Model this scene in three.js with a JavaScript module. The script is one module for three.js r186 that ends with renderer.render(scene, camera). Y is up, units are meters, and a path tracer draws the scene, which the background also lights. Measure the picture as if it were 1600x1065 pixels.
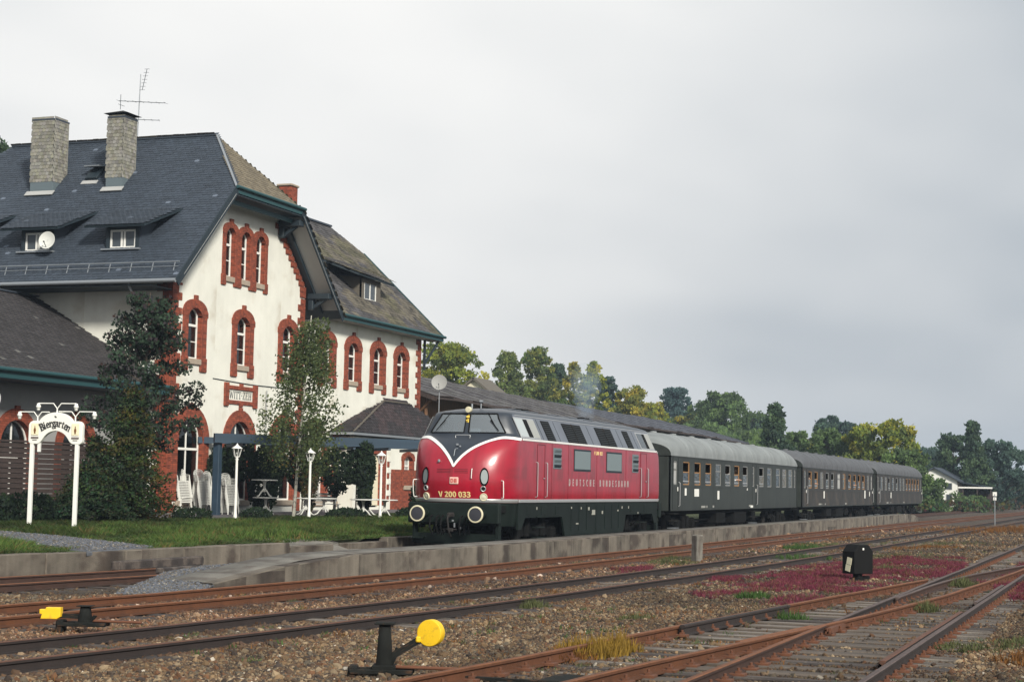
import * as THREE from 'three';
import { mergeGeometries, mergeVertices, toCreasedNormals } from 'three/addons/utils/BufferGeometryUtils.js';
import { MarchingCubes } from 'three/addons/objects/MarchingCubes.js';
import { FontLoader } from 'three/addons/loaders/FontLoader.js';
import { TextGeometry } from 'three/addons/geometries/TextGeometry.js';

// ---------------------------------------------------------------- camera, sky, sun, exposure
// x runs along the tracks away from the camera, y is up, z points from the station to the camera side
const scene = new THREE.Scene();
const camera = new THREE.PerspectiveCamera(22.24, 1024 / 681, 0.5, 6000);
{
  const r = new THREE.Vector3(0.34063493, 0.01900461, 0.94000355), u = new THREE.Vector3(-0.08427125, 0.99638865, 0.01039331), d = new THREE.Vector3(0.93641134, 0.08275559, -0.34100632);
  const m = new THREE.Matrix4().makeBasis(r, u, d.negate());
  camera.quaternion.setFromRotationMatrix(m);
  camera.position.set(0, 1.8875, 0);
}
const renderer = new THREE.WebGLRenderer({ antialias: true });
renderer.setSize(1024, 681);
renderer.toneMapping = THREE.LinearToneMapping;
renderer.toneMappingExposure = 1.0;
renderer.shadowMap.enabled = true;
const TO_SUN = new THREE.Vector3(-0.60, 0.50, 0.62).normalize();
const sun = new THREE.DirectionalLight(new THREE.Color(1.0, 0.955, 0.86), 4.7);
sun.position.copy(TO_SUN).multiplyScalar(200).add(new THREE.Vector3(60, 0, -25));
sun.target.position.set(60, 0, -25);
sun.castShadow = true; sun.shadow.radius = 16; sun.shadow.mapSize.set(4096, 4096);
Object.assign(sun.shadow.camera, { left: -140, right: 140, top: 90, bottom: -90, near: 1, far: 500 });
scene.add(sun, sun.target);

// seeded random numbers and value noise
let seed = 12345;
const rnd = () => { seed |= 0; seed = seed + 0x6D2B79F5 | 0; let t = Math.imul(seed ^ seed >>> 15, 1 | seed); t = t + Math.imul(t ^ t >>> 7, 61 | t) ^ t; return ((t ^ t >>> 14) >>> 0) / 4294967296; };
const rr = (a, b) => a + (b - a) * rnd();
const pick = a => a[Math.floor(rnd() * a.length)];
const clamp = (v, a, b) => Math.min(b, Math.max(a, v));
const sstep = (a, b, v) => { const t = clamp((v - a) / (b - a), 0, 1); return t * t * (3 - 2 * t); };
const lerp = (a, b, t) => a + (b - a) * t;
function hash2(x, y, s) { let h = Math.imul(x, 374761393) + Math.imul(y, 668265263) + Math.imul(s, 1442695041) | 0; h = Math.imul(h ^ h >>> 13, 1274126177); return ((h ^ h >>> 16) >>> 0) / 4294967296; }
function vnoise(x, y, s = 1, per = 0) {
  const xi = Math.floor(x), yi = Math.floor(y); let fx = x - xi, fy = y - yi; fx = fx * fx * (3 - 2 * fx); fy = fy * fy * (3 - 2 * fy);
  const w = v => per ? ((v % per) + per) % per : v;
  const a = hash2(w(xi), w(yi), s), b = hash2(w(xi + 1), w(yi), s), c = hash2(w(xi), w(yi + 1), s), d = hash2(w(xi + 1), w(yi + 1), s);
  return a + (b - a) * fx + (c - a) * fy + (a - b - c + d) * fx * fy;
}
function fbm(x, y, o = 4, s = 1, per = 0) { let v = 0, a = 0.5, t = 0; for (let i = 0; i < o; i++) { v += a * vnoise(x, y, s + i * 17, per); t += a; a *= 0.5; x *= 2; y *= 2; per *= 2; } return v / t; }

{ // overcast sky, bright towards the upper left of the view, grey blue to the right and low down
  const W = 800, H = 400, a = new Float32Array(W * H * 4);
  const bright = new THREE.Vector3(0.70, 0.36, -0.62).normalize();
  for (let j = 0; j < H; j++) for (let i = 0; i < W; i++) {
    const el = ((j + 0.5) / H - 0.5) * Math.PI, az = ((i + 0.5) / W - 0.5) * 2 * Math.PI;
    const x = Math.cos(el) * Math.cos(az), z = Math.cos(el) * Math.sin(az), y = Math.sin(el);
    let c = x * bright.x + y * bright.y + z * bright.z;
    const q = y > 0 ? 1 / (y + 0.25) : 4;
    const n = fbm(x * q * 1.7 + 7, z * q * 1.7 + 3, 4, 5), n2 = fbm(x * q * 5 + 1, z * q * 5 + y * 9, 5, 9);
    const sd = x * TO_SUN.x + y * TO_SUN.y + z * TO_SUN.z;
    let b = 0.07 + 0.85 * sstep(0.75, 0.99, c);
    b = clamp(b + (n - 0.5) * 0.62 + (n2 - 0.5) * 0.30, 0, 1);
    b = Math.max(b, 0.75 * sstep(0.35, 1, sd));
    const lowhaze = sstep(0.0, 0.25, y);
    let R = lerp(0.515, 0.965, b), G = lerp(0.56, 0.965, b), B = lerp(0.605, 0.95, b);
    const k = lerp(0.94, 1, lowhaze); R *= k; G *= k; B *= k;
    if (y < 0) { const g = sstep(0, -0.08, y); R = lerp(R, 0.10, g); G = lerp(G, 0.09, g); B = lerp(B, 0.075, g); }
    a.set([R, G, B, 1], (j * W + i) * 4);
  }
  const t = new THREE.DataTexture(a, W, H, THREE.RGBAFormat, THREE.FloatType);
  t.mapping = THREE.EquirectangularReflectionMapping; t.magFilter = THREE.LinearFilter; t.minFilter = THREE.LinearFilter; t.needsUpdate = true;
  scene.background = t; scene.environment = t;
}
scene.fog = new THREE.FogExp2(new THREE.Color(0.55, 0.68, 0.85), 0.0003);

// ---------------------------------------------------------------- naming and tagging
const used = new Map();
function numbered(name) { const n = used.get(name) || 0; used.set(name, n + 1); return n ? `${name}_${String(n).padStart(3, '0')}` : name; }
function tag(o, label, category, group, kind) { if (label) o.userData.label = label; if (category) o.userData.category = category; if (group) o.userData.group = group; if (kind) o.userData.kind = kind; return o; }
function thing(name, label, category, pos = [0, 0, 0], turn = 0, group) { const g = new THREE.Group(); g.name = numbered(name); g.position.set(...pos); g.rotation.y = turn; scene.add(g); return tag(g, label, category, group); }
function part(name, geo, mat, parent) { const m = new THREE.Mesh(geo, mat); m.name = name; m.castShadow = m.receiveShadow = true; parent.add(m); return m; }
function solo(name, geo, mat, label, category, group) { const m = part(numbered(name), geo, mat, scene); return tag(m, label, category, group); }
function ground(name, geo, mat) { const m = part(numbered(name), geo, mat, scene); m.userData.kind = 'structure'; return m; }
function copyOf(o, pos, turn, label, group) { const c = o.clone(); c.userData = { ...o.userData }; c.name = numbered(o.name.replace(/_\d{3}$/, '')); c.position.set(...pos); if (turn !== undefined) c.rotation.y = turn; if (label) c.userData.label = label; if (group) c.userData.group = group; scene.add(c); return c; }
function sub(name, parent) { const g = new THREE.Group(); g.name = name; parent.add(g); return g; }

// ---------------------------------------------------------------- geometry helpers
const V3 = (x, y, z) => new THREE.Vector3(x, y, z);
function boxUV(g, s = 1) { // metres, by the dominant normal
  if (g.index) g = g.toNonIndexed();
  if (!g.attributes.normal) g.computeVertexNormals();
  const p = g.attributes.position, n = g.attributes.normal, uv = new Float32Array(p.count * 2);
  for (let i = 0; i < p.count; i += 3) {
    const ax = Math.abs(n.getX(i) + n.getX(i + 1) + n.getX(i + 2)), ay = Math.abs(n.getY(i) + n.getY(i + 1) + n.getY(i + 2)), az = Math.abs(n.getZ(i) + n.getZ(i + 1) + n.getZ(i + 2));
    for (let k = i; k < i + 3; k++) {
      const x = p.getX(k), y = p.getY(k), z = p.getZ(k);
      const [u, v] = ay >= ax && ay >= az ? [x, z] : ax >= az ? [z, y] : [x, y];
      uv[k * 2] = u * s; uv[k * 2 + 1] = v * s;
    }
  }
  g.setAttribute('uv', new THREE.BufferAttribute(uv, 2));
  return g;
}
function clean(g) { if (g.index) g = g.toNonIndexed(); for (const k of Object.keys(g.attributes)) if (!['position', 'normal', 'uv', 'color'].includes(k)) g.deleteAttribute(k); g.morphAttributes = {}; return g; }
function merge(list) { const l = list.map(clean); const c = l.some(g => g.attributes.color); if (!c) return mergeGeometries(l.map(g => boxUV(g))); return mergeGeometries(l); }
// box with centre, size, optional bevel
function bx(x, y, z, w, h, d, bev = 0, rot) {
  let g;
  if (bev > 0) {
    const b = Math.min(bev, w / 2.01, h / 2.01, d / 2.01);
    const s = new THREE.Shape(); const X = w / 2 - b, Y = h / 2 - b;
    s.moveTo(-X, -Y - b); s.lineTo(X, -Y - b); s.lineTo(X + b, -Y); s.lineTo(X + b, Y); s.lineTo(X, Y + b); s.lineTo(-X, Y + b); s.lineTo(-X - b, Y); s.lineTo(-X - b, -Y);
    s.closePath();
    g = new THREE.ExtrudeGeometry(s, { depth: Math.max(1e-4, d - 2 * b), bevelEnabled: true, bevelThickness: b, bevelSize: 0.0, bevelSegments: 1, steps: 1 });
    g.translate(0, 0, -(d - 2 * b) / 2);
    // pull the front and back faces in to form a chamfer
    const p = g.attributes.position; for (let i = 0; i < p.count; i++) if (Math.abs(Math.abs(p.getZ(i)) - d / 2) < 1e-5) { p.setX(i, p.getX(i) * (w / 2 - b) / (w / 2)); p.setY(i, p.getY(i) * (h / 2 - b) / (h / 2)); }
    g.computeVertexNormals();
  } else g = new THREE.BoxGeometry(w, h, d);
  g = clean(g);
  if (rot) g.applyMatrix4(new THREE.Matrix4().makeRotationFromEuler(new THREE.Euler(...rot)));
  g.translate(x, y, z);
  return g;
}
const b2 = (x0, x1, y0, y1, z0, z1, bev = 0) => bx((x0 + x1) / 2, (y0 + y1) / 2, (z0 + z1) / 2, x1 - x0, y1 - y0, z1 - z0, bev);
function rod(a, b, r0, r1 = r0, seg = 8, open = false) {
  const A = Array.isArray(a) ? V3(...a) : a, B = Array.isArray(b) ? V3(...b) : b, d = B.clone().sub(A), L = d.length();
  const g = new THREE.CylinderGeometry(r1, r0, L, seg, 1, open); g.translate(0, L / 2, 0);
  g.applyQuaternion(new THREE.Quaternion().setFromUnitVectors(V3(0, 1, 0), d.normalize())); g.translate(A.x, A.y, A.z);
  return clean(g);
}
function bar(a, b, w, h) { // rectangular bar between two points
  const A = V3(...a), B = V3(...b), d = B.clone().sub(A), L = d.length(); const g = new THREE.BoxGeometry(w, h, L); const m = new THREE.Matrix4().lookAt(B, A, V3(0, 1, 0)); g.applyMatrix4(m); const c = A.add(B).multiplyScalar(0.5); g.translate(c.x, c.y, c.z); return clean(g);
}
function tube(pts, r, seg = 24, rad = 6) { return clean(new THREE.TubeGeometry(new THREE.CatmullRomCurve3(pts.map(p => V3(...p)), false, 'catmullrom', 0.2), seg, r, rad)); }
function lathe(pts, seg = 16) { return clean(new THREE.LatheGeometry(pts.map(p => new THREE.Vector2(...p)), seg)); }
function poly(pts) { const s = new THREE.Shape(); pts.forEach((p, i) => i ? s.lineTo(...p) : s.moveTo(...p)); s.closePath(); return s; }
function ext(shape, depth, z = 0, seg = 10) { const g = clean(new THREE.ExtrudeGeometry(shape, { depth, bevelEnabled: false, curveSegments: seg })); g.translate(0, 0, z); return g; }
// grid of points rows x cols -> smooth surface
function gridGeo(rows, closeU = false, skip, mk) {
  const R = rows.length, C = rows[0].length, pos = [], uv = [], idx = [];
  for (const r of rows) for (const p of r) { pos.push(p[0], p[1], p[2]); uv.push(p[3] ?? p[0], p[4] ?? p[1]); }
  for (let i = 0; i < R - 1; i++) for (let j = 0; j < C - (closeU ? 0 : 1); j++) {
    if (skip && skip(i, j)) continue;
    const a = i * C + j, b = i * C + (j + 1) % C, c = a + C, d = (i + 1) * C + (j + 1) % C;
    idx.push(a, b, d, a, d, c);
  }
  const g = new THREE.BufferGeometry(); g.setAttribute('position', new THREE.Float32BufferAttribute(pos, 3)); g.setAttribute('uv', new THREE.Float32BufferAttribute(uv, 2)); g.setIndex(idx); g.computeVertexNormals(); return g;
}
// flat polygon in space (convex fan) with thickness along its normal (downwards)
function slab(pts, t) {
  const P = pts.map(p => V3(...p)); const n = P[1].clone().sub(P[0]).cross(P[2].clone().sub(P[0])).normalize();
  const Q = P.map(p => p.clone().addScaledVector(n, -t)); const pos = [];
  const tri = (a, b, c) => pos.push(a.x, a.y, a.z, b.x, b.y, b.z, c.x, c.y, c.z);
  for (let i = 1; i < P.length - 1; i++) { tri(P[0], P[i], P[i + 1]); tri(Q[0], Q[i + 1], Q[i]); }
  for (let i = 0; i < P.length; i++) { const j = (i + 1) % P.length; tri(P[i], Q[i], Q[j]); tri(P[i], Q[j], P[j]); }
  const g = new THREE.BufferGeometry(); g.setAttribute('position', new THREE.Float32BufferAttribute(pos, 3)); g.computeVertexNormals(); return boxUV(g);
}

// ---------------------------------------------------------------- textures
function tex(N, fn, srgb = false, rep = 1) { // fn(u,v) -> [r,g,b] 0..1, tileable by the caller
  const a = new Uint8Array(N * N * 4);
  for (let j = 0; j < N; j++) for (let i = 0; i < N; i++) { const c = fn(i / N, j / N); const o = (j * N + i) * 4; a[o] = clamp(c[0], 0, 1) * 255; a[o + 1] = clamp(c[1], 0, 1) * 255; a[o + 2] = clamp(c[2], 0, 1) * 255; a[o + 3] = 255; }
  const t = new THREE.DataTexture(a, N, N, THREE.RGBAFormat); t.wrapS = t.wrapT = THREE.RepeatWrapping; t.magFilter = THREE.LinearFilter; t.minFilter = THREE.LinearMipmapLinearFilter; t.generateMipmaps = true; if (srgb) t.colorSpace = THREE.SRGBColorSpace; t.repeat.set(rep, rep); t.needsUpdate = true; return t;
}
const grey = f => (u, v) => { const x = f(u, v); return [x, x, x]; };
function mottle(N, per, base, vary, s, opt = {}) { // colour map: base colour (linear -> written as sRGB), blended by noise
  const toS = c => c <= 0.0031308 ? c * 12.92 : 1.055 * Math.pow(c, 1 / 2.4) - 0.055;
  return (u, v) => {
    const n = fbm(u * per, v * per, 5, s, per), m = fbm(u * per * 4, v * per * 4, 4, s + 50, per * 4), h = hash2(Math.floor(u * N), Math.floor(v * N), s);
    const st = opt.streak ? fbm(u * per * opt.streak, v * per * 0.5, 3, s + 90, 0) : 0.5;
    const k = (n - 0.5) * vary * 2 + (m - 0.5) * vary + (h - 0.5) * (opt.grain ?? 0.1) + (st - 0.5) * (opt.sv ?? 0);
    const t = opt.alt ? sstep(opt.t0 ?? 0.5, opt.t1 ?? 0.65, fbm(u * per * 1.5 + 3, v * per * 1.5, 5, s + 7, 0) + (h - 0.5) * 0.12) : 0;
    return [0, 1, 2].map(i => toS(Math.max(0, lerp(base[i], opt.alt ? opt.alt[i] : 0, t) * (1 + k))));
  };
}
const noiseBump = tex(512, grey((u, v) => 0.6 * fbm(u * 16, v * 16, 5, 3, 16) + 0.4 * hash2(Math.floor(u * 512), Math.floor(v * 512), 2)));
const coarseBump = tex(512, grey((u, v) => fbm(u * 8, v * 8, 6, 21, 8)));
function std(o) { return new THREE.MeshStandardMaterial(o); }
const lin = (r, g, b) => new THREE.Color().setRGB(r, g, b);
const rp = (t, s) => { const c = t.clone(); c.repeat.set(s, s); c.needsUpdate = true; return c; };
const bumpA = rp(noiseBump, 1), bumpFine = rp(noiseBump, 3), bumpB = rp(coarseBump, 0.5);
// painted brickwork too small to pick apart: one square metre, twelve courses
const brickAt = (u, v) => { const r = Math.floor(v * 12), x = u * 4 + (r % 2) * 0.5, c = Math.floor(x), fx = x - c, fy = v * 12 - r; const j = Math.min(fx, 1 - fx) * 0.25 < 0.007 || Math.min(fy, 1 - fy) * 0.083 < 0.008; return [j, hash2(c % 4, r, 91)]; };
const brickMap = tex(512, (u, v) => { const [j, h] = brickAt(u, v), n = fbm(u * 8, v * 8, 4, 93, 8), g = hash2(Math.floor(u * 512), Math.floor(v * 512), 94); const k = (0.62 + 0.5 * h + 0.5 * (n - 0.5) + 0.2 * (g - 0.5)) * (j ? 0.62 : 1); return [0.565 * Math.sqrt(k), 0.275 * Math.sqrt(k), 0.185 * Math.sqrt(k)]; }, true, 1);
const brickBump = tex(512, (u, v) => { const [j, h] = brickAt(u, v); const x = (j ? 0 : 0.7 + 0.3 * h) * 0.85 + 0.15 * hash2(Math.floor(u * 512), Math.floor(v * 512), 95); return [x, x, x]; }, false, 1);
const M = {
  plaster: std({ map: tex(1024, mottle(1024, 4, [0.72, 0.71, 0.635], 0.09, 11, { grain: 0.06, streak: 5, sv: 0.10, alt: [0.60, 0.565, 0.48], t0: 0.56, t1: 0.80 }), true, 0.17), roughness: 0.95, bumpMap: bumpA, bumpScale: 0.006 }),
  plasterGrey: std({ map: tex(512, mottle(512, 4, [0.30, 0.30, 0.29], 0.1, 13), true, 0.3), roughness: 0.95, bumpMap: bumpA, bumpScale: 0.006 }),
  red: std({ map: brickMap, roughness: 0.85, bumpMap: brickBump, bumpScale: 0.008 }),
  stoneSill: std({ map: tex(512, mottle(512, 6, [0.33, 0.27, 0.21], 0.2, 16), true, 0.6), roughness: 0.95, bumpMap: bumpFine, bumpScale: 0.004 }),
  slate: std({ color: lin(0.034, 0.045, 0.062), roughness: 0.68, bumpMap: bumpFine, bumpScale: 0.003 }),
  slateOld: std({ color: lin(0.112, 0.098, 0.078), roughness: 0.9, bumpMap: bumpFine, bumpScale: 0.006 }),
  slateLight: std({ color: lin(0.21, 0.203, 0.175), roughness: 0.8, bumpMap: bumpFine, bumpScale: 0.003 }),
  roofFelt: std({ map: tex(512, mottle(512, 4, [0.026, 0.026, 0.030], 0.35, 31, { grain: 0.3, alt: [0.05, 0.047, 0.042], t0: 0.5, t1: 0.7 }), true, 0.25), roughness: 0.9, bumpMap: bumpFine, bumpScale: 0.01 }),
  porchRoof: std({ map: tex(512, mottle(512, 4, [0.018, 0.015, 0.019], 0.4, 33, { grain: 0.2, alt: [0.038, 0.030, 0.028], t0: 0.5, t1: 0.7 }), true, 0.3), roughness: 0.85, bumpMap: bumpFine, bumpScale: 0.008 }),
  shedRoof: std({ map: tex(512, mottle(512, 4, [0.085, 0.08, 0.078], 0.3, 35, { grain: 0.2, streak: 6, sv: 0.5, alt: [0.05, 0.045, 0.05], t0: 0.45, t1: 0.7 }), true, 0.12), roughness: 0.9, bumpMap: bumpB, bumpScale: 0.02 }),
  shedRoofBlue: std({ map: tex(512, mottle(512, 4, [0.058, 0.062, 0.078], 0.3, 37, { grain: 0.2, streak: 6, sv: 0.6 }), true, 0.12), roughness: 0.85, bumpMap: bumpB, bumpScale: 0.02 }),
  teal: std({ color: lin(0.014, 0.060, 0.066), roughness: 0.55, bumpMap: bumpA, bumpScale: 0.002 }),
  darkTrim: std({ color: lin(0.012, 0.022, 0.030), roughness: 0.6 }),
  soffit: std({ map: tex(512, mottle(512, 4, [0.36, 0.36, 0.35], 0.08, 41), true, 0.4), roughness: 0.8 }),
  zinc: std({ color: lin(0.30, 0.32, 0.34), roughness: 0.45, metalness: 0.5, bumpMap: bumpA, bumpScale: 0.002 }),
  white: std({ map: tex(256, mottle(256, 4, [0.78, 0.77, 0.72], 0.06, 43, { grain: 0.03 }), true, 0.8), roughness: 0.5 }),
  whitePlastic: std({ map: tex(256, mottle(256, 4, [0.60, 0.60, 0.56], 0.08, 44, { grain: 0.04 }), true, 1), roughness: 0.45 }),
  cream: std({ map: tex(256, mottle(256, 4, [0.72, 0.67, 0.50], 0.05, 45, { grain: 0.03 }), true, 0.6), roughness: 0.6 }),
  blackGlass: new THREE.MeshPhysicalMaterial({ color: lin(0.012, 0.015, 0.018), roughness: 0.06, specularIntensity: 1, ior: 1.55 }),
  glass: new THREE.MeshPhysicalMaterial({ color: lin(0.93, 0.95, 0.95), roughness: 0.02, transmission: 1, thickness: 0, ior: 1.5 }),
  dullGlass: new THREE.MeshPhysicalMaterial({ color: lin(0.055, 0.066, 0.075), roughness: 0.18, ior: 1.5 }),
  bluePaint: std({ map: tex(256, mottle(256, 4, [0.022, 0.044, 0.070], 0.2, 47), true, 0.6), roughness: 0.55 }),
  wood: std({ map: tex(512, mottle(512, 4, [0.050, 0.034, 0.030], 0.3, 49, { streak: 8, sv: 0.6 }), true, 0.7), roughness: 0.9, bumpMap: bumpFine, bumpScale: 0.004 }),
  woodBrown: std({ map: tex(512, mottle(512, 4, [0.20, 0.105, 0.055], 0.3, 51, { streak: 10, sv: 0.6 }), true, 0.5), roughness: 0.9, bumpMap: bumpFine, bumpScale: 0.004 }),
  sleeper: std({ map: tex(512, mottle(512, 4, [0.105, 0.085, 0.070], 0.35, 53, { grain: 0.25, streak: 1, sv: 0.5, alt: [0.20, 0.175, 0.15], t0: 0.5, t1: 0.72 }), true, 0.8), roughness: 0.95, bumpMap: bumpFine, bumpScale: 0.012 }),
  sleeperDark: std({ map: tex(512, mottle(512, 4, [0.045, 0.036, 0.033], 0.35, 55, { grain: 0.25, alt: [0.10, 0.08, 0.068], t0: 0.52, t1: 0.72 }), true, 0.8), roughness: 0.95, bumpMap: bumpFine, bumpScale: 0.012 }),
  rail: std({ vertexColors: true, map: tex(512, mottle(512, 4, [0.75, 0.75, 0.75], 0.35, 57, { grain: 0.2, streak: 2, sv: 0.3 }), true, 1.2), roughness: 0.78, bumpMap: bumpFine, bumpScale: 0.003 }),
  rust: std({ map: tex(256, mottle(256, 4, [0.13, 0.05, 0.025], 0.35, 59, { grain: 0.2 }), true, 1.5), roughness: 0.9 }),
  ironDark: new THREE.MeshPhysicalMaterial({ specularIntensity: 0.3,  map: tex(256, mottle(256, 4, [0.014, 0.015, 0.014], 0.4, 61, { grain: 0.2, alt: [0.05, 0.03, 0.02], t0: 0.58, t1: 0.75 }), true, 1.2), roughness: 0.95 }),
  yellow: std({ map: tex(256, mottle(256, 4, [0.80, 0.50, 0.010], 0.06, 63, { grain: 0.04, alt: [0.62, 0.36, 0.02], t0: 0.62, t1: 0.8 }), true, 2), roughness: 0.5, bumpMap: bumpA, bumpScale: 0.002 }),
  concrete: std({ map: tex(1024, mottle(1024, 4, [0.150, 0.128, 0.102], 0.4, 65, { grain: 0.25, streak: 9, sv: 0.45, alt: [0.062, 0.047, 0.037], t0: 0.42, t1: 0.72 }), true, 0.35), roughness: 0.95, bumpMap: bumpFine, bumpScale: 0.012 }),
  concreteTop: std({ map: tex(512, mottle(512, 4, [0.20, 0.186, 0.16], 0.35, 67, { grain: 0.25, alt: [0.14, 0.12, 0.10], t0: 0.5, t1: 0.72 }), true, 0.4), roughness: 0.95, bumpMap: bumpFine, bumpScale: 0.01 }),
  gravelBlue: std({ map: tex(512, mottle(512, 8, [0.135, 0.145, 0.165], 0.3, 69, { grain: 0.7 }), true, 0.5), roughness: 0.95, bumpMap: bumpFine, bumpScale: 0.03 }),
  paving: std({ map: tex(512, mottle(512, 8, [0.10, 0.088, 0.095], 0.3, 71, { grain: 0.4 }), true, 0.4), roughness: 0.95, bumpMap: bumpFine, bumpScale: 0.015 }),
  soil: std({ map: tex(1024, mottle(1024, 8, [0.085, 0.061, 0.040], 0.4, 73, { grain: 0.8, alt: [0.048, 0.034, 0.026], t0: 0.45, t1: 0.65 }), true, 0.25), roughness: 1, bumpMap: bumpFine, bumpScale: 0.04 }),
  meadow: std({ map: tex(512, mottle(512, 8, [0.060, 0.075, 0.025], 0.4, 75, { grain: 0.5 }), true, 0.3), roughness: 1, bumpMap: bumpFine, bumpScale: 0.05 }),
  hill: std({ map: tex(512, mottle(512, 8, [0.035, 0.055, 0.03], 0.4, 77), true, 0.01), roughness: 1 }),
  black: new THREE.MeshPhysicalMaterial({ color: lin(0.008, 0.008, 0.008), roughness: 0.8, specularIntensity: 0.3 }),
  bark: std({ map: tex(256, mottle(256, 4, [0.07, 0.055, 0.042], 0.35, 79, { streak: 6, sv: 0.5 }), true, 1.5), roughness: 0.95, bumpMap: bumpFine, bumpScale: 0.01 }),
  birchBark: std({ map: tex(256, mottle(256, 4, [0.42, 0.40, 0.34], 0.15, 81, { alt: [0.06, 0.05, 0.045], t0: 0.56, t1: 0.62 }), true, 1.5), roughness: 0.8 }),
};
// ---------------------------------------------------------------- the lie of the land
function curve(pts) { // z (and slope) of a line that runs along x, smooth through the given points
  return x => {
    let i = 0; while (i < pts.length - 2 && x > pts[i + 1][0]) i++;
    const a = pts[Math.max(0, i - 1)], b = pts[i], c = pts[i + 1], d = pts[Math.min(pts.length - 1, i + 2)];
    const t = clamp((x - b[0]) / (c[0] - b[0]), -3, 3), h = c[0] - b[0];
    const m0 = (c[1] - a[1]) / (c[0] - a[0]) * h, m1 = (d[1] - b[1]) / (d[0] - b[0]) * h;
    if (t < 0 || t > 1) return t < 0 ? b[1] + m0 * t : c[1] + m1 * (t - 1);
    return (2 * t ** 3 - 3 * t * t + 1) * b[1] + (t ** 3 - 2 * t * t + t) * m0 + (-2 * t ** 3 + 3 * t * t) * c[1] + (t ** 3 - t * t) * m1;
  };
}
const zTrain = curve([[8, -22.6], [14, -21.5], [20, -20.4], [27, -19.3], [35, -18.55], [45, -18.25], [90, -18.25], [150, -18.25], [300, -17.2]]);
const zT1 = curve([[4, -17.3], [12, -16.05], [20.5, -15.05], [27, -14.48], [38, -13.95], [52, -13.75], [67, -13.65], [130, -12.9], [300, -10]]);
const zT2 = curve([[2, -13.5], [9, -12.5], [16, -11.6], [20.6, -11.08], [29, -10.45], [47, -9.72], [94, -9.05], [200, -8.3], [300, -7]]);
const zEdge0 = curve([[10, -23.4], [20, -22.0], [27, -20.95], [33, -20.3], [41, -20.1], [60, -19.95], [150, -19.95]]);
const islandTop = x => -0.12 + 0.48 * sstep(27.0, 33.5, x) * (1 - sstep(126, 133, x));
const zIsland = x => x < 40 ? lerp(-16.3, -15.42, sstep(27, 36, x)) : -15.42;
const houseH = z => lerp(0.33, 0.45, sstep(-21, -31, z));
function gH(x, z) {
  const n = (fbm(x * 0.9, z * 0.9, 3, 61) - 0.5) * 0.07 + (fbm(x * 0.2, z * 0.2, 2, 63) - 0.5) * 0.05;
  let y = lerp(-0.158, -0.062, sstep(-8.6, -6.4, z)) + n;
  if (z > -1.6) y += 0.02;
  return y;
}
{ // one sheet to the horizon
  const xs = [-400, -120, -40, -10, 0]; for (let x = 4; x < 64; x += 0.28) xs.push(x); for (let x = 64; x < 160; x += 3) xs.push(x); xs.push(200, 300, 450, 700, 1100, 1800, 3000, 5000);
  const zs = [-3000, -1200, -500, -200, -80, -40, -24]; for (let z = -21; z < 0.3; z += 0.26) zs.push(z); zs.push(2, 5, 10, 20, 60, 200, 600, 2000);
  const rows = zs.map(z => xs.map(x => {
    let y = gH(x, z); if (z < -21.5) y = -0.16;
    const far = sstep(150, 700, x); return [x, y + far * 0.0, z, x, z];
  }));
  const g = gridGeo(rows); g.index.array.reverse(); g.computeVertexNormals();
  ground('yard_ground', g, M.soil);
}
// ---------------------------------------------------------------- rails
const RAILP = [[-0.064, -0.14], [0.064, -0.14], [0.064, -0.127], [0.012, -0.108], [0.009, -0.045], [0.034, -0.034], [0.035, -0.008], [0.025, 0], [-0.025, 0], [-0.035, -0.008], [-0.034, -0.034], [-0.009, -0.045], [-0.012, -0.108], [-0.064, -0.127]];
function railGeo(zf, x0, x1, off, y, web, head, step = 1.5, tilt = 0) {
  const xs = []; for (let x = x0; x < x1; x += Math.max(step, (x - 20) * 0.03)) xs.push(x); xs.push(x1);
  const pos = [], uv = [], col = [], idx = []; const P = RAILP.length;
  let s = 0;
  xs.forEach((x, i) => {
    const e = 0.05, dz = (zf(x + e) - zf(x - e)) / (2 * e), L = Math.hypot(1, dz), nx = -dz / L, nz = 1 / L; const z = zf(x);
    const wob = (fbm(x * 0.4, y * 9, 2, 71) - 0.5) * 0.012;
    RAILP.forEach((p, k) => { // each profile edge gets its own two vertices
      const q = RAILP[(k + 1) % P];
      for (const [a, w] of [[p, 0], [q, 1]]) {
        pos.push(x + nx * (a[0] + off), y + a[1] + wob, z + nz * (a[0] + off)); uv.push(x, a[1] * 3 + a[0] * 3);
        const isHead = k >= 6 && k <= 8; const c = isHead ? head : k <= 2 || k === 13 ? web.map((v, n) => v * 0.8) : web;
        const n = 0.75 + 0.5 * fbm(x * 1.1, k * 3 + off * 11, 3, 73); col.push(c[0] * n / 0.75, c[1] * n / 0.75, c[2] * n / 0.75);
      }
    });
    if (i) for (let k = 0; k < P; k++) { const a = (i - 1) * P * 2 + k * 2, b = a + 1, c = i * P * 2 + k * 2, d = c + 1; idx.push(a, d, b, a, c, d); }
  });
  const g = new THREE.BufferGeometry(); g.setAttribute('position', new THREE.Float32BufferAttribute(pos, 3)); g.setAttribute('uv', new THREE.Float32BufferAttribute(uv, 2)); g.setAttribute('color', new THREE.Float32BufferAttribute(col, 3));
  const cap = []; for (let k = 1; k < P - 1; k++) cap.push(0, k * 2, (k + 1) * 2); const o = (xs.length - 1) * P * 2; for (let k = 1; k < P - 1; k++) cap.push(o, o + (k + 1) * 2, o + k * 2);
  g.setIndex(idx.concat(cap)); const h = g.toNonIndexed(); h.computeVertexNormals(); return h;
}
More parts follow.
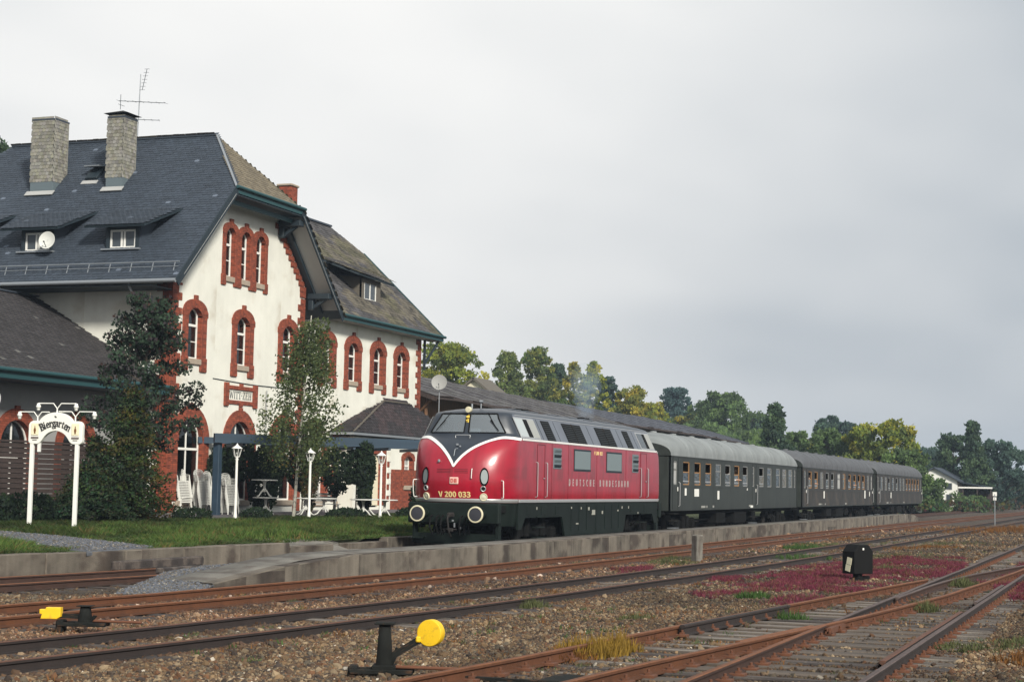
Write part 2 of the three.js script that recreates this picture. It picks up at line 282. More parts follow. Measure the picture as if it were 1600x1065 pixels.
const RUST = [0.098, 0.034, 0.012], RUSTHEAD = [0.150, 0.055, 0.020], DARK = [0.024, 0.016, 0.014], DARKHEAD = [0.098, 0.040, 0.022], GREYHEAD = [0.085, 0.060, 0.054], DARKWEB = [0.045, 0.021, 0.014];  // dark web tones put side shade as well as oily grime into the colour
const sleeperGeos = [0, 1, 2, 3].map(i => { const g = boxUV(bx(0, -0.07, 0, 0.25, 0.15, 1, 0.018)); const p = g.attributes.position; for (let k = 0; k < p.count; k++) { p.setX(k, p.getX(k) + (hash2(Math.round(p.getX(k) * 50), Math.round(p.getZ(k) * 2), i) - 0.5) * 0.02); p.setY(k, p.getY(k) + (hash2(Math.round(p.getX(k) * 50) + 9, Math.round(p.getZ(k) * 2), i) - 0.5) * 0.015); } g.computeVertexNormals(); return g; });
function sleeper(parent, x, y, z0, z1, mat, turn = 0) {
  const m = part('sleeper', pick(sleeperGeos), mat, parent); m.position.set(x + rr(-0.03, 0.03), y + rr(-0.008, 0.008), (z0 + z1) / 2); m.scale.set(rr(0.92, 1.12), 1, Math.abs(z1 - z0)); m.rotation.y = turn + rr(-0.02, 0.02); return m;
}
const clips = [];
const railLines = []; // for keeping stones off the rails
function makeTrack(label, zf, x0, x1, y, web, head, sx0, sx1, smat, sy = -0.142) {
  const t = thing('railway_track', label, 'railway track');
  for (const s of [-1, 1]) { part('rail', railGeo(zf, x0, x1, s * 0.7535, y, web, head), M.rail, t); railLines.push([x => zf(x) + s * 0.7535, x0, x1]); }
  for (let x = sx0; x < sx1; x += 0.64) { const sl = Math.atan((zf(x + .1) - zf(x - .1)) / 0.2); sleeper(t, x, y + sy, zf(x) - 1.3, zf(x) + 1.3, typeof smat === 'function' ? smat() : smat, -sl); }
  return t;
}
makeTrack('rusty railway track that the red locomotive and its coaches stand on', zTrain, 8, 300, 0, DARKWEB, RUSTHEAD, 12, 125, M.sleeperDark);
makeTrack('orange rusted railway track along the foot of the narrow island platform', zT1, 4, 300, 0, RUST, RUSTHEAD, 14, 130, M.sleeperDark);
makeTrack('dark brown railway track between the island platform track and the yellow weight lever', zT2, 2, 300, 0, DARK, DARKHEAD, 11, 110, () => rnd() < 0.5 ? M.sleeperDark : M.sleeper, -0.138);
// the crossing of two tracks in the right foreground
const zA = x => -4.05 - 0.0 * x, zB = x => -2.53;
const zF1 = curve([[2, -7.5], [14.5, -6.44], [17.2, -6.18], [21, -5.87], [26.6, -5.36], [31, -4.92], [34.6, -4.52], [37.6, -4.22]]);
const zF2 = curve([[2, -6.0], [16.6, -4.91], [20.9, -4.40], [24.0, -4.02], [27.6, -3.66], [32.4, -3.27], [44.2, -2.74], [52, -2.60]]);
const zC = curve([[28, -4.0], [33.3, -3.93], [37.7, -3.78], [41.7, -3.43], [46.2, -2.90], [60, -1.3]]);
{
  const t = thing('railway_track', 'old turnout in the right foreground with wide weathered wooden sleepers and crossing rails', 'railway track');
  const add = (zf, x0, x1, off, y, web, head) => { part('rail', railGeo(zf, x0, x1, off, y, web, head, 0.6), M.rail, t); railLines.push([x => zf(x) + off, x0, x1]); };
  const y = 0.095;
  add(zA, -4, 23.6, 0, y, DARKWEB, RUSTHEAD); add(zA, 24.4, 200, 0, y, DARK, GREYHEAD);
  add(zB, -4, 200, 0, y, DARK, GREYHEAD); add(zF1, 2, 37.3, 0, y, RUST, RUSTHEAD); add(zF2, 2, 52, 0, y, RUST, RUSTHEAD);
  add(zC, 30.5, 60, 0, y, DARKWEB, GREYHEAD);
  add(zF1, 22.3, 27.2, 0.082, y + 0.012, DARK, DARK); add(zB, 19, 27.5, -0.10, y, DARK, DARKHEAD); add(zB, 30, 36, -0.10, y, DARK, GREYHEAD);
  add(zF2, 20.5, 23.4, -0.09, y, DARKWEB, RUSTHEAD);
  for (let x = 8; x < 60; x += 0.62) {
    const a = x < 37 ? zF1(x) - 0.55 : -4.05 - 0.55, b = x < 44 ? zB(x) + 0.55 : zB(x) + 0.75; const m = rnd() < 0.7 ? M.sleeper : M.sleeperDark;
    if (x < 13) { sleeper(t, x, y - 0.135, zF1(x) - 0.5, zF2(x) + 0.5, m, -0.05); sleeper(t, x + 0.2, y - 0.14, zA(x) - 0.3, zB(x) + 0.5, m); } else sleeper(t, x, y - 0.135, a, b, m, -0.02);
    for (const zf of [zA, zB, zF1, zF2]) if (!(zf === zF1 && x > 37)) clips.push([x, y - 0.118, zf(x)]);
  }
  for (let x = 60; x < 110; x += 0.64) sleeper(t, x, y - 0.14, -4.6, -2.0, M.sleeper);
  const g = merge([b2(-0.08, 0.08, -0.02, 0.015, -0.17, 0.17, 0.005), b2(-0.05, 0.05, 0.015, 0.04, -0.12, -0.07), b2(-0.05, 0.05, 0.015, 0.04, 0.07, 0.12), rod([0, 0.01, -0.095], [0, 0.07, -0.095], 0.018), rod([0, 0.01, 0.095], [0, 0.07, 0.095], 0.018)]);
  const im = new THREE.InstancedMesh(g, M.rust, clips.length); const m4 = new THREE.Matrix4();
  clips.forEach((c, i) => im.setMatrixAt(i, m4.makeTranslation(...c))); im.name = 'rail_chair'; im.userData.kind = 'stuff'; im.castShadow = im.receiveShadow = true; t.add(im);
  // point rods beside the frog
  part('frog_block', merge([b2(23.5, 25.2, -0.02, 0.06, -4.0, -3.93), b2(23.3, 24.6, -0.02, 0.05, -4.12, -4.05)]), M.rust, t);
  for (const [x, z] of [[15.2, -5.6], [16.1, -5.3]]) part('stretcher_bar', merge([b2(x - 0.03, x + 0.03, -0.03, 0.01, z - 1.0, z + 0.8, 0.005), b2(x - 0.35, x + 0.3, -0.03, 0.05, z - 0.12, z + 0.15, 0.01)]), M.ironDark, t);
}
// ---------------------------------------------------------------- platforms
{ // narrow concrete platform between the train and the next track
  const t = thing('island_platform', 'narrow concrete platform beside the train, tapering to a ramp at its near end', 'platform'); t.userData.kind = 'structure'; delete t.userData.category;
  let x = 28.6;
  while (x < 131) {
    const L = Math.min(rr(2.2, 2.8), 131 - x), a = x, b = x + L - 0.008; const h0 = islandTop(a) + 0.012, h1 = islandTop(b) + 0.012, z0 = zIsland(a), z1 = zIsland(b), o = rr(-0.006, 0.006);
    const P = (X, Y, Z) => [X, Y, Z];
    const rows = [[P(a, -0.3, z0 + o), P(b, -0.3, z1 + o)], [P(a, h0 - 0.02, z0 + o), P(b, h1 - 0.02, z1 + o)], [P(a, h0, z0 + o - 0.02), P(b, h1, z1 + o - 0.02)], [P(a, h0, z0 - 0.27), P(b, h1, z1 - 0.27)], [P(a, -0.3, z0 - 0.27), P(b, -0.3, z1 - 0.27)]];
    const g = gridGeo(rows).toNonIndexed(); g.computeVertexNormals();
    const caps = slab([[b, -0.3, z1 + o], [b, h1 - 0.02, z1 + o], [b, h1 - 0.02, z1 - 0.27], [b, -0.3, z1 - 0.27]].reverse(), 0.004), cap2 = slab([[a, -0.3, z0 + o], [a, h0 - 0.02, z0 + o], [a, h0 - 0.02, z0 - 0.27], [a, -0.3, z0 - 0.27]], 0.004);
    { const eg = merge([boxUV(g), caps, cap2]), uv = eg.attributes.uv, du = rnd() * 7, dv = rnd() * 5; for (let i = 0; i < uv.count; i++) uv.setXY(i, uv.getX(i) * (0.6 + 0.3 * (du % 1)) + du, uv.getY(i) + dv); part('edge_stone', eg, M.concrete, t); } x += L;
  }
  const xs = []; for (let X = 28.8; X < 131; X += 1.5) xs.push(X);
  const top = gridGeo([xs.map(X => [X, islandTop(X), zIsland(X) - 0.26]), xs.map(X => [X, islandTop(X), Math.max(zTrain(X) + 1.62, zIsland(X) - 1.9)]), xs.map(X => [X, -0.3, Math.max(zTrain(X) + 1.62, zIsland(X) - 1.9)])]);
  part('platform_top', boxUV(top), M.concreteTop, t);
}
{ // house platform: edge stones, grass, gravel path, beer garden paving
  const t = thing('house_platform', 'low station platform edge of dark stones in front of the grass strip', 'platform'); t.userData.kind = 'structure'; delete t.userData.category;
  let x = 12;
  while (x < 120) {
    if (x > 39.4 && x < 42.4) { x = 42.6; continue; }
    const L = rr(1.9, 2.6), b = x + L - 0.008, o = rr(-0.008, 0.008); const z = zEdge0(x + L / 2), sl = Math.atan((zEdge0(b) - zEdge0(x)) / L);
    const dip = (x > 38.2 && x < 39.6) || (x > 42 && x < 43.6) ? 0.1 : 0;
    const hg = boxUV(bx(0, 0, 0, L - 0.008, 0.62 - dip, 0.3, 0.02)), hu = rnd() * 7; for (let i = 0; i < hg.attributes.uv.count; i++) hg.attributes.uv.setXY(i, hg.attributes.uv.getX(i) * 0.7 + hu, hg.attributes.uv.getY(i) + hu * 1.7); const m = part('edge_stone', hg, M.concrete, t); m.position.set((x + b) / 2, 0.04 + o * 0.6 - dip / 2, z - 0.15 + o); m.rotation.y = -sl; m.rotation.z = o * 0.6; x += L;
  }
  // sloping cut in the edge
  part('sloping_cut', boxUV(gridGeo([[[39.0, 0.02, -19.9], [41.2, -0.06, -19.6], [43.2, 0.02, -19.85]], [[39.4, 0.3, -20.9], [41, 0.2, -20.9], [43, 0.3, -20.8]], [[39, 0.345, -22], [41, 0.32, -22.2], [43.4, 0.345, -22]]])), M.concreteTop, t);
  const xs = []; for (let X = 4; X <= 140; X += 2) xs.push(X); xs.push(200, 400, 900);
  const zz = [0.22, 1, 2.5, 5, 8, 11, 20, 40, 90, 300];
  const rows = zz.map(d => xs.map(X => { const z = zEdge0(Math.min(X, 150)) - d; const cut = d < 2 && X > 39 && X < 43.5 ? -0.35 : 0; return [X, houseH(z) + cut - (X > 150 ? 0.4 : 0), z, X, z]; }));
  const g = gridGeo(rows); g.computeVertexNormals(); ground('platform_meadow', g, M.meadow);
  const flat = (pts, y) => { const s = poly(pts.map(p => [p[0], -p[1]])); const q = new THREE.ShapeGeometry(s); q.rotateX(-Math.PI / 2); q.translate(0, y, 0); return boxUV(q); };
  const path = new THREE.Shape(); const lump = (pts, yf, sub) => { const s = poly(pts.map(p => [p[0], -p[1]])); const q = new THREE.ExtrudeGeometry(s, { depth: 0.05, bevelEnabled: true, bevelSize: 0.15, bevelThickness: 0.04, bevelSegments: 2 }); q.rotateX(-Math.PI / 2); const p = q.attributes.position; for (let i = 0; i < p.count; i++) p.setY(i, p.getY(i) + yf(p.getX(i), p.getZ(i))); q.computeVertexNormals(); return boxUV(clean(q)); };
  ground('gravel_path', lump([[38, -28.5], [37, -25.6], [35.9, -23.6], [33.9, -20.75], [31.0, -20.55], [31.9, -21.6], [33.2, -23.7], [33, -24.6], [33.5, -28.5]], (x, z) => houseH(z) - 0.055), M.gravelBlue);
  const cr = gridGeo([[0, 1, 2, 3, 4, 5].map(k => { const f = k / 5; return [lerp(26.2, 27.6, f), -0.21, lerp(-16.9, -16.0, f)]; }), [0, 1, 2, 3, 4, 5].map(k => { const f = k / 5; return [lerp(26.9, 28.4, f), -0.10, lerp(-17.1, -16.2, f)]; }), [0, 1, 2, 3, 4, 5].map(k => { const f = k / 5; return [lerp(29.2, 31.0, f), -0.035 + 0.10 * f, lerp(-17.9, -16.55, f)]; }), [0, 1, 2, 3, 4, 5].map(k => { const f = k / 5; return [lerp(31.2, 33.8, f), -0.01 + 0.30 * f, lerp(-18.8, -16.8, f)]; }), [0, 1, 2, 3, 4, 5].map(k => { const f = k / 5; return [lerp(33.0, 36.0, f), -0.01 + 0.12 * f, lerp(-19.4, -17.3, f)]; }), [0, 1, 2, 3, 4, 5].map(k => { const f = k / 5; return [lerp(35.0, 38.5, f), -0.1, lerp(-19.7, -17.6, f)]; })]);
  ground('gravel_crossing', boxUV(cr), M.gravelBlue);
  { // loose bluish chippings on the path and the crossing
    const P = cr.attributes.position, ms = [], cs = [], g = new THREE.DodecahedronGeometry(1, 0); const put = (x, y, z) => { const r = rr(0.012, 0.03), k = rr(0.35, 0.95); ms.push(new THREE.Matrix4().compose(V3(x, y + r * 0.2, z), new THREE.Quaternion().setFromEuler(new THREE.Euler(rr(0, 6), rr(0, 6), 0)), V3(r * rr(0.8, 1.4), r * 0.8, r))); cs.push(rnd() < 0.06 ? lin(0.3 * k, 0.27 * k, 0.22 * k) : rnd() < 0.25 ? lin(0.13 * k, 0.11 * k, 0.085 * k) : lin(0.13 * k, 0.14 * k, 0.165 * k)); };
    for (let i = 0; i < 16000; i++) { const a = rnd() * 5, b = rnd() * 5, i0 = Math.min(4, Math.floor(a)), j0 = Math.min(4, Math.floor(b)), u = a - i0, v = b - j0; const q = (r, c, f) => P[f](r * 6 + c); const L = f => lerp(lerp(q(i0, j0, f), q(i0, j0 + 1, f), v), lerp(q(i0 + 1, j0, f), q(i0 + 1, j0 + 1, f), v), u); put(L('getX'), L('getY'), L('getZ')); }
    const pp = [[38, -28.5], [37, -25.6], [35.9, -23.6], [33.9, -20.75], [31.0, -20.55], [31.9, -21.6], [33.2, -23.7], [33, -24.6], [33.5, -28.5]];
    for (let i = 0; i < 22000; i++) { const x = rr(31, 38), z = rr(-28.5, -20.4); if (inPoly(x, z, pp)) put(x, houseH(z) + 0.035, z); }
    instanced('gravel_chippings', g, std({ roughness: 0.95 }), ms, cs, 'bluish grey chippings on the path and crossing at the left platform ramp', 'gravel');
  }
  ground('garden_paving', flat([[53, -33.2], [55.5, -32.2], [58, -31.8], [66, -31.2], [84, -33.5], [92, -36], [92, -38.5], [60, -38.5], [44, -38.5], [44, -34.5]], 0.47), M.paving);
  solo('timber_beam', boxUV(bx(32.9, 0.06, -20.0, 3.45, 0.2, 0.22, 0.025, undefined)), M.sleeperDark, 'dark wooden beam lying against the low platform edge beside the gravel crossing', 'beam').rotation.y = 0;
  solo('timber_beam', boxUV(bx(31.6, 0.02, -18.75, 1.5, 0.12, 0.2, 0.02)), M.sleeperDark, 'short dark timber lying in the near track at the gravel crossing', 'beam');
}
// ---------------------------------------------------------------- ballast and plants
function inPoly(x, z, P) { let c = false; for (let i = 0, j = P.length - 1; i < P.length; j = i++) if ((P[i][1] > z) !== (P[j][1] > z) && x < (P[j][0] - P[i][0]) * (z - P[i][1]) / (P[j][1] - P[i][1]) + P[i][0]) c = !c; return c; }
const dirR = [0.9364, -0.3410];
function inView(x, z, m = 0.04) { const f = x * dirR[0] + z * dirR[1], s = x * 0.3406 + z * 0.94; return f > 14 && Math.abs(s / f) < 0.2952 + m; }
function instanced(name, geo, mat, mats, cols, label, cat, kind = 'stuff', parent = scene) {
  const im = new THREE.InstancedMesh(geo, mat, mats.length); mats.forEach((m, i) => { im.setMatrixAt(i, m); if (cols) im.setColorAt(i, cols[i]); });
  im.name = parent === scene ? numbered(name) : name; im.castShadow = im.receiveShadow = true; if (label) tag(im, label, cat, null, kind); else im.userData.kind = kind; parent.add(im); return im;
}
const Q = new THREE.Quaternion(), E = new THREE.Euler();
const mat4 = (x, y, z, rx, ry, rz, sx, sy = sx, sz = sx) => new THREE.Matrix4().compose(V3(x, y, z), Q.clone().setFromEuler(E.set(rx, ry, rz)), V3(sx, sy, sz));
const nearRail = (x, z) => { for (const [f, a, b] of railLines) if (x > a - .1 && x < b + .1 && Math.abs(f(x) - z) < 0.075) return true; return false; };
{
  const stone = s => { const g = new THREE.IcosahedronGeometry(1, 0); const p = g.attributes.position, m = new Map(); for (let i = 0; i < p.count; i++) { const k = [p.getX(i), p.getY(i), p.getZ(i)].map(v => v.toFixed(3)).join(); if (!m.has(k)) m.set(k, 0.72 + 0.5 * hash2(m.size, s, 7)); const f = m.get(k); p.setXYZ(i, p.getX(i) * f, p.getY(i) * f * 0.75, p.getZ(i) * f); } g.computeVertexNormals(); return g; };
  const mats = [[], [], []], cols = [[], [], []];
  const pal = [[0.165, 0.112, 0.062], [0.13, 0.088, 0.052], [0.085, 0.058, 0.040], [0.24, 0.172, 0.10], [0.12, 0.105, 0.080], [0.15, 0.078, 0.040], [0.06, 0.047, 0.040], [0.30, 0.24, 0.16]];
  let n = 0;
  while (n < 560000) {
    // denser near the camera: pick the distance so that the cover falls off
    const u = rnd(), f = 15 / Math.pow(1 - u * 0.885, 0.92), s = (rnd() * 2 - 1) * 0.32; const x = f * 0.9364 + s * f * 0.3406, z = -f * 0.3410 + s * f * 0.94;
    n++;
    if (z > 0.5 || z < -20.0) continue;
    const isl = z < -15.3 && z > -17.0 && x > 28.4; if (isl || nearRail(x, z)) continue;
    if (z < zTrain(x) - 1.5 && x > 26) continue;
    const onTimber = z > zF1(Math.min(x, 37)) - 0.4 && z < -2 && x < 60;
    if (onTimber && rnd() < (z > zF2(Math.min(x, 44)) ? 0.84 : 0.7)) continue;
    if (x > 26 && x < 38 && z < -16 && rnd() < 0.9) continue;
    const cl = fbm(x * 0.8, z * 0.8, 2, 81), t1 = Math.abs(z - zT1(x)) < 2.1;
    const big = rnd(); let r = big < 0.84 ? rr(0.009, 0.018) : big < 0.99 ? rr(0.018, 0.032) : rr(0.032, 0.055);
    r *= 1 + 0.35 * sstep(28, 36, f) + 1.2 * sstep(45, 110, f);
    const white = rnd() < (z < -12 ? 0.012 : 0.007);
    const c = white ? [0.6, 0.57, 0.5] : pick(pal), k = rr(0.7, 1.25) * lerp(0.7, 1.2, cl) * (t1 ? 1.0 : 0.95);
    const dirt = lerp(0.62, 1.12, sstep(0.36, 0.58, fbm(x * 0.33 + 2, z * 0.75, 4, 85))); let rd = 9; for (const [q, a, b] of railLines) if (x > a && x < b) rd = Math.min(rd, Math.abs(q(x) - z)); const rs = (1 - sstep(0.1, 0.55, rd)) * 0.55; c[0]; const K = [c[0] * dirt * 0.86, c[1] * dirt * 0.82, c[2] * dirt * 0.78].map((q, i) => lerp(q, [0.085, 0.042, 0.024][i], rs)); const v = Math.floor(rnd() * 3); mats[v].push(mat4(x, gH(x, z) + r * rr(-0.1, 0.5), z, rr(0, 6), rr(0, 6), rr(0, 6), r * rr(0.8, 1.4), r, r)); cols[v].push(lin(K[0] * k * (t1 ? 1.02 : 0.9), K[1] * k * 0.87, K[2] * k * 0.84));
  }
  const sm = std({ roughness: 0.95 });
  mats.forEach((m, i) => instanced('ballast_stones', stone(i + 3), sm, m, cols[i], ['brown and ochre track ballast of small broken stones between the rails', 'grey brown loose stones scattered over the yard tracks', 'mixed light and dark gravel covering the railway yard'][i], 'ballast'));
}
// tuft geometries: thin bent blades
function tuft(blades, h, w, spread, s, lean = 0.5) {
  const pos = []; for (let b = 0; b < blades; b++) { const a = hash2(b, 1, s) * 6.283, r = spread * hash2(b, 2, s), hh = h * (0.55 + 0.6 * hash2(b, 3, s)), l = lean * hh * hash2(b, 4, s), x = r * Math.cos(a), z = r * Math.sin(a), a2 = hash2(b, 5, s) * 6.283, dx = Math.cos(a2) * w / 2, dz = Math.sin(a2) * w / 2; const lx = Math.cos(a) * l, lz = Math.sin(a) * l; pos.push(x - dx, 0, z - dz, x + dx, 0, z + dz, x + lx * 0.4 + dx * 0.7, hh * 0.6, z + lz * 0.4 + dz * 0.7, x - dx, 0, z - dz, x + lx * 0.4 + dx * 0.7, hh * 0.6, z + lz * 0.4 + dz * 0.7, x + lx * 0.4 - dx * 0.7, hh * 0.6, z + lz * 0.4 - dz * 0.7, x + lx * 0.4 - dx * 0.7, hh * 0.6, z + lz * 0.4 - dz * 0.7, x + lx * 0.4 + dx * 0.7, hh * 0.6, z + lz * 0.4 + dz * 0.7, x + lx, hh, z + lz); }
  const g = new THREE.BufferGeometry(); g.setAttribute('position', new THREE.Float32BufferAttribute(pos, 3)); g.computeVertexNormals(); return g;
}
const leafMat = (r = 1, t = 0.35) => new THREE.MeshPhysicalMaterial({ color: lin(r, r, r), roughness: 0.75, side: THREE.DoubleSide, transmission: t, thickness: 0, specularIntensity: 0.3 });
const grassMat = leafMat(1, 0.3);
{ // green grass on the platform
  const mats = [], cols = [], g = tuft(8, 0.26, 0.02, 0.10, 5, 0.8);
  const path = [[38, -28.5], [37, -25.6], [35.9, -23.6], [33.9, -20.75], [31.0, -20.3], [31.9, -21.6], [33.2, -23.7], [33, -24.6], [33.5, -28.5]];
  let k = 0; while (k < 62000) {
    k++; const x = rr(26, 72), d = Math.pow(rnd(), 1.25) * 12, z = zEdge0(x) - 0.3 - d;
    if (!inView(x, z, 0.03)) continue;
    if (inPoly(x, z, path)) continue; if (x > 39.3 && x < 42.7 && d < 1.8 && rnd() < 0.9) continue; if (z < -31.5 && rnd() < 0.6) continue;
    const n = fbm(x * 0.5, z * 0.5, 3, 91), s = rr(0.4, 1.35) * lerp(0.3, 1.6, sstep(0.3, 0.7, n)); const dk = fbm(x * 1.3 + 5, z * 1.3, 3, 95); const deep = (d > 8.5 ? 0.5 : 1) * lerp(0.55, 1.15, sstep(0.35, 0.6, dk));  // tufts at the back are darkened to paint in the garden shade
    mats.push(mat4(x, houseH(z) - 0.01, z, 0, rr(0, 6), 0, rr(0.8, 1.4), s * (d < 0.7 ? 0.35 : d > 8 ? 0.35 : 0.62), rr(0.8, 1.4)));
    const y = rnd(); cols.push(rnd() < 0.14 ? lin(0.15 * deep, 0.115 * deep, 0.04 * deep) : lin((0.048 + 0.045 * y) * deep, (0.102 + 0.035 * y) * deep, (0.018 + 0.012 * y) * deep));
  }
  instanced('platform_grass', g, grassMat, mats, cols, 'bright green uncut grass along the platform in front of the beer garden', 'grass');
}
{ // crimson ground cover and weeds between the tracks
  const red = [[34.3, -8.9], [31.5, -7.6], [27.5, -6.0], [34, -4.9], [39, -4.3], [47.6, -4.4], [55, -5.2], [52, -7.8], [45, -9.0], [40.3, -9.2]], red2 = [[41, -12.2], [43.6, -11.9], [40, -11.0], [38.4, -11.3]], red3 = [[40.6, -4.0], [43.1, -3.1], [51.4, -3.2], [52, -1.8], [34.6, -1.2], [33, -2.2], [38, -3.0]];
  const m1 = [], c1 = []; const g = tuft(13, 0.085, 0.013, 0.11, 15, 1.1);
  const rc = [40, -6.6];
  for (let i = 0; i < 90000; i++) { const x = rr(27, 56), z = rr(-13, 0); const a = inPoly(x, z, red), b = inPoly(x, z, red2), c = inPoly(x, z, red3); if (!a && !b && !c) continue; const n = fbm(x * 0.7, z * 0.9, 4, 101); const edge = a ? Math.min(1, Math.hypot((x - 41) / 13, (z + 6.6) / 2.5)) : 0.5; if (n < 0.41 + 0.24 * edge + rr(-0.13, 0.13) || nearRail(x, z)) continue; const k = rr(0.6, 1.5); m1.push(mat4(x, gH(x, z) - 0.005, z, 0, rr(0, 6), 0, rr(0.6, 1.3), rr(0.35, 1.5), rr(0.6, 1.3))); c1.push(rnd() < 0.16 ? lin(0.12 * k, 0.085 * k, 0.03 * k) : lin(0.150 * k, 0.030 * k, 0.050 * k)); }
  instanced('crimson_weeds', g, leafMat(1, 0.25), m1, c1, 'low crimson ground cover spreading around the black point lantern', 'weeds');
  const m2 = [], c2 = []; const put = (cx, cz, r, n, col, hs, y0 = 0) => { for (let i = 0; i < n; i++) { const a = rnd() * 6.283, q = r * Math.sqrt(rnd()), x = cx + q * Math.cos(a) * 1.3, z = cz + q * Math.sin(a); const k = rr(0.6, 1.4); m2.push(mat4(x, gH(x, z) - 0.01 + y0, z, rr(-.2, .2), rr(0, 6), rr(-.2, .2), rr(0.7, 1.3), hs * rr(0.5, 1.2) * (1 - 0.5 * q / r), rr(0.7, 1.3))); c2.push(lin(col[0] * k, col[1] * k, col[2] * k)); } };
  const G = [0.05, 0.10, 0.025], Y = [0.24, 0.15, 0.025], O = [0.17, 0.075, 0.02], D = [0.09, 0.10, 0.04];
  for (const [x, z, r, n, c, h] of [[27.6, -9.6, 0.28, 70, D, 1.8], [61, -11.1, 0.8, 160, G, 2.2], [52, -9.6, 0.9, 150, G, 2.0], [31, -6.6, 0.3, 110, G, 1.8], [26.3, -5.0, 0.25, 50, G, 2.0], [29.3, -3.4, 0.25, 70, D, 2.4], [37.4, -3.55, 0.35, 80, D, 2.2], [49, -13.0, 0.8, 160, D, 1.6], [46, -12.0, 0.7, 120, D, 1.4], [19.3, -6.0, 0.42, 190, Y, 2.4], [19.9, -5.8, 0.22, 70, Y, 3.0], [18.7, -6.1, 0.3, 70, O, 1.6], [96, -7.6, 4.5, 500, O, 3.2], [104, -6.6, 3.5, 300, O, 3.0], [64, -7.5, 1.6, 180, O, 1.6], [55, -7, 2, 150, D, 1.2], [70, -8, 3, 220, D, 1.3], [34, -1.6, 0.6, 120, O, 1.6], [22.5, -2.0, 0.5, 90, D, 1.2], [21, -1.2, 0.5, 120, O, 1.4], [23.5, -1.2, 0.7, 120, D, 1.5], [66, -11.2, 1.4, 150, D, 1.4], [75, -11.4, 1.6, 150, O, 1.4], [25.5, -7.2, 0.3, 40, D, 1.2], [44, -6, 0.5, 80, D, 1.8]]) put(x, z, r, n, c, h);
  for (let i = 0; i < 3600; i++) { const f = rr(16, 70), s = rr(-0.3, 0.3), x = f * 0.9364 + s * f * 0.3406, z = -f * 0.3410 + s * f * 0.94; if (z < -15 || z > 0 || fbm(x * 0.5, z * 0.5, 3, 131) < 0.5) continue; put(x, z, 0.15, 3, pick([D, G, O, O]), rr(0.4, 1.0)); }
  instanced('yard_weeds', tuft(7, 0.13, 0.016, 0.07, 25, 0.6), leafMat(1, 0.25), m2, c2, 'green, ochre and straw coloured weeds growing between the rails', 'weeds');
}
// ---------------------------------------------------------------- roofs of real slates
const shingleGeo = (() => { // 1 x 1 plate with a rounded lower corner, thin, lower edge lifted
  const s = new THREE.Shape(); s.moveTo(-0.5, 0.14); s.lineTo(-0.36, 0); s.lineTo(0.30, 0); s.lineTo(0.5, 0.20); s.lineTo(0.5, 1); s.lineTo(-0.5, 1); s.closePath();
  const g = clean(new THREE.ExtrudeGeometry(s, { depth: 1, bevelEnabled: false, curveSegments: 1 })); g.computeVertexNormals(); return boxUV(g, 1);
})();
function shingles(name, parent, mat, O, U, Vv, polyUV, du, dv, cols, jitter = 1) {
  const u = V3(...U).normalize(), v = V3(...Vv).normalize(), n = u.clone().cross(v).normalize(); if (n.y < -0.01) n.negate();
  const o = V3(...O), mats = [], cc = []; let u0 = 1e9, u1 = -1e9, v0 = 1e9, v1 = -1e9; for (const p of polyUV) { u0 = Math.min(u0, p[0]); u1 = Math.max(u1, p[0]); v0 = Math.min(v0, p[1]); v1 = Math.max(v1, p[1]); }
  let row = 0;
  for (let y = v0; y < v1; y += dv, row++) for (let x = u0 + (row % 2) * du / 2; x < u1 + du / 2; x += du) {
    if (!inPoly(x, clamp(y + dv * 0.5, v0 + .01, v1 - .01), polyUV)) continue;
    const k = rr(-1, 1) * jitter, p = o.clone().addScaledVector(u, x + k * 0.01).addScaledVector(v, y + rr(-1, 1) * 0.008 * jitter).addScaledVector(n, 0.018 + rr(0, 0.006) * jitter);
    const th = Math.atan(0.024 / (dv * 1.5)) + rr(-0.01, 0.01) * jitter; const vv = v.clone().multiplyScalar(Math.cos(th)).addScaledVector(n, -Math.sin(th)), nn = n.clone().multiplyScalar(Math.cos(th)).addScaledVector(v, Math.sin(th));
    const m = new THREE.Matrix4().makeBasis(u.clone().multiplyScalar(du * 0.97), vv.multiplyScalar(dv * 1.55), nn.multiplyScalar(0.013)); m.setPosition(p); mats.push(m);
    const c = cols(x, y); cc.push(lin(...c));
  }
  return instanced(name, shingleGeo, mat, mats, cc, null, null, 'stuff', parent);
}
const slateTone = (x, y) => { const k = 0.82 + 0.34 * rnd() + 0.25 * (fbm(x * 0.6, y * 0.6, 3, 201) - 0.5); return rnd() < 0.004 ? [3.5, 3.2, 3] : [k, k, k]; };
const oldTone = (x, y) => { const n = fbm(x * 0.55, y * 0.55, 4, 205), m = fbm(x * 2, y * 2, 3, 209); const k = 0.55 + 0.9 * rnd() * 0.7 + (m - 0.5); return n > 0.56 ? [k * 0.62, k * 0.66, k * 0.85] : n < 0.38 ? [k * 0.9, k * 0.94, k * 0.72] : [k, k, k * 0.95]; };
const greyTone = () => { const k = 0.68 + 0.6 * rnd(); return [k, k * (0.96 + 0.06 * rnd()), k * (0.88 + 0.2 * rnd())]; };

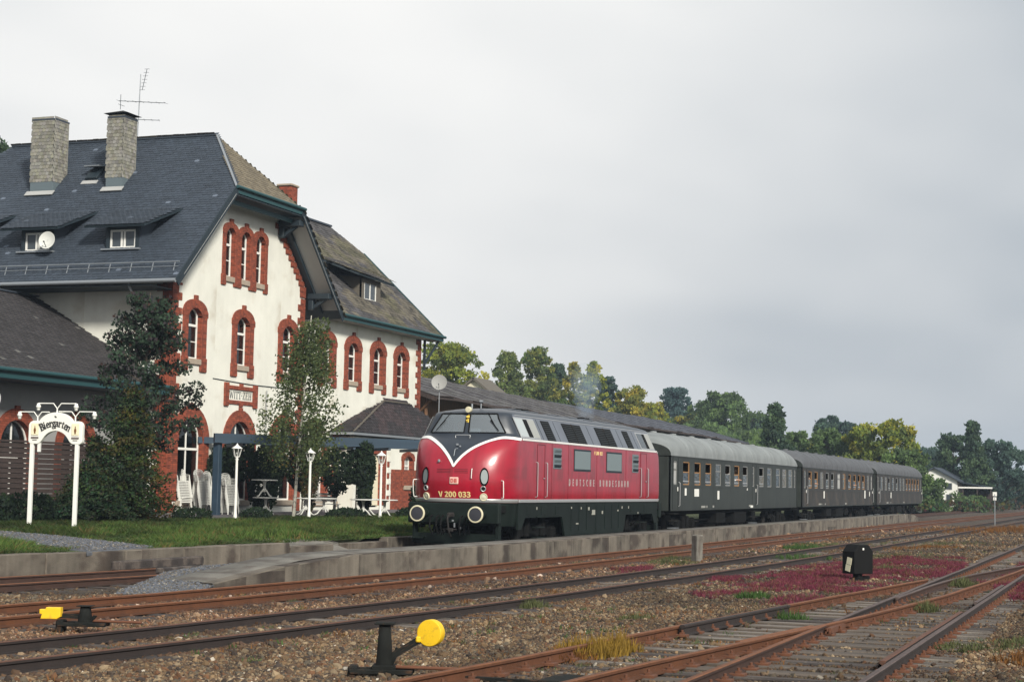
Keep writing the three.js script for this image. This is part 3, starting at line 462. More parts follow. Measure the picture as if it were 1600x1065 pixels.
// ---------------------------------------------------------------- arched windows with painted brick surrounds
function arcPts(W, y0, rise, n = 10) { // segmental arc from left to right
  const r = (W * W / 4 + rise * rise) / (2 * rise), cy = y0 + rise - r, a = Math.asin(W / 2 / r) * (rise > W / 2 ? 1 : 1); const out = []; const a0 = Math.acos(clamp((y0 - cy) / r, -1, 1));
  for (let i = 0; i <= n; i++) { const t = -a0 + 2 * a0 * i / n; out.push([r * Math.sin(t), cy + r * Math.cos(t)]); } return out;
}
function archedWindow(parent, x, y, z, o = {}) {
  const { W = 1.08, H = 2.12, T = 0.40, rise = 0.3, drop = 0.45, depth = 0.24, round = false, glassMat = M.dullGlass, name = 'window', bars = [0.66, 0.34], jambs = [1, 1], sill = true, ear = 0.05, TL = T } = o;
  const g = sub(name, parent); g.position.set(x, y, z);
  for (const s of [-1, 1]) if (jambs[(s + 1) / 2]) {
    const a = s < 0 ? -W / 2 - TL : W / 2, b = s < 0 ? -W / 2 : W / 2 + T;
    part('jamb', merge([b2(a, b, -drop, H - rise + 0.02, -depth - 0.04, 0.05, 0.012), ...(drop > 0.05 ? [b2(a - 0.045, b + 0.045, -drop - 0.12, 0.06, -0.05, 0.075, 0.012)] : [])]), M.red, g);
  }
  const hood = [0.12, 0.35, 0.6, 0.85, 1.1, 1.34].map(t => [(W / 2 + T - 0.01) * Math.cos(t), H - rise + 0.17 + (T * 0.84 + rise - 0.17) * Math.sin(t)]); const inner = arcPts(W, H - rise, rise, 12), outer = round ? arcPts(W + 2 * T, H - rise, rise + T, 14) : [[-W / 2 - T - ear, H - rise - 0.06], [-W / 2 - T - ear, H - rise + 0.16], ...hood.map(p => [-p[0], p[1]]), ...hood.slice().reverse(), [W / 2 + T + ear, H - rise + 0.16], [W / 2 + T + ear, H - rise - 0.06]];
  const pts = [...outer, ...(round ? [] : [[W / 2, H - rise - 0.06]]), ...inner.slice().reverse(), ...(round ? [] : [[-W / 2, H - rise - 0.06]])];
  part('arch', ext(poly(pts), depth + 0.115, -depth - 0.05, 4), M.red, g);
  part('keystone', b2(-0.13, 0.13, H - 0.02, H + T + 0.1, -0.05, 0.10, 0.015), M.red, g);
  if (sill) part('sill', b2(-W / 2 + 0.003, W / 2 - 0.003, -0.24, 0.0, -depth, 0.09, 0.02), M.stoneSill, g);
  const f = 0.075, zf = -depth + 0.0; const fo = [[-W / 2, 0], ...arcPts(W, H - rise, rise, 12), [W / 2, 0]], fi = [[-W / 2 + f, f], ...arcPts(W - 2 * f, H - rise, Math.max(0.05, rise - f * 0.6), 12).map(p => [p[0], p[1]]), [W / 2 - f, f]];
  const fs = poly(fo); fs.holes.push(new THREE.Path(fi.map(p => new THREE.Vector2(...p))));
  part('frame', ext(fs, 0.07, zf, 4), M.white, g);
  bars.forEach((b, i) => part('glazing_bar', b2(-W / 2 + f, W / 2 - f, H * b - (i ? 0.018 : 0.05), H * b + (i ? 0.018 : 0.05), zf + 0.012, zf + (i ? 0.05 : 0.085)), M.white, g));
  if (o.mullion) part('glazing_bar', b2(-0.035, 0.035, f, H - 0.12, zf + 0.013, zf + 0.062), M.white, g);
  const pane = ext(poly(fi), 0.012, zf + 0.02, 4); part('pane', pane, glassMat, g);
  // net curtain or blind behind the pane
  if (o.curtain !== false) part('curtain', b2(-W / 2 + f, W / 2 - f, 0.1, H * 0.62, zf - 0.10, zf - 0.085), M.soffit, g);
  return g;
}
const holeFor = (s, x, y, W, H) => { const p = new THREE.Path(); p.moveTo(x - W / 2 - 0.03, y - 0.1); p.lineTo(x + W / 2 + 0.03, y - 0.1); p.lineTo(x + W / 2 + 0.03, y + H + 0.05); p.lineTo(x - W / 2 - 0.03, y + H + 0.05); p.closePath(); s.holes.push(p); };
const paneSee = new THREE.MeshPhysicalMaterial({ color: lin(0.34, 0.37, 0.38), roughness: 0.03, transmission: 1, thickness: 0, ior: 1.55 });

// ---------------------------------------------------------------- the station
const ST = thing('station_building', 'large white station house with red brick window surrounds and steep dark slate roofs', 'station');
{
  // gable front
  const wall = ST;
  const s = poly([[61.15, 0.2], [72.95, 0.2], [72.95, 11.05], [70.05, 13.95], [64.05, 13.95], [61.15, 11.05]]);
  const wins = [62.95, 67.08, 71.35].map(x => ({ x, y: 6.86, W: 1.08, H: 2.12 }));
  const top = [65.72, 67.08, 68.44].map(x => ({ x, y: 10.62, W: 0.78, H: 2.12 }));
  const low = [62.9, 67.05, 71.2].map(x => ({ x, y: 1.0, W: 2.0, H: 3.42 }));
  for (const w of [...wins, ...top, ...low]) holeFor(s, w.x, w.y, w.W, w.H);
  part('gable_wall', boxUV(ext(s, 0.45, -37.45)), M.plaster, ST);
  // left wall, behind the lower roof
  part('side_wall', boxUV(b2(61.15, 61.6, 0.2, 10.95, -51, -37.46)), M.plaster, ST);
  part('back_wall', boxUV(b2(61.15, 73, 0.2, 11, -51.4, -51.0)), M.plaster, ST);
  part('right_wall', boxUV(b2(72.5, 72.95, 0.2, 10.95, -51, -37.46)), M.plaster, ST);
  for (const w of wins) archedWindow(wall, w.x, w.y, -37, { W: w.W, H: w.H, T: 0.43, drop: 0.4, glassMat: paneSee });
  top.forEach((w, i) => archedWindow(wall, w.x, w.y, -37, { W: w.W, H: w.H, T: 0.285, TL: i ? 0.578 : 0.285, ear: 0, rise: 0.26, drop: 0.28, jambs: [1, i === 2 ? 1 : 0], glassMat: paneSee }));
  for (const w of low) archedWindow(wall, w.x, w.y, -37, { W: w.W, H: w.H, T: 0.5, rise: 0.98, round: true, drop: 0.02, bars: [0.62], mullion: true, glassMat: paneSee, curtain: false });
  // name board in its own frame
  const nb = sub('name_board', wall); nb.position.set(67.05, 5.55, -37);
  const NW = 1.42, NH = 0.42;
  part('surround', merge([b2(-NW, NW, 0.23, NH - 0.02, -0.1, 0.06, 0.01), b2(-NW, NW, -NH + 0.02, -0.23, -0.1, 0.06, 0.01), b2(-NW, -NW + 0.33, -0.228, 0.228, -0.1, 0.059, 0.01), b2(NW - 0.33, NW, -0.228, 0.228, -0.1, 0.059, 0.01), ...[-NW + 0.13, NW - 0.13].map(x => bx(x, 0, 0, 0.36, 1.02, 0.16, 0.01)), bx(0, 0.42, 0, 0.26, 0.17, 0.17, 0.01), bx(0, -0.42, 0, 0.26, 0.17, 0.17, 0.01)]), M.red, nb);
  part('board', b2(-NW + 0.3, NW - 0.3, -0.26, 0.26, -0.08, -0.01), M.plasterGrey, nb);
  // painted brick corners
  const quoin = (p, x, z, y0, y1, sx, alt, side = true) => { let i = 0; for (let y = y0; y < y1 - 0.05; y += 0.31, i++) { const L = i % 2 ? alt[0] : alt[1]; const a = sx < 0 ? x - 0.036 : x - L, b = sx < 0 ? x + L : x + 0.036; part('quoin', b2(a, b, y, Math.min(y + 0.306, y1), side ? z - (i % 2 ? alt[1] : alt[0]) : z - 0.1, z + 0.036, 0.01), M.red, p); } };
  quoin(ST, 61.15, -37, 0.5, 9.9, -1, [0.45, 0.72]);
  quoin(ST, 72.95, -37, 0.5, 10.4, 1, [0.42, 0.68], false);
  // stepped brick band under the right verge
  for (let i = 0; i < 12; i++) { const y = 10.45 + i * 0.262, xr = 72.95 - Math.max(0, y + 0.2 - 11.0) / 0.969; part('quoin', b2(xr - 0.52 - (i % 2) * 0.03, xr + 0.02, y, y + 0.258, -37.1, -36.945, 0.01), M.red, ST); }
  part('downpipe', merge([rod([69.35, 0.5, -36.93], [69.35, 5.9, -36.93], 0.035)]), M.soffit, ST); part('cable', tube([[64.6, 6.15, -36.98], [68, 6.08, -36.97], [72.2, 6.12, -36.98]], 0.018, 12, 5), M.darkTrim, ST);
  // roof
  const roof = sub('main_roof', ST); const R = { x: 67.05, y: 17.13, e0: 59.4, e1: 74.7, ey: 9.72, hx0: 64.0, hx1: 70.1, hy: 14.18, zf: -35.8, zr: -38.6, zb: -52.2, zrb: -49.4 };
  part('roof_deck', slab([[R.e0, R.ey, R.zb], [R.e0, R.ey, R.zf], [R.hx0, R.hy, R.zf], [R.x, R.y, R.zr], [R.x, R.y, R.zrb], [R.hx0, R.hy, R.zb]], 0.14), M.darkTrim, roof);
  part('roof_deck', slab([[R.e1, R.ey, R.zf], [R.e1, R.ey, R.zb], [R.hx1, R.hy, R.zb], [R.x, R.y, R.zrb], [R.x, R.y, R.zr], [R.hx1, R.hy, R.zf]], 0.14), M.darkTrim, roof);
  part('roof_deck', slab([[R.hx0, R.hy, R.zf], [R.hx1, R.hy, R.zf], [R.x, R.y, R.zr]], 0.14), M.darkTrim, roof);
  part('roof_deck', slab([[R.hx1, R.hy, R.zb], [R.hx0, R.hy, R.zb], [R.x, R.y, R.zrb]], 0.14), M.darkTrim, roof);
  const L = Math.hypot(R.x - R.e0, R.y - R.ey), Lh = Math.hypot(R.hx0 - R.e0, R.hy - R.ey), W = R.zf - R.zb;
  shingles('slates', roof, M.slate, [R.e0, R.ey, R.zb], [0, 0, 1], [R.x - R.e0, R.y - R.ey, 0], [[0, -0.05], [W, -0.05], [W, Lh], [R.zr - R.zb, L], [R.zrb - R.zb, L], [0, Lh]], 0.235, 0.175, slateTone);
  shingles('slates', roof, M.slateOld, [R.e1, R.ey, R.zf], [0, 0, -1], [R.x - R.e1, R.y - R.ey, 0], [[0, -0.05], [W, -0.05], [W, Lh], [R.zf - R.zrb, L], [R.zf - R.zr, L], [0, Lh]], 0.3, 0.22, oldTone);
  const hl = Math.hypot(R.y - R.hy, R.zf - R.zr);
  shingles('slates', roof, M.slateOld, [R.hx0, R.hy, R.zf], [1, 0, 0], [0, R.y - R.hy, R.zr - R.zf], [[0, 0], [R.hx1 - R.hx0, 0], [R.x - R.hx0, hl]], 0.235, 0.175, (x, y) => { const k = 0.9 + 0.6 * rnd(); return [k * 1.15, k * 1.1, k * 0.95]; });
  part('hip_edge', merge([bar([R.hx0 - .02, R.hy + 0.05, R.zf], [R.x, R.y + 0.06, R.zr], 0.1, 0.03)]), M.zinc, roof);
  part('ridge_cap', bar([R.x, R.y + 0.04, R.zr], [R.x, R.y + 0.04, R.zrb], 0.16, 0.06), M.slate, roof);
  // gutters, boards, snow guard
  part('gutter', merge([rod([R.e0 - 0.09, R.ey - 0.03, R.zb], [R.e0 - 0.09, R.ey - 0.03, R.zf + 0.02], 0.085, 0.085, 10), rod([61.0, 9.3, -37.9], [61.0, 0.5, -37.9], 0.055), tube([[59.4, 9.66, -38.0], [59.7, 9.3, -38.0], [60.9, 9.15, -37.9], [61.0, 8.9, -37.9]], 0.055, 12, 6)]), M.zinc, roof);
  const dx = R.hx0 - R.e0, dy = R.hy - R.ey;
  for (const sd of [0, 1]) { // verge boards
    const X = x => sd ? 134.1 - x : x;
    part('verge_board', bar([X(R.e0 + 0.02), R.ey - 0.10, R.zf + 0.02], [X(R.hx0), R.hy - 0.10, R.zf + 0.02], 0.05, 0.34), M.darkTrim, roof);
    part('rafter', bar([X(R.e0 + 0.5), R.ey + 0.48 - 0.32, -36.78], [X(R.hx0 - 0.1), R.hy - 0.1 - 0.32, -36.78], 0.26, 0.22), M.darkTrim, roof);
    part('soffit', bar([X(R.e0 + 0.5), R.ey + 0.48 - 0.2, -36.2], [X(R.hx0 - 0.1), R.hy - 0.1 - 0.2, -36.2], 0.9, 0.02), M.soffit, roof);
  }
  part('soffit', boxUV(b2(R.e0, 61.1, R.ey - 0.2, R.ey - 0.16, R.zb, -37.0)), M.darkTrim, roof);
  part('eave_board', merge([b2(R.hx0 - 0.05, R.hx1 + 0.05, R.hy - 0.24, R.hy - 0.06, R.zf - 0.02, R.zf + 0.03), b2(R.hx0 - 0.05, R.hx1 + 0.05, R.hy - 0.62, R.hy - 0.42, -36.30, -36.24)]), M.teal, roof);
  part('gutter', rod([R.hx0 - 0.1, R.hy + 0.02, R.zf + 0.09], [R.hx1 + 0.15, R.hy + 0.02, R.zf + 0.09], 0.075, 0.075, 10), M.teal, roof);
  part('soffit', boxUV(b2(R.hx0, R.hx1, R.hy - 0.32, R.hy - 0.28, -36.97, R.zf)), M.darkTrim, roof);
  for (const [x, y] of [[70.2, 13.55], [73.35, 10.55]]) part('console', merge([b2(x - 0.22, x + 0.22, y - 0.12, y + 0.14, -36.96, -35.85, 0.02), b2(x - 0.16, x + 0.16, y - 0.62, y - 0.12, -36.96, -36.7, 0.03), bar([x, y - 0.55, -36.8], [x, y - 0.1, -36.1], 0.14, 0.14)]), M.darkTrim, roof);
  part('snow_guard', merge([rod([59.93, 10.52, R.zb], [59.93, 10.52, R.zf - 0.2], 0.022, 0.022, 6), rod([59.85, 10.32, R.zb], [59.85, 10.32, R.zf - 0.2], 0.014, 0.014, 5), ...Array.from({ length: 16 }, (_, i) => bar([59.8, 10.1, -36.2 - i], [59.95, 10.54, -36.2 - i], 0.035, 0.02))]), M.zinc, roof);
  // dormers on the left slope
  const sy = x => R.ey + 0.969 * (x - R.e0);
  for (const zc of [-39.35, -43.5, -47.65]) {
    const d = sub('dormer', ST); const w = 0.78, xf = 60.98, y0 = sy(xf) - 0.02, y1 = 12.2;
    part('roof_slab', slab([[60.45, y1 - 0.02, zc - w - 0.75], [60.45, y1 - 0.02, zc + w + 0.55], [62.95, sy(62.95) + 0.05, zc + w + 0.85], [62.95, sy(62.95) + 0.05, zc - w - 0.85]], 0.09), M.darkTrim, d);
    shingles('slates', d, M.slate, [60.42, y1 - 0.01, zc - w - 0.75], [0, 0, 1], [2.5, sy(62.95) + 0.07 - y1, 0], [[0, 0], [2 * w + 1.3, 0], [2 * w + 1.5, 2.55], [-0.1, 2.55]], 0.235, 0.175, slateTone);
    for (const q of [-1, 1]) part('cheek', slab(q > 0 ? [[xf, y0, zc + w], [62.2, sy(62.2), zc + w], [62.6, 12.6, zc + w], [xf, y1, zc + w]] : [[xf, y1, zc - w], [62.6, 12.6, zc - w], [62.2, sy(62.2), zc - w], [xf, y0, zc - w]], 0.08), M.slate, d);
    part('front_board', merge([b2(xf - 0.02, xf + 0.1, y0, y1, zc - w, zc - w + 0.16), b2(xf - 0.02, xf + 0.1, y0, y1, zc + w - 0.16, zc + w), b2(xf - 0.02, xf + 0.1, y1 - 0.14, y1, zc - w + .16, zc + w - .16)]), M.darkTrim, d);
    part('sill', b2(xf - 0.22, xf + 0.1, y0 - 0.03, y0 + 0.03, zc - w - 0.12, zc + w + 0.12), M.zinc, d);
    const zz = [zc - w + 0.17, zc - 0.03, zc + 0.03, zc + w - 0.17];
    part('frame', merge([b2(xf + 0.03, xf + 0.09, y0 + 0.03, y0 + 0.13, zz[0], zz[3]), b2(xf + 0.03, xf + 0.09, y1 - 0.22, y1 - 0.14, zz[0], zz[3]), ...zz.map((z, i) => b2(xf + 0.031, xf + 0.089, y0 + 0.12, y1 - 0.21, i % 2 ? z - 0.08 : z, i % 2 ? z : z + 0.08))]), M.white, d);
    part('pane', b2(xf + 0.07, xf + 0.08, y0 + 0.1, y1 - 0.2, zz[0] + .01, zz[3] - .01), M.dullGlass, d);
  }
  { // roof hatch
    const h = sub('roof_hatch', ST); part('kerb', bx(65.0, 15.2, -43.5, 0.7, 0.24, 0.62, 0.02, [0, 0, 0.77]), M.darkTrim, h); part('lid', bx(65.1, 15.62, -43.5, 0.85, 0.05, 0.75, 0.01, [0, 0, 0.12]), M.zinc, h); part('sill', bx(64.6, 14.82, -43.5, 0.25, 0.03, 0.8, 0, [0, 0, 0.77]), M.soffit, h);
  }
  // chimneys clad in pale slates
  const chim = (x0, x1, z0, z1, y0, y1, cap) => {
    const c = sub('chimney', ST); part('stack', boxUV(b2(x0, x1, y0, y1, z0, z1)), M.slateLight, c);
    const D = (O, U, w) => shingles('slates', c, M.slateLight, O, U, [0, 1, 0], [[0, 0], [w, 0], [w, y1 - y0 - 0.55], [0, y1 - y0 - 0.55]], 0.165, 0.15, greyTone, 0.35);
    D([x0 - 0.012, y0 + 0.5, z0], [0, 0, 1], z1 - z0); D([x0, y0 + 0.5, z1 + 0.012], [1, 0, 0], x1 - x0);
    part('flashing', merge([b2(x0 - 0.03, x1 + 0.03, y0, y0 + 0.52, z0 - 0.03, z1 + 0.03)]), std({ color: lin(0.11, 0.14, 0.155), roughness: 0.5 }), c);
    part('apron', bx(x0 - 0.18, y0 - 0.02, (z0 + z1) / 2, 0.3, 0.03, z1 - z0 + 0.3, 0, [0, 0, 0.77]), M.soffit, c);
    part('corner_strip', merge([[x0, z0], [x0, z1], [x1, z1]].map(([x, z]) => b2(x - 0.035, x + 0.035, y0 + 0.5, y1, z - 0.035, z + 0.035))), M.slateLight, c); part('crown', b2(x0 - 0.05, x1 + 0.05, y1, y1 + 0.07, z0 - 0.05, z1 + 0.05), M.slate, c);
    if (cap) part('cowl', merge([b2(x0 + 0.1, x0 + 0.16, y1 + 0.07, y1 + 0.2, z0 + 0.1, z0 + 0.16), b2(x1 - 0.16, x1 - 0.1, y1 + 0.07, y1 + 0.2, z0 + 0.1, z0 + 0.16), b2(x0 + 0.1, x0 + 0.16, y1 + 0.07, y1 + 0.2, z1 - 0.16, z1 - 0.1), b2(x1 - 0.16, x1 - 0.1, y1 + 0.07, y1 + 0.2, z1 - 0.16, z1 - 0.1), (() => { const g = new THREE.ConeGeometry(0.86, 0.22, 4, 1); g.rotateY(Math.PI / 4); g.translate((x0 + x1) / 2, y1 + 0.31, (z0 + z1) / 2); return clean(g); })()]), M.black, c);
  };
  chim(64.2, 65.15, -46.25, -45.1, 14.35, 17.62, false); chim(64.25, 65.2, -42.38, -41.6, 14.4, 17.55, true);
  { const c = sub('chimney', ST); c.userData.label = 'small red brick chimney'; part('stack', boxUV(b2(84.9, 85.7, 15.8, 18.15, -44.9, -44.1)), M.red, c); part('crown', merge([b2(84.82, 85.78, 18.15, 18.27, -44.98, -44.02, 0.03)]), M.stoneSill, c); part('flue_opening', b2(84.88, 84.91, 17.1, 17.6, -44.65, -44.4), M.black, c); }
  // ---------------- the wing
  const wing = ST;
  const ws = poly([[72.9, 0.2], [90.8, 0.2], [90.8, 10.6], [72.9, 10.6]]);
  const ww = [78.75, 81.8, 84.95, 88.05].map(x => ({ x, y: 7.1, W: 1.15, H: 2.0 }));
  const wl = [{ x: 78.15, y: 0.9, W: 1.2, H: 2.9 }, { x: 80.6, y: 0.9, W: 1.15, H: 3.4 }];
  for (const w of [...ww, ...wl]) holeFor(ws, w.x, w.y, w.W, w.H);
  part('wing_wall', boxUV(ext(ws, 0.45, -39.05)), M.plaster, wing);
  for (const w of ww) archedWindow(wing, w.x, w.y, -38.6, { W: w.W, H: w.H, T: 0.46, rise: 0.34, drop: 0.36, glassMat: paneSee });
  archedWindow(wing, 78.15, 0.9, -38.6, { W: 1.2, H: 2.9, T: 0.42, rise: 0.3, drop: 0.02, glassMat: M.soffit, mullion: true, curtain: false }); archedWindow(wing, 80.6, 0.9, -38.6, { W: 1.15, H: 3.4, T: 0.45, rise: 0.45, drop: 0.02, glassMat: paneSee });
  part('side_wall', boxUV(b2(90.35, 90.8, 0.2, 10.6, -50, -39.06)), M.plaster, ST);
  part('gable_top', boxUV((() => { const g = ext(poly([[-39.05, 10.6], [-50, 10.6], [-48.2, 13], [-46, 15.1], [-43, 15.1], [-40.9, 13]].map(p => [-p[0], p[1]])), 0.4, 0); g.rotateY(Math.PI / 2); g.translate(90.37, 0, 0); return g; })()), M.plaster, ST);
  quoin(ST, 90.8, -38.6, 0.4, 10.2, 1, [0.42, 0.68]);
  const wr = sub('wing_roof', ST); const K = { x0: 70.5, x1: 92.2, ez: -37.8, ey: 10.3, rz: -44.5, ry: 16.7, hy: 15.3 };
  const hz = K.ez - (K.hy - K.ey) / 0.955; const xr = 90.7;
  part('roof_deck', slab([[K.x0, K.ey, K.ez], [K.x1, K.ey, K.ez], [K.x1, K.hy, hz], [xr, K.ry, K.rz], [K.x0, K.ry, K.rz]], 0.14), M.darkTrim, wr);
  part('roof_deck', slab([[K.x1, K.ey, 2 * K.rz - K.ez], [K.x0, K.ey, 2 * K.rz - K.ez], [K.x0, K.ry, K.rz], [xr, K.ry, K.rz], [K.x1, K.hy, 2 * K.rz - hz]], 0.14), M.slateOld, wr);
  part('roof_deck', slab([[K.x1, K.hy, hz], [K.x1, K.hy, 2 * K.rz - hz], [xr, K.ry, K.rz]], 0.14), M.slateOld, wr);
  const WL = Math.hypot(K.ry - K.ey, K.rz - K.ez);
  shingles('slates', wr, M.slateOld, [73.6, K.ey, K.ez], [1, 0, 0], [0, K.ry - K.ey, K.rz - K.ez], [[0, -0.05], [K.x1 - 73.6, -0.05], [K.x1 - 73.6, Math.hypot(K.hy - K.ey, hz - K.ez)], [xr - 73.6, WL], [0, WL]], 0.34, 0.24, oldTone, 1.4);
  part('ridge_cap', bar([80, K.ry + 0.05, K.rz], [xr, K.ry + 0.05, K.rz], 0.3, 0.1), M.slate, wr);
  part('eave_board', merge([b2(73.2, K.x1, K.ey - 0.26, K.ey - 0.05, K.ez - 0.03, K.ez + 0.03)]), M.teal, wr); part('gutter', rod([73.6, K.ey - 0.02, K.ez + 0.1], [K.x1 + 0.1, K.ey - 0.02, K.ez + 0.1], 0.08, 0.08, 10), M.teal, wr);
  part('soffit', boxUV(b2(73.2, K.x1, K.ey - 0.28, K.ey - 0.24, -38.6, K.ez)), M.plasterGrey, wr);
  part('verge_board', merge([bar([K.x1, K.ey - 0.1, K.ez], [K.x1, K.hy - 0.1, hz], 0.06, 0.3)]), M.teal, wr);
  part('brace', merge([bar([90.85, 8.6, -38.4], [91.9, 10.05, -37.95], 0.1, 0.1), b2(90.82, 90.94, 8.3, 10.2, -38.45, -38.33)]), M.darkTrim, wr);
  { // long low dormer
    const d = sub('dormer', ST); const yf = z => K.ey + 0.955 * (K.ez - z), zf = -39.25;
    part('roof_slab', slab([[83.0, 12.92, zf + 0.35], [87.6, 12.82, zf + 0.35], [89.8, yf(-41.3) + 0.02, -41.3], [82.2, yf(-41.6) + 0.02, -41.6]], 0.1), M.darkTrim, d);
    shingles('slates', d, M.slateOld, [83.0, 12.95, zf + 0.38], [1, 0, 0], [0, 1.05, -2.55], [[0, 0], [4.6, 0], [6.6, 2.6], [-0.8, 2.7]], 0.34, 0.24, oldTone, 1.4);
    part('front', merge([b2(84.0, 84.4, yf(zf), 12.85, zf - 0.1, zf), b2(85.95, 86.5, yf(zf), 12.85, zf - 0.1, zf), b2(84.4, 85.95, 12.6, 12.85, zf - 0.1, zf - .002)]), M.slateOld, d);
    part('cheek', slab([[84.0, yf(zf), zf], [84.0, 12.85, zf], [84.0, yf(-40.6), -40.6]], 0.05), M.slateOld, d);
    part('frame', merge([b2(84.4, 84.48, 11.7, 12.6, zf - 0.06, zf - .01), b2(85.14, 85.22, 11.7, 12.6, zf - 0.06, zf - .01), b2(85.87, 85.95, 11.7, 12.6, zf - 0.06, zf - .01), b2(84.4, 85.95, 11.66, 11.75, zf - 0.061, zf - .009)]), M.white, d); part('pane', b2(84.42, 85.93, 11.7, 12.6, zf - 0.05, zf - 0.04), M.dullGlass, d);
  }
  // ---------------- porch with hipped roof
  const po = thing('station_porch', 'small station porch with hipped dark roof, cream door and red brick corners', 'porch'); const Z0 = -37.2, px0 = 79.2, px1 = 94.2, ey = 4.4, ry = 6.22, rz = -38.2, ra = 85.0, rb = 88.4;
  part('roof_deck', slab([[px0, ey, Z0], [px1, ey, Z0], [rb, ry, rz], [ra, ry, rz]], 0.12), M.darkTrim, po);
  part('roof_deck', slab([[px0, ey, -39], [px0, ey, Z0], [ra, ry, rz]], 0.12), M.darkTrim, po); part('roof_deck', slab([[px1, ey, Z0], [px1, ey, -39], [rb, ry, rz]], 0.12), M.porchRoof, po); part('roof_deck', slab([[px1, ey, -39], [px0, ey, -39], [ra, ry, rz], [rb, ry, rz]], 0.12), M.porchRoof, po); part('ridge_cap', merge([bar([ra, ry + 0.04, rz], [rb, ry + 0.04, rz], 0.16, 0.06), bar([px0, ey + 0.05, Z0], [ra, ry + 0.05, rz], 0.1, 0.05)]), M.slateOld, po);
  const pl = Math.hypot(ry - ey, rz - Z0); const pt = (x, y) => { const k = 0.6 + 0.7 * rnd(); return fbm(x, y, 3, 221) > 0.55 ? [k * 1.7, k * 1.4, k * 1.35] : [k, k, k]; };
  shingles('slates', po, M.porchRoof, [px0, ey, Z0], [1, 0, 0], [0, ry - ey, rz - Z0], [[0, 0], [px1 - px0, 0], [rb - px0, pl], [ra - px0, pl]], 0.3, 0.2, pt);
  shingles('slates', po, M.porchRoof, [px0, ey, -39], [0, 0, 1], [ra - px0, ry - ey, 0], [[0, 0], [1.8, 0], [0.8, Math.hypot(ra - px0, ry - ey)]], 0.3, 0.2, pt);
  part('gutter', merge([b2(px0 - 0.05, px1 + 0.05, ey - 0.14, ey - 0.02, Z0 - 0.02, Z0 + 0.04), b2(px0 - 0.04, px0 + 0.02, ey - 0.14, ey - 0.02, -38.6, Z0 - 0.03)]), M.zinc, po);
  const ps = poly([[80.3, 0.3], [93.2, 0.3], [93.2, 4.2], [80.3, 4.2]]); holeFor(ps, 82.9, 0.7, 1.5, 2.7); holeFor(ps, 87.2, 1.6, 1.1, 1.7);
  part('wall', boxUV(ext(ps, 0.3, -38.0)), M.plaster, po); part('side_wall', boxUV(b2(80.3, 80.6, 0.3, 4.2, -38.6, -38.01)), M.plaster, po);
  const dr = sub('door', po); dr.position.set(82.9, 0.7, -37.7);
  part('leaf', ext(poly([[-0.75, 0], ...arcPts(1.5, 2.35, 0.35, 10), [0.75, 0]]), 0.08, -0.2), M.cream, dr);
  part('panel_line', merge([b2(-0.02, 0.02, 0.05, 2.5, -0.12, -0.105), b2(-0.7, 0.7, 1.5, 1.54, -0.12, -0.1)]), M.soffit, dr);
  part('surround', merge([b2(-1.4, -0.75, 0, 2.9, -0.2, 0.05, 0.01), b2(0.75, 1.4, 0, 2.9, -0.2, 0.05, 0.01), ext(poly([[-1.4, 2.4], [-1.4, 3.2], [1.4, 3.2], [1.4, 2.4], [0.75, 2.35], ...arcPts(1.5, 2.35, 0.35, 10).reverse(), [-0.75, 2.35]]), 0.23, -0.19)]), M.red, dr);
  for (let i = 0; i < 8; i++) part('quoin', b2(84.5, 84.75 + (i % 2) * 0.2, 0.9 + i * 0.3, 1.18 + i * 0.3, -37.75, -37.66, 0.01), i % 2 ? M.plaster : M.red, po);
  part('brick_panel', boxUV(b2(85.0, 93.2, 0.4, 2.6, -37.8, -37.67)), M.red, po);
  archedWindow(po, 87.2, 1.75, -37.67, { W: 1.1, H: 1.6, T: 0.25, rise: 0.2, drop: 0.05, mullion: true, glassMat: M.soffit, curtain: false });
}
{ // name on its plate: old, faded letters that can hardly be read any more
  const font = await new FontLoader().loadAsync('fonts/droid/droid_serif_bold.typeface.json');
  const g = new TextGeometry('WITT·ZEH', { font, size: 0.27, depth: 0.012, curveSegments: 3 }); g.computeBoundingBox(); const w = g.boundingBox.max.x - g.boundingBox.min.x; g.translate(-w / 2, -0.135, 0); g.scale(2.0 / w, 1.25, 1);
  const nb = ST.getObjectByName('name_board'); const m = part('lettering', clean(g), std({ color: lin(0.10, 0.11, 0.105), roughness: 0.9 }), nb); m.position.z = -0.008;
}
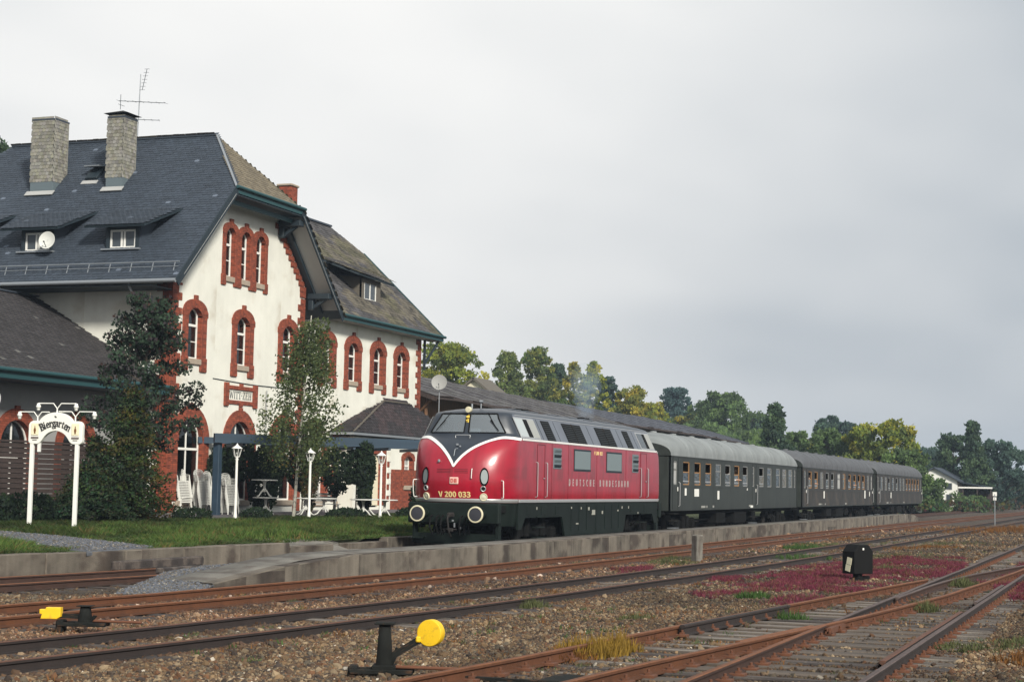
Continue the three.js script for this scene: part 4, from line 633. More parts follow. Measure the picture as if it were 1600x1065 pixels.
{ // aerial
  const a = sub('aerial', ST); const x = 67.05, z = -42.7;
  part('mast', rod([x, 16.9, z], [x + 0.1, 20.2, z], 0.03, 0.022, 6), M.zinc, a);
  const el = (c, d, n, L, t) => { const l = [rod([c[0] - d[0] * L / 2, c[1] - d[1] * L / 2, c[2] - d[2] * L / 2], [c[0] + d[0] * L / 2, c[1] + d[1] * L / 2, c[2] + d[2] * L / 2], 0.014, 0.014, 5)]; for (let i = 0; i < n; i++) { const f = (i / (n - 1) - 0.5) * L; const p = [c[0] + d[0] * f, c[1] + d[1] * f, c[2] + d[2] * f]; l.push(rod([p[0] - t[0], p[1] - t[1], p[2] - t[2]], [p[0] + t[0], p[1] + t[1], p[2] + t[2]], 0.008, 0.008, 4)); } return merge(l); };
  part('antenna', el([x + 0.06, 18.9, z + 0.15], [0.25, -0.05, 0.967], 7, 2.2, [0.28, 0.02, -0.07]), M.darkTrim, a);
  part('antenna', el([x + 0.05, 18.05, z + 0.5], [0.5, 0.02, 0.86], 4, 1.0, [0.2, 0.0, -0.1]), M.darkTrim, a);
  part('antenna', el([x + 0.12, 19.95, z + 0.2], [0.1, 0.98, 0.15], 7, 1.0, [0.02, 0.0, 0.12]), M.darkTrim, a);
  part('reflector', merge([rod([x, 18.6, z - 0.95], [x, 19.3, z - 0.95], 0.012), rod([x - 0.25, 18.8, z - 0.9], [x + 0.25, 18.8, z - 0.9], 0.01)]), M.darkTrim, a);
}
// ---------------------------------------------------------------- lower annex on the left
{
  const A = thing('station_annex', 'low annex on the left with a wide dark roof, green fascia and arched windows', 'annex');
  const ez = -36.95, ey = 5.55, rz = -43.5, ry = 9.33, x0 = 40, x1 = 61.1;
  part('roof_deck', slab([[x0, ey, ez], [x1, ey, ez], [x1, ry, rz], [x0, ry, rz]], 0.16), M.darkTrim, A); part('roof_deck', slab([[x1, ey, 2 * rz - ez], [x0, ey, 2 * rz - ez], [x0, ry, rz], [x1, ry, rz]], 0.16), M.roofFelt, A);
  const L = Math.hypot(ry - ey, rz - ez); shingles('slates', A, M.roofFelt, [x0, ey, ez], [1, 0, 0], [0, ry - ey, rz - ez], [[0, -0.05], [x1 - x0, -0.05], [x1 - x0, L], [0, L]], 0.3, 0.2, (x, y) => { const k = 0.7 + 0.6 * rnd(); return rnd() < 0.006 ? [k * 4, k * 4, k * 3.6] : [k * 1.1, k, k]; });
  part('fascia', merge([b2(x0, x1, ey - 0.3, ey - 0.04, ez - 0.02, ez + 0.03)]), M.teal, A); part('gutter', rod([x0, ey, ez + 0.11], [x1, ey, ez + 0.11], 0.08, 0.08, 10), M.teal, A);
  part('soffit', boxUV(b2(x0, x1, ey - 0.33, ey - 0.29, -38.4, ez)), M.darkTrim, A);
  const s = poly([[x0, 0.2], [x1, 0.2], [x1, 5.3], [x0, 5.3]]); const xs = [49.3, 53.0, 56.8]; for (const x of xs) holeFor(s, x, 0.9, 1.9, 3.0);
  part('wall', boxUV(ext(s, 0.4, -38.8)), M.plasterGrey, A);  // eave shade on the annex is darkened into this grey plaster
  for (const x of xs) archedWindow(A, x, 0.9, -38.4, { W: 1.9, H: 3.0, T: 0.42, rise: 0.85, round: true, drop: 0.02, bars: [0.55], mullion: true, glassMat: paneSee, curtain: false });
  part('ridge_cap', bar([x0, ry + 0.05, rz], [x1, ry + 0.05, rz], 0.25, 0.06), M.slate, A);
  part('roof_light', merge([bx(54.6, 7.95, -41.0, 0.7, 0.08, 0.5, 0.01, [0.52, 0, 0])]), M.zinc, A);
}
// ---------------------------------------------------------------- goods sheds behind
function shed(label, pts, depth, rise, eave, roofM, wall) { // pts: eave line in plan
  const S = thing('goods_shed', label, 'shed'); const n = pts.length; const B = pts.map(p => [p[0], p[1] - depth]), C = pts.map(p => [p[0], p[1] - 2 * depth]);
  const rows = [[], [], []]; const J = [];
  for (let i = 0; i < n - 1; i++) { const m = Math.ceil(Math.hypot(pts[i + 1][0] - pts[i][0], pts[i + 1][1] - pts[i][1]) / 4); for (let k = i ? 1 : 0; k <= m; k++) J.push([i, k / m]); }
  for (const [i, f] of J) { const sag = (fbm(pts[i][0] * 0.1 + f * 5, 3, 3, 231) - 0.5) * 0.16; const q = (P, y) => { const x = lerp(P[i][0], P[i + 1][0], f), z = lerp(P[i][1], P[i + 1][1], f); return [x, y + sag, z, x, z]; }; rows[0].push(q(pts, eave)); rows[1].push(q(B, eave + rise)); rows[2].push(q(C, eave)); }
  const top = gridGeo(rows); const low = gridGeo(rows.map(r => r.map(p => [p[0], p[1] - 0.16, p[2], p[3], p[4]])).reverse()); const edge = gridGeo([rows[0].map(p => [p[0], p[1] - 0.16, p[2]]), rows[0]]); const e2 = gridGeo([[rows[0][0], rows[1][0], rows[2][0]], [rows[0][0], rows[1][0], rows[2][0]].map(p => [p[0], p[1] - 0.3, p[2]])].reverse()); const ei = rows[0].length - 1; const e3 = gridGeo([[rows[0][ei], rows[1][ei], rows[2][ei]], [rows[0][ei], rows[1][ei], rows[2][ei]].map(p => [p[0], p[1] - 0.3, p[2]])]);
  part('roof', merge([top, low].map(g => boxUV(g))), roofM, S); part('eave_board', merge([edge, e2, e3].map(g => boxUV(g))), M.wood, S);
  // loose strips along the sagging eave and battens on the roof
  const st = []; for (let i = 0; i < rows[0].length - 1; i++) { const a = rows[0][i], b = rows[0][i + 1]; if (rnd() < 0.5) st.push(bar([a[0], a[1] + 0.03, a[2] - rr(0, .3)], [lerp(a[0], b[0], rr(.4, 1)), b[1] + 0.05, b[2] - rr(0, .4)], rr(0.2, 0.5), 0.05)); } part('loose_board', merge(st), M.wood, S);
  const bt = []; for (let i = 0; i < rows[0].length; i++) { const a = rows[0][i], b = rows[1][i]; bt.push(bar([a[0], a[1] + 0.02, a[2]], [b[0], b[1] + 0.02, b[2]], 0.06, 0.04)); } for (let k = 1; k < 6; k++) for (let i = 0; i < rows[0].length - 1; i++) { const f = k / 6, q = j => [rows[0][j][0], lerp(rows[0][j][1], rows[1][j][1], f) + 0.012, lerp(rows[0][j][2], rows[1][j][2], f)]; bt.push(bar(q(i), q(i + 1), 0.05, 0.025)); } part('roof_seam', merge(bt), roofM, S);
  const wv = 2.2; const wl = []; for (let i = 0; i < n - 1; i++) { const a = pts[i], b = pts[i + 1], m = Math.round(Math.hypot(b[0] - a[0], b[1] - a[1]) / 0.28); for (let k = 0; k < m; k++) { const f = (k + 0.5) / m; const x = lerp(a[0], b[0], f), z = lerp(a[1], b[1], f) - wv; wl.push(b2(x - 0.13, x + 0.13, 1.2, eave + 0.2, z - 0.05 - rnd() * 0.02, z)); } }
  part('board_wall', merge(wl), wall, S).userData.kind = 'stuff';
  const z0 = pts[0][1], x0 = pts[0][0]; for (let k = 0; k < 40; k++) { const z = z0 - wv - k * 0.29; if (z < z0 - 2 * depth + wv) break; const m = part('board', boxUV(bx(x0 + 1.2, (1 + eave + 0.6) / 2, z, 0.05, eave - 0.4, 0.27, 0.01)), k % 3 ? wall : M.wood, S); }
  part('brace', merge([bar([x0 + 1.1, eave - 1.6, z0 - 2.2], [x0 + 0.2, eave - 0.05, z0 - 0.3], 0.12, 0.12), b2(x0 + 0.6, x0 + 0.75, 0.5, eave - 0.1, z0 - 1.0, z0 - 0.86)]), M.woodBrown, S);
  part('loading_dock', boxUV(b2(x0 + 0.5, pts[n - 1][0], 0.2, 1.25, z0 - 7, z0 - 1.4)), M.concrete, S);
  return S;
}
shed('long old goods shed with sagging grey roof beginning beside the station wing', [[93.6, -38.7], [110, -39.4], [146, -41.6]], 6.6, 2.1, 6.98, M.shedRoof, M.woodBrown);
shed('farther goods shed with dark bluish roof stretching away behind the coaches', [[146.5, -43.6], [186, -44.4], [225, -47.3], [262, -51.5]], 6.6, 1.9, 7.6, M.shedRoofBlue, M.woodBrown);
// ---------------------------------------------------------------- people: one continuous surface from tapered capsules
function person(label, pos, turn, o = {}) {
  const sit = o.sit, lean = o.lean || 0; const J = { pelvis: [0, 0.92, 0], chest: [lean * 0.3, 1.30, 0], neck: [lean * 0.42, 1.48, 0], head: [lean * 0.5 + 0.02, 1.64, 0] };
  const drop = sit ? 0.45 : 0; const B = []; const add = (a, b, ra, rb) => B.push([a, b, ra, rb]);
  add(J.pelvis, J.chest, 0.145, 0.165); add([J.chest[0], 1.36, -0.13], [J.chest[0], 1.36, 0.13], 0.095, 0.095); add(J.neck, J.head, 0.055, 0.06);
  for (const s of [-1, 1]) { const sh = [J.chest[0], 1.39, s * 0.19], el = o.arms ? [sh[0] + 0.2, 1.16, s * 0.26] : [sh[0] - 0.02, 1.1, s * 0.25], wr = o.arms ? [sh[0] + 0.42, 1.2, s * 0.18] : [sh[0] + 0.08, 0.86, s * 0.24]; add(sh, el, 0.058, 0.045); add(el, wr, 0.043, 0.03); add(wr, [wr[0] + 0.08, wr[1] - 0.01, wr[2]], 0.035, 0.025); for (let f = 0; f < 4; f++) add([wr[0] + 0.08, wr[1], wr[2] + (f - 1.5) * 0.02], [wr[0] + 0.16 - Math.abs(f - 1.4) * 0.012, wr[1] - 0.03, wr[2] + (f - 1.5) * 0.02], 0.0095, 0.008); add([wr[0] + 0.03, wr[1], wr[2] - s * 0.03], [wr[0] + 0.09, wr[1] + 0.01, wr[2] - s * 0.06], 0.011, 0.009);
    const hip = [0, 0.9, s * 0.1], kn = sit ? [0.44, 0.92, s * 0.12] : [0.03, 0.5, s * 0.11], an = sit ? [0.42, 0.48, s * 0.12] : [0, 0.08, s * 0.11]; add(hip, kn, 0.085, 0.06); add(kn, an, 0.055, 0.04); add(an, [an[0] + 0.16, an[1] - 0.03, an[2]], 0.04, 0.035); }
  const N = 56, mc = new MarchingCubes(N, new THREE.MeshBasicMaterial(), false, false, 120000); mc.isolation = 0; const S = 1.0, cy = 0.9; // half size 1 m
  const sd = (p, b) => { const [a, c, ra, rb] = b; const bx_ = c[0] - a[0], by = c[1] - a[1], bz = c[2] - a[2]; const t = clamp(((p[0] - a[0]) * bx_ + (p[1] - a[1]) * by + (p[2] - a[2]) * bz) / (bx_ * bx_ + by * by + bz * bz), 0, 1); return Math.hypot(p[0] - a[0] - bx_ * t, p[1] - a[1] - by * t, p[2] - a[2] - bz * t) - lerp(ra, rb, t); };
  for (let k = 0; k < N; k++) for (let j = 0; j < N; j++) for (let i = 0; i < N; i++) { const p = [(i / N * 2 - 1) * S, (j / N * 2 - 1) * S + cy, (k / N * 2 - 1) * S]; let d = 9; for (const b of B) { const q = sd(p, b); const h = Math.max(0.03 - Math.abs(d - q), 0) / 0.03; d = Math.min(d, q) - h * h * 0.03 * 0.25; } mc.field[k * N * N + j * N + i] = -d; }
  mc.update(); const n = mc.count; const body = new THREE.BufferGeometry(); body.setAttribute('position', new THREE.BufferAttribute(mc.positionArray.slice(0, n * 3), 3)); body.computeVertexNormals(); body.scale(S, S, S); body.translate(0, cy, 0);
  // head with face, in its own finer form
  const hd = new THREE.SphereGeometry(0.1, 28, 22); const p = hd.attributes.position; for (let i = 0; i < p.count; i++) { let x = p.getX(i), y = p.getY(i) * 1.22, z = p.getZ(i) * 0.82; const bump = (cx, cy2, cz, r, a) => { const d = Math.hypot(x - cx, y - cy2, z - cz); return a * Math.exp(-d * d / (r * r)); }; x += bump(0.1, -0.012, 0, 0.016, 0.026) - bump(0.095, 0.012, 0.034, 0.017, 0.012) - bump(0.095, 0.012, -0.034, 0.017, 0.012) + bump(0.085, -0.055, 0, 0.02, 0.008) - bump(0.09, -0.045, 0, 0.009, 0.006); z += bump(0, 0, 0.082, 0.022, 0.018) - bump(0, 0, -0.082, 0.022, 0.018); p.setXYZ(i, x, y, z); } hd.computeVertexNormals(); hd.translate(J.head[0], J.head[1] + 0.01, 0);
  const t = thing('person', label, 'person', pos, turn);
  const skin = lin(0.46, 0.27, 0.19), shirt = lin(...(o.shirt || [0.06, 0.08, 0.14])), trous = lin(0.03, 0.03, 0.04);
  const all = mergeGeometries([body, clean(hd)].map(g => { const q = g.index ? g.toNonIndexed() : g; for (const k of Object.keys(q.attributes)) if (!['position', 'normal'].includes(k)) q.deleteAttribute(k); return q; }));
  const P = all.attributes.position, c = new Float32Array(P.count * 3); for (let i = 0; i < P.count; i++) { const y = P.getY(i), x = P.getX(i), z = P.getZ(i); const hand = o.arms ? x > J.chest[0] + 0.4 && y > 1.05 : y < 0.9 && Math.abs(z) > 0.2 && y > 0.6; const q = y > 1.475 && Math.abs(z) < 0.12 ? skin : hand ? skin : y < 0.93 ? trous : shirt; c.set([q.r, q.g, q.b], i * 3); } all.setAttribute('color', new THREE.BufferAttribute(c, 3));
  part('body', all, std({ vertexColors: true, roughness: 0.8 }), t);
  const hair = new THREE.SphereGeometry(0.104, 20, 14, 0, 6.283, 0, 1.5); hair.scale(1, 1.2, 0.86); hair.rotateZ(0.45); hair.translate(J.head[0] - 0.008, J.head[1] + 0.022, 0); part('hair', clean(hair), std({ color: lin(...(o.hair || [0.06, 0.04, 0.03])), roughness: 0.9 }), t);
  const eyes = []; for (const s of [-1, 1]) { const e = new THREE.SphereGeometry(0.009, 8, 6); e.translate(J.head[0] + 0.082, J.head[1] + 0.024, s * 0.032); eyes.push(clean(e)); } part('eyes', merge(eyes), M.black, t);
  return t;
}
// ---------------------------------------------------------------- the locomotive
const T = {
  red: new THREE.MeshPhysicalMaterial({ map: tex(512, mottle(512, 4, [0.31, 0.004, 0.019], 0.2, 301, { grain: 0.08, streak: 7, sv: 0.4, alt: [0.22, 0.006, 0.014], t0: 0.52, t1: 0.75 }), true, 0.3), roughness: 0.34, clearcoat: 0.5, clearcoatRoughness: 0.14, bumpMap: rp(coarseBump, 0.5), bumpScale: 0.004 }),
  grey: new THREE.MeshPhysicalMaterial({ map: tex(256, mottle(256, 4, [0.021, 0.028, 0.040], 0.14, 303), true, 0.4), roughness: 0.45, clearcoat: 0.3, clearcoatRoughness: 0.3 }),
  roof: std({ map: tex(256, mottle(256, 4, [0.11, 0.125, 0.15], 0.15, 305), true, 0.4), roughness: 0.6 }),
  sideGrey: new THREE.MeshPhysicalMaterial({ map: tex(256, mottle(256, 4, [0.115, 0.128, 0.155], 0.14, 306), true, 0.4), roughness: 0.45, clearcoat: 0.2, clearcoatRoughness: 0.3 }),
  silver: std({ color: lin(0.52, 0.52, 0.52), roughness: 0.32, metalness: 0.6 }),
  whiteLine: std({ color: lin(0.74, 0.73, 0.70), roughness: 0.4 }),
  under: new THREE.MeshPhysicalMaterial({ map: tex(256, mottle(256, 4, [0.007, 0.012, 0.010], 0.4, 307, { grain: 0.2, streak: 5, sv: 0.5 }), true, 0.5), roughness: 0.6, specularIntensity: 0.35 }),
  bogie: new THREE.MeshPhysicalMaterial({ color: lin(0.008, 0.008, 0.008), roughness: 0.9, specularIntensity: 0.2 }),
  green: new THREE.MeshPhysicalMaterial({ map: tex(512, mottle(512, 4, [0.029, 0.034, 0.031], 0.35, 309, { grain: 0.12, streak: 8, sv: 0.45 }), true, 0.3), roughness: 0.5, specularIntensity: 0.5 }),
  coachRoof: std({ map: tex(512, mottle(512, 4, [0.205, 0.22, 0.22], 0.2, 311, { grain: 0.06, streak: 4, sv: 0.3 }), true, 0.25), roughness: 0.6 }),
  coachRoofDark: std({ map: tex(512, mottle(512, 4, [0.085, 0.088, 0.095], 0.2, 313, { grain: 0.06, streak: 4, sv: 0.3 }), true, 0.25), roughness: 0.65 }),
  cream: std({ color: lin(0.62, 0.57, 0.40), roughness: 0.4 }),
  wheel: std({ color: lin(0.016, 0.013, 0.012), roughness: 0.85 }),
  panel: std({ color: lin(0.30, 0.16, 0.065), roughness: 0.6 }),
  greenDark: new THREE.MeshPhysicalMaterial({ map: tex(512, mottle(512, 4, [0.042, 0.041, 0.040], 0.4, 315, { grain: 0.12, streak: 8, sv: 0.5, alt: [0.06, 0.05, 0.042], t0: 0.5, t1: 0.75 }), true, 0.3), roughness: 0.6, specularIntensity: 0.4 }),
  frame: std({ color: lin(0.27, 0.27, 0.26), roughness: 0.45, metalness: 0.3 }),
  panes: [[0.03, 0.04, 0.05], [0.07, 0.08, 0.085], [0.10, 0.085, 0.06], [0.045, 0.05, 0.05]].map(c => new THREE.MeshPhysicalMaterial({ color: lin(...c), roughness: 0.12, ior: 1.5, bumpMap: rp(coarseBump, 0.7), bumpScale: 0.004 })),
  louvre: std({ color: lin(0.13, 0.165, 0.18), roughness: 0.5 }),
};
const LOCO = thing('diesel_locomotive', 'red and grey diesel locomotive with white V line and rounded nose leading the train', 'locomotive', [45.0, 0, -18.25]);
{
  const LEN = 18.47, END = 17.95; // over buffers, rear nose
  const prof = curve([[1.36, 0.56], [1.9, 0.44], [2.4, 0.50], [2.8, 0.68], [3.05, 0.92], [3.2, 1.15], [3.3, 1.36], [3.36, 1.42], [3.6, 1.50], [3.92, 1.64], [4.02, 1.85], [4.1, 2.4], [4.14, 3.3]]);
  const halfW = y => y <= 3.19 ? 1.54 - 0.05 * sstep(1.6, 1.3, y) : y <= 3.88 ? lerp(1.54, 1.21, (y - 3.19) / 0.69) : 1.21 * Math.sqrt(Math.max(0, 1 - ((y - 3.88) / 0.265) ** 2));
  const X0 = y => lerp(1.70, 2.15, sstep(3, 3.4, y)) + 2 * sstep(3.95, 4.14, y), NN = y => lerp(2.3, 3.2, sstep(3.1, 3.5, y));
  const warp = (s, y) => s * (1 - 0.14 * sstep(3.3, 3.92, y) * (1 - sstep(3.95, 4.12, y)) * (1 - Math.abs(s) ** 6));
  const surf = (y, s, off = 0) => { const n = NN(y), x = X0(y) - (X0(y) - prof(y)) * Math.pow(Math.max(0, 1 - Math.abs(s) ** n), 1 / n); return [x, y, s * halfW(y)]; };
  const nrm = (y, s) => { const e = 1e-3, s1 = clamp(s + e, -.9995, .9995), s0 = clamp(s - e, -.9995, .9995); const a = V3(...surf(y + e, s)), b = V3(...surf(y - e, s)), c = V3(...surf(y, s1)), d = V3(...surf(y, s0)); const n = a.sub(b).cross(c.sub(d)).normalize(); if (n.x > 0) n.negate(); return n; };
  const onNose = (y, s, off) => { const p = V3(...surf(y, s)).addScaledVector(nrm(y, s), off); return [p.x, p.y, p.z]; };
  const vline = curve([[0, 2.40], [0.06, 2.53], [0.15, 2.70], [0.28, 2.88], [0.42, 3.02], [0.58, 3.14], [0.74, 3.215], [0.88, 3.215], [1.0, 3.19]]);
  const VB = s => vline(Math.min(1, Math.abs(s)));
  // columns around the body: nose +z to -z via front, and mirrored at the rear
  const SS = []; for (let i = 0; i <= 15; i++) { const th = i / 15 * Math.PI / 2; SS.push(Math.sin(th)); }
  let noseS = [...SS.map(v => v).reverse().map(v => v), ...SS.slice(1).map(v => -v)]; // 1 .. 0 .. -1
  noseS = noseS.concat([0.80, 0.045, -0.045, -0.80]).filter((v, i, a) => !([0.80, -0.80, 0.045, -0.045].some(k => Math.abs(k - v) < 0.02 && k !== v))).sort((a, b) => b - a); noseS = [...new Set(noseS)];
  const sideX = []; for (let i = 1; i < 24; i++) sideX.push(i / 24);
  const cols = []; // [kind, s or fraction, side]
  for (const s of noseS) cols.push(['f', s]); for (const f of sideX) cols.push(['s', f, -1]); for (const s of noseS.slice().reverse()) cols.push(['r', s]); for (const f of sideX.slice().reverse()) cols.push(['s', f, 1]);
  const at = (y, c) => { if (c[0] === 'f') return surf(y, warp(c[1], y)); if (c[0] === 'r') { const p = surf(y, warp(c[1], y)); return [LEN - p[0], p[1], p[2]]; } const x0 = X0(y), x1 = LEN - x0; return [lerp(x0, x1, c[1]), y, c[2] * halfW(y)]; };
  const yb = c => c[0] === 's' ? 3.19 : VB(c[1]);
  const uvp = (p, c) => [p[0], p[1], p[2], c[0] === 's' ? p[0] : p[2] + (c[0] === 'r' ? 9 : 0), p[1]];
  const rowsR = []; for (let i = 0; i <= 14; i++) rowsR.push(cols.map(c => uvp(at(lerp(1.37, yb(c), i / 14), c), c)));
  part('lower_body', gridGeo(rowsR, true), T.red, LOCO);
  const fixed = [3.36, 3.45, 3.55, 3.65, 3.75, 3.84, 3.92, 3.97, 4.02, 4.06, 4.09, 4.115, 4.13, 4.14, 4.1449]; const rowsG = []; for (let i = 0; i < 7; i++) rowsG.push(cols.map(c => uvp(at(lerp(yb(c), 3.36, i / 7), c), c))); const r0 = rowsG.length; for (const y of fixed) rowsG.push(cols.map(c => uvp(at(y, c), c)));
  const win = (i, j) => { const a = cols[j], b = cols[(j + 1) % cols.length]; if (a[0] === 's' || b[0] === 's' || i < r0 || i > r0 + 5) return false; const m = (a[1] + b[1]) / 2; return Math.abs(m) > 0.045 && Math.abs(m) < 0.80; };
  const split = g => { const k = { nose: [], side: [] }; const P = g.attributes.position, I = g.index.array; for (let i = 0; i < I.length; i += 3) { const x = (P.getX(I[i]) + P.getX(I[i + 1]) + P.getX(I[i + 2])) / 3, y = (P.getY(I[i]) + P.getY(I[i + 1]) + P.getY(I[i + 2])) / 3; (x > 2.0 && x < LEN - 2.0 && y < 3.93 ? k.side : k.nose).push(I[i], I[i + 1], I[i + 2]); } return ['nose', 'side'].map(q => { const h = g.clone(); h.setIndex(k[q]); return h; }); };
  const [gn, gs] = split(gridGeo(rowsG, true, win)); part('cab_and_roof', gn, T.grey, LOCO); part('upper_side', gs, T.sideGrey, LOCO);
  // windscreens
  for (const q of [0, 1]) for (const s of [-1, 1]) {
    const R = []; for (let i = 0; i <= 6; i++) { const y = lerp(3.35, 3.93, i / 6); R.push(Array.from({ length: 9 }, (_, k) => { const p = onNose(y, warp(s * lerp(0.04, 0.805, k / 8), y), -0.008); return q ? [LEN - p[0], p[1], p[2]] : p; })); }
    part('windscreen', gridGeo(R), new THREE.MeshPhysicalMaterial({ color: lin(0.60, 0.68, 0.75), roughness: 0.03, transmission: 0.78, thickness: 0, ior: 1.6 }), LOCO);  // sky reflection painted as a pale bluish tint at partial transmission
    const loop = []; for (let k = 0; k <= 8; k++) loop.push([3.362, lerp(0.05, 0.795, k / 8)]); for (let i = 1; i <= 5; i++) loop.push([lerp(3.362, 3.915, i / 5), 0.795]); for (let k = 7; k >= 0; k--) loop.push([3.915, lerp(0.05, 0.795, k / 8)]); for (let i = 4; i >= 1; i--) loop.push([lerp(3.362, 3.915, i / 5), 0.05]);
    const c = new THREE.CatmullRomCurve3(loop.map(([y, t]) => { const p = onNose(y, warp(s * t, y), 0.004); return V3(q ? LEN - p[0] : p[0], p[1], p[2]); }), true, 'catmullrom', 0.1); part('window_seal', clean(new THREE.TubeGeometry(c, 80, 0.022, 5, true)), M.black, LOCO);
    // wiper
    const a = onNose(3.93, s * 0.48, 0.03), b = onNose(3.55, s * 0.62, 0.035); if (!q) part('wiper', merge([rod(a, b, 0.012, 0.01, 5), bar(onNose(3.72, s * 0.54, 0.03), onNose(3.42, s * 0.67, 0.03), 0.025, 0.02)]), M.black, LOCO);
  }
  // white V line on both noses and the bright line along the sides
  const strip = (fy, h, off, sN) => { const rows = [[], []]; for (let i = 0; i <= 120; i++) { const s = -1 + 2 * i / 120; const ss = Math.sign(s) * Math.sin(Math.abs(s) * Math.PI / 2); rows[0].push(onNose(fy(ss) - h, clamp(ss, -.9995, .9995), off)); rows[1].push(onNose(fy(ss) + h, clamp(ss, -.9995, .9995), off)); } return rows; };
  const mir = rows => rows.map(r => r.map(p => [LEN - p[0], p[1], p[2]]));
  const thick = rows => merge([gridGeo(rows)].map(clean));
  const vs = strip(s => VB(s) - 0.03 - 0.045 * Math.max(0, 1 - Math.abs(s) * 1.6), 0.034, 0.012); const vs2 = strip(s => VB(s) - 0.035 - 0.05 * Math.max(0, 1 - Math.abs(s) * 1.6), 0.048, 0.009);
  const wide = (() => { const rows = [[], []]; for (let i = 0; i <= 160; i++) { const s0 = -1 + 2 * i / 160, ss = clamp(Math.sign(s0) * Math.sin(Math.abs(s0) * Math.PI / 2), -.9995, .9995); const e = 0.01, sl = (VB(ss + e) - VB(ss - e)) / (2 * e) / 1.5; const w = 0.038 * Math.hypot(1, Math.min(1.6, Math.abs(sl))); rows[0].push(onNose(VB(ss) - w, ss, 0.012)); rows[1].push(onNose(VB(ss) + w, ss, 0.012)); } return rows; })();
  part('white_v_line', thick(wide), T.whiteLine, LOCO); part('white_v_line', thick(mir(wide)), T.whiteLine, LOCO);
  for (const z of [-1, 1]) part('waist_line', b2(1.95, LEN - 1.95, 3.165, 3.225, z * 1.545 - 0.012, z * 1.545 + 0.012, 0.006), T.whiteLine, LOCO);
  const base = (() => { const rows = [[], [], [], []]; for (let i = 0; i <= 100; i++) { const s0 = -1 + 2 * i / 100, ss = clamp(Math.sign(s0) * Math.sin(Math.abs(s0) * Math.PI / 2), -.9995, .9995); rows[0].push(onNose(1.38, ss, 0.0)); rows[1].push(onNose(1.39, ss, 0.03)); rows[2].push(onNose(1.475, ss, 0.03)); rows[3].push(onNose(1.485, ss, 0.0)); } return rows; })();
  part('silver_band', thick(base), T.silver, LOCO); part('silver_band', thick(mir(base)), T.silver, LOCO); for (const z of [-1, 1]) part('silver_band', b2(1.69, LEN - 1.69, 1.385, 1.48, z * 1.535 - 0.03, z * 1.535 + 0.03, 0.012), T.silver, LOCO);
  // skirt below the band, cut away over the bogies
  const sk = []; for (let i = 0; i <= 40; i++) { const s0 = -1 + 2 * i / 40, ss = clamp(Math.sign(s0) * Math.sin(Math.abs(s0) * Math.PI / 2), -.9995, .9995); const p = onNose(1.38, ss, -0.01); sk.push(p); }
  const skG = rows => gridGeo(rows); for (const q of [0, 1]) { const f = p => q ? [LEN - p[0], p[1], p[2]] : p; part('skirt', skG([sk.map(p => f([p[0] + 0.12, 0.72, p[2] * 0.97])), sk.map(p => f([p[0] + 0.03, 1.1, p[2]])), sk.map(f)]), T.under, LOCO); }
  for (const z of [-1, 1]) { const s = poly([[1.7, 1.385], [1.7, 0.62], [2.0, 0.62], [2.3, 0.95], [5.7, 0.95], [6.0, 0.36], [12.4, 0.36], [12.7, 0.95], [16.1, 0.95], [16.4, 0.62], [LEN - 1.7, 0.62], [LEN - 1.7, 1.385]]); part('skirt', boxUV(ext(s, 0.06, z * 1.5 - 0.03)), T.under, LOCO);
    const rb = []; for (const x of [6.6, 7.4, 8.2, 9.2, 10.2, 11, 11.8]) rb.push(b2(x - 0.015, x + 0.015, 0.5, 1.3, z * 1.53 - 0.012, z * 1.53 + 0.012)); for (const [x, w] of [[2.6, 0.3], [4.0, 0.5], [5.2, 0.3], [8.8, 0.7], [13.4, 0.4], [15.2, 0.4]]) rb.push(b2(x - w / 2, x + w / 2, 1.02, 1.28, z * 1.53 - 0.014, z * 1.53 + 0.014, 0.008)); part('skirt_flap', merge(rb), T.under, LOCO);
    const marks = []; for (const [x, y, w, h] of [[3.3, 1.22, .04, .08], [6.6, 1.22, .05, .06], [7.6, 1.2, .05, .07], [8.4, 1.18, .12, .1], [8.9, 1.06, .34, .16], [9.9, 1.05, .1, .1], [11.7, 1.1, .1, .05], [12.2, 1.2, .05, .08], [13.0, 1.2, .04, .08], [7.2, 0.72, .22, .04], [14.2, 1.0, .05, .06]]) marks.push(b2(x - w / 2, x + w / 2, y - h / 2, y + h / 2, z * 1.535 - 0.013, z * 1.535 + 0.013)); part('stencil_mark', merge(marks), std({ color: lin(0.30, 0.30, 0.26), roughness: 0.7 }), LOCO); }
  part('floor', boxUV(b2(0.6, LEN - 0.6, 1.1, 1.3, -1.35, 1.35)), T.bogie, LOCO); part('fuel_tank', boxUV(b2(6.1, 12.3, 0.4, 1.1, -1.3, 1.3)), T.bogie, LOCO);
  // bogies
  for (const bxx of [4.0, LEN - 4.0]) {
    const b = sub('bogie', LOCO); for (const z of [-1, 1]) part('side_frame', merge([ext(poly([[bxx - 2.2, 0.55], [bxx - 2.0, 0.75], [bxx + 2.0, 0.75], [bxx + 2.2, 0.55], [bxx + 1.7, 0.42], [bxx + 0.7, 0.38], [bxx - 0.7, 0.38], [bxx - 1.7, 0.42]]), 0.12, z * 1.1 - 0.06), bx(bxx - 1.6, 0.47, z * 1.2, 0.4, 0.36, 0.2, 0.03), bx(bxx + 1.6, 0.47, z * 1.2, 0.4, 0.36, 0.2, 0.03), rod([bxx - 0.7, 0.4, z * 1.2], [bxx - 0.7, 0.95, z * 1.2], 0.12), rod([bxx + 0.7, 0.4, z * 1.2], [bxx + 0.7, 0.95, z * 1.2], 0.12), rod([bxx, 0.6, z * 1.2], [bxx + 1.2, 0.82, z * 1.22], 0.05)]), T.bogie, b);
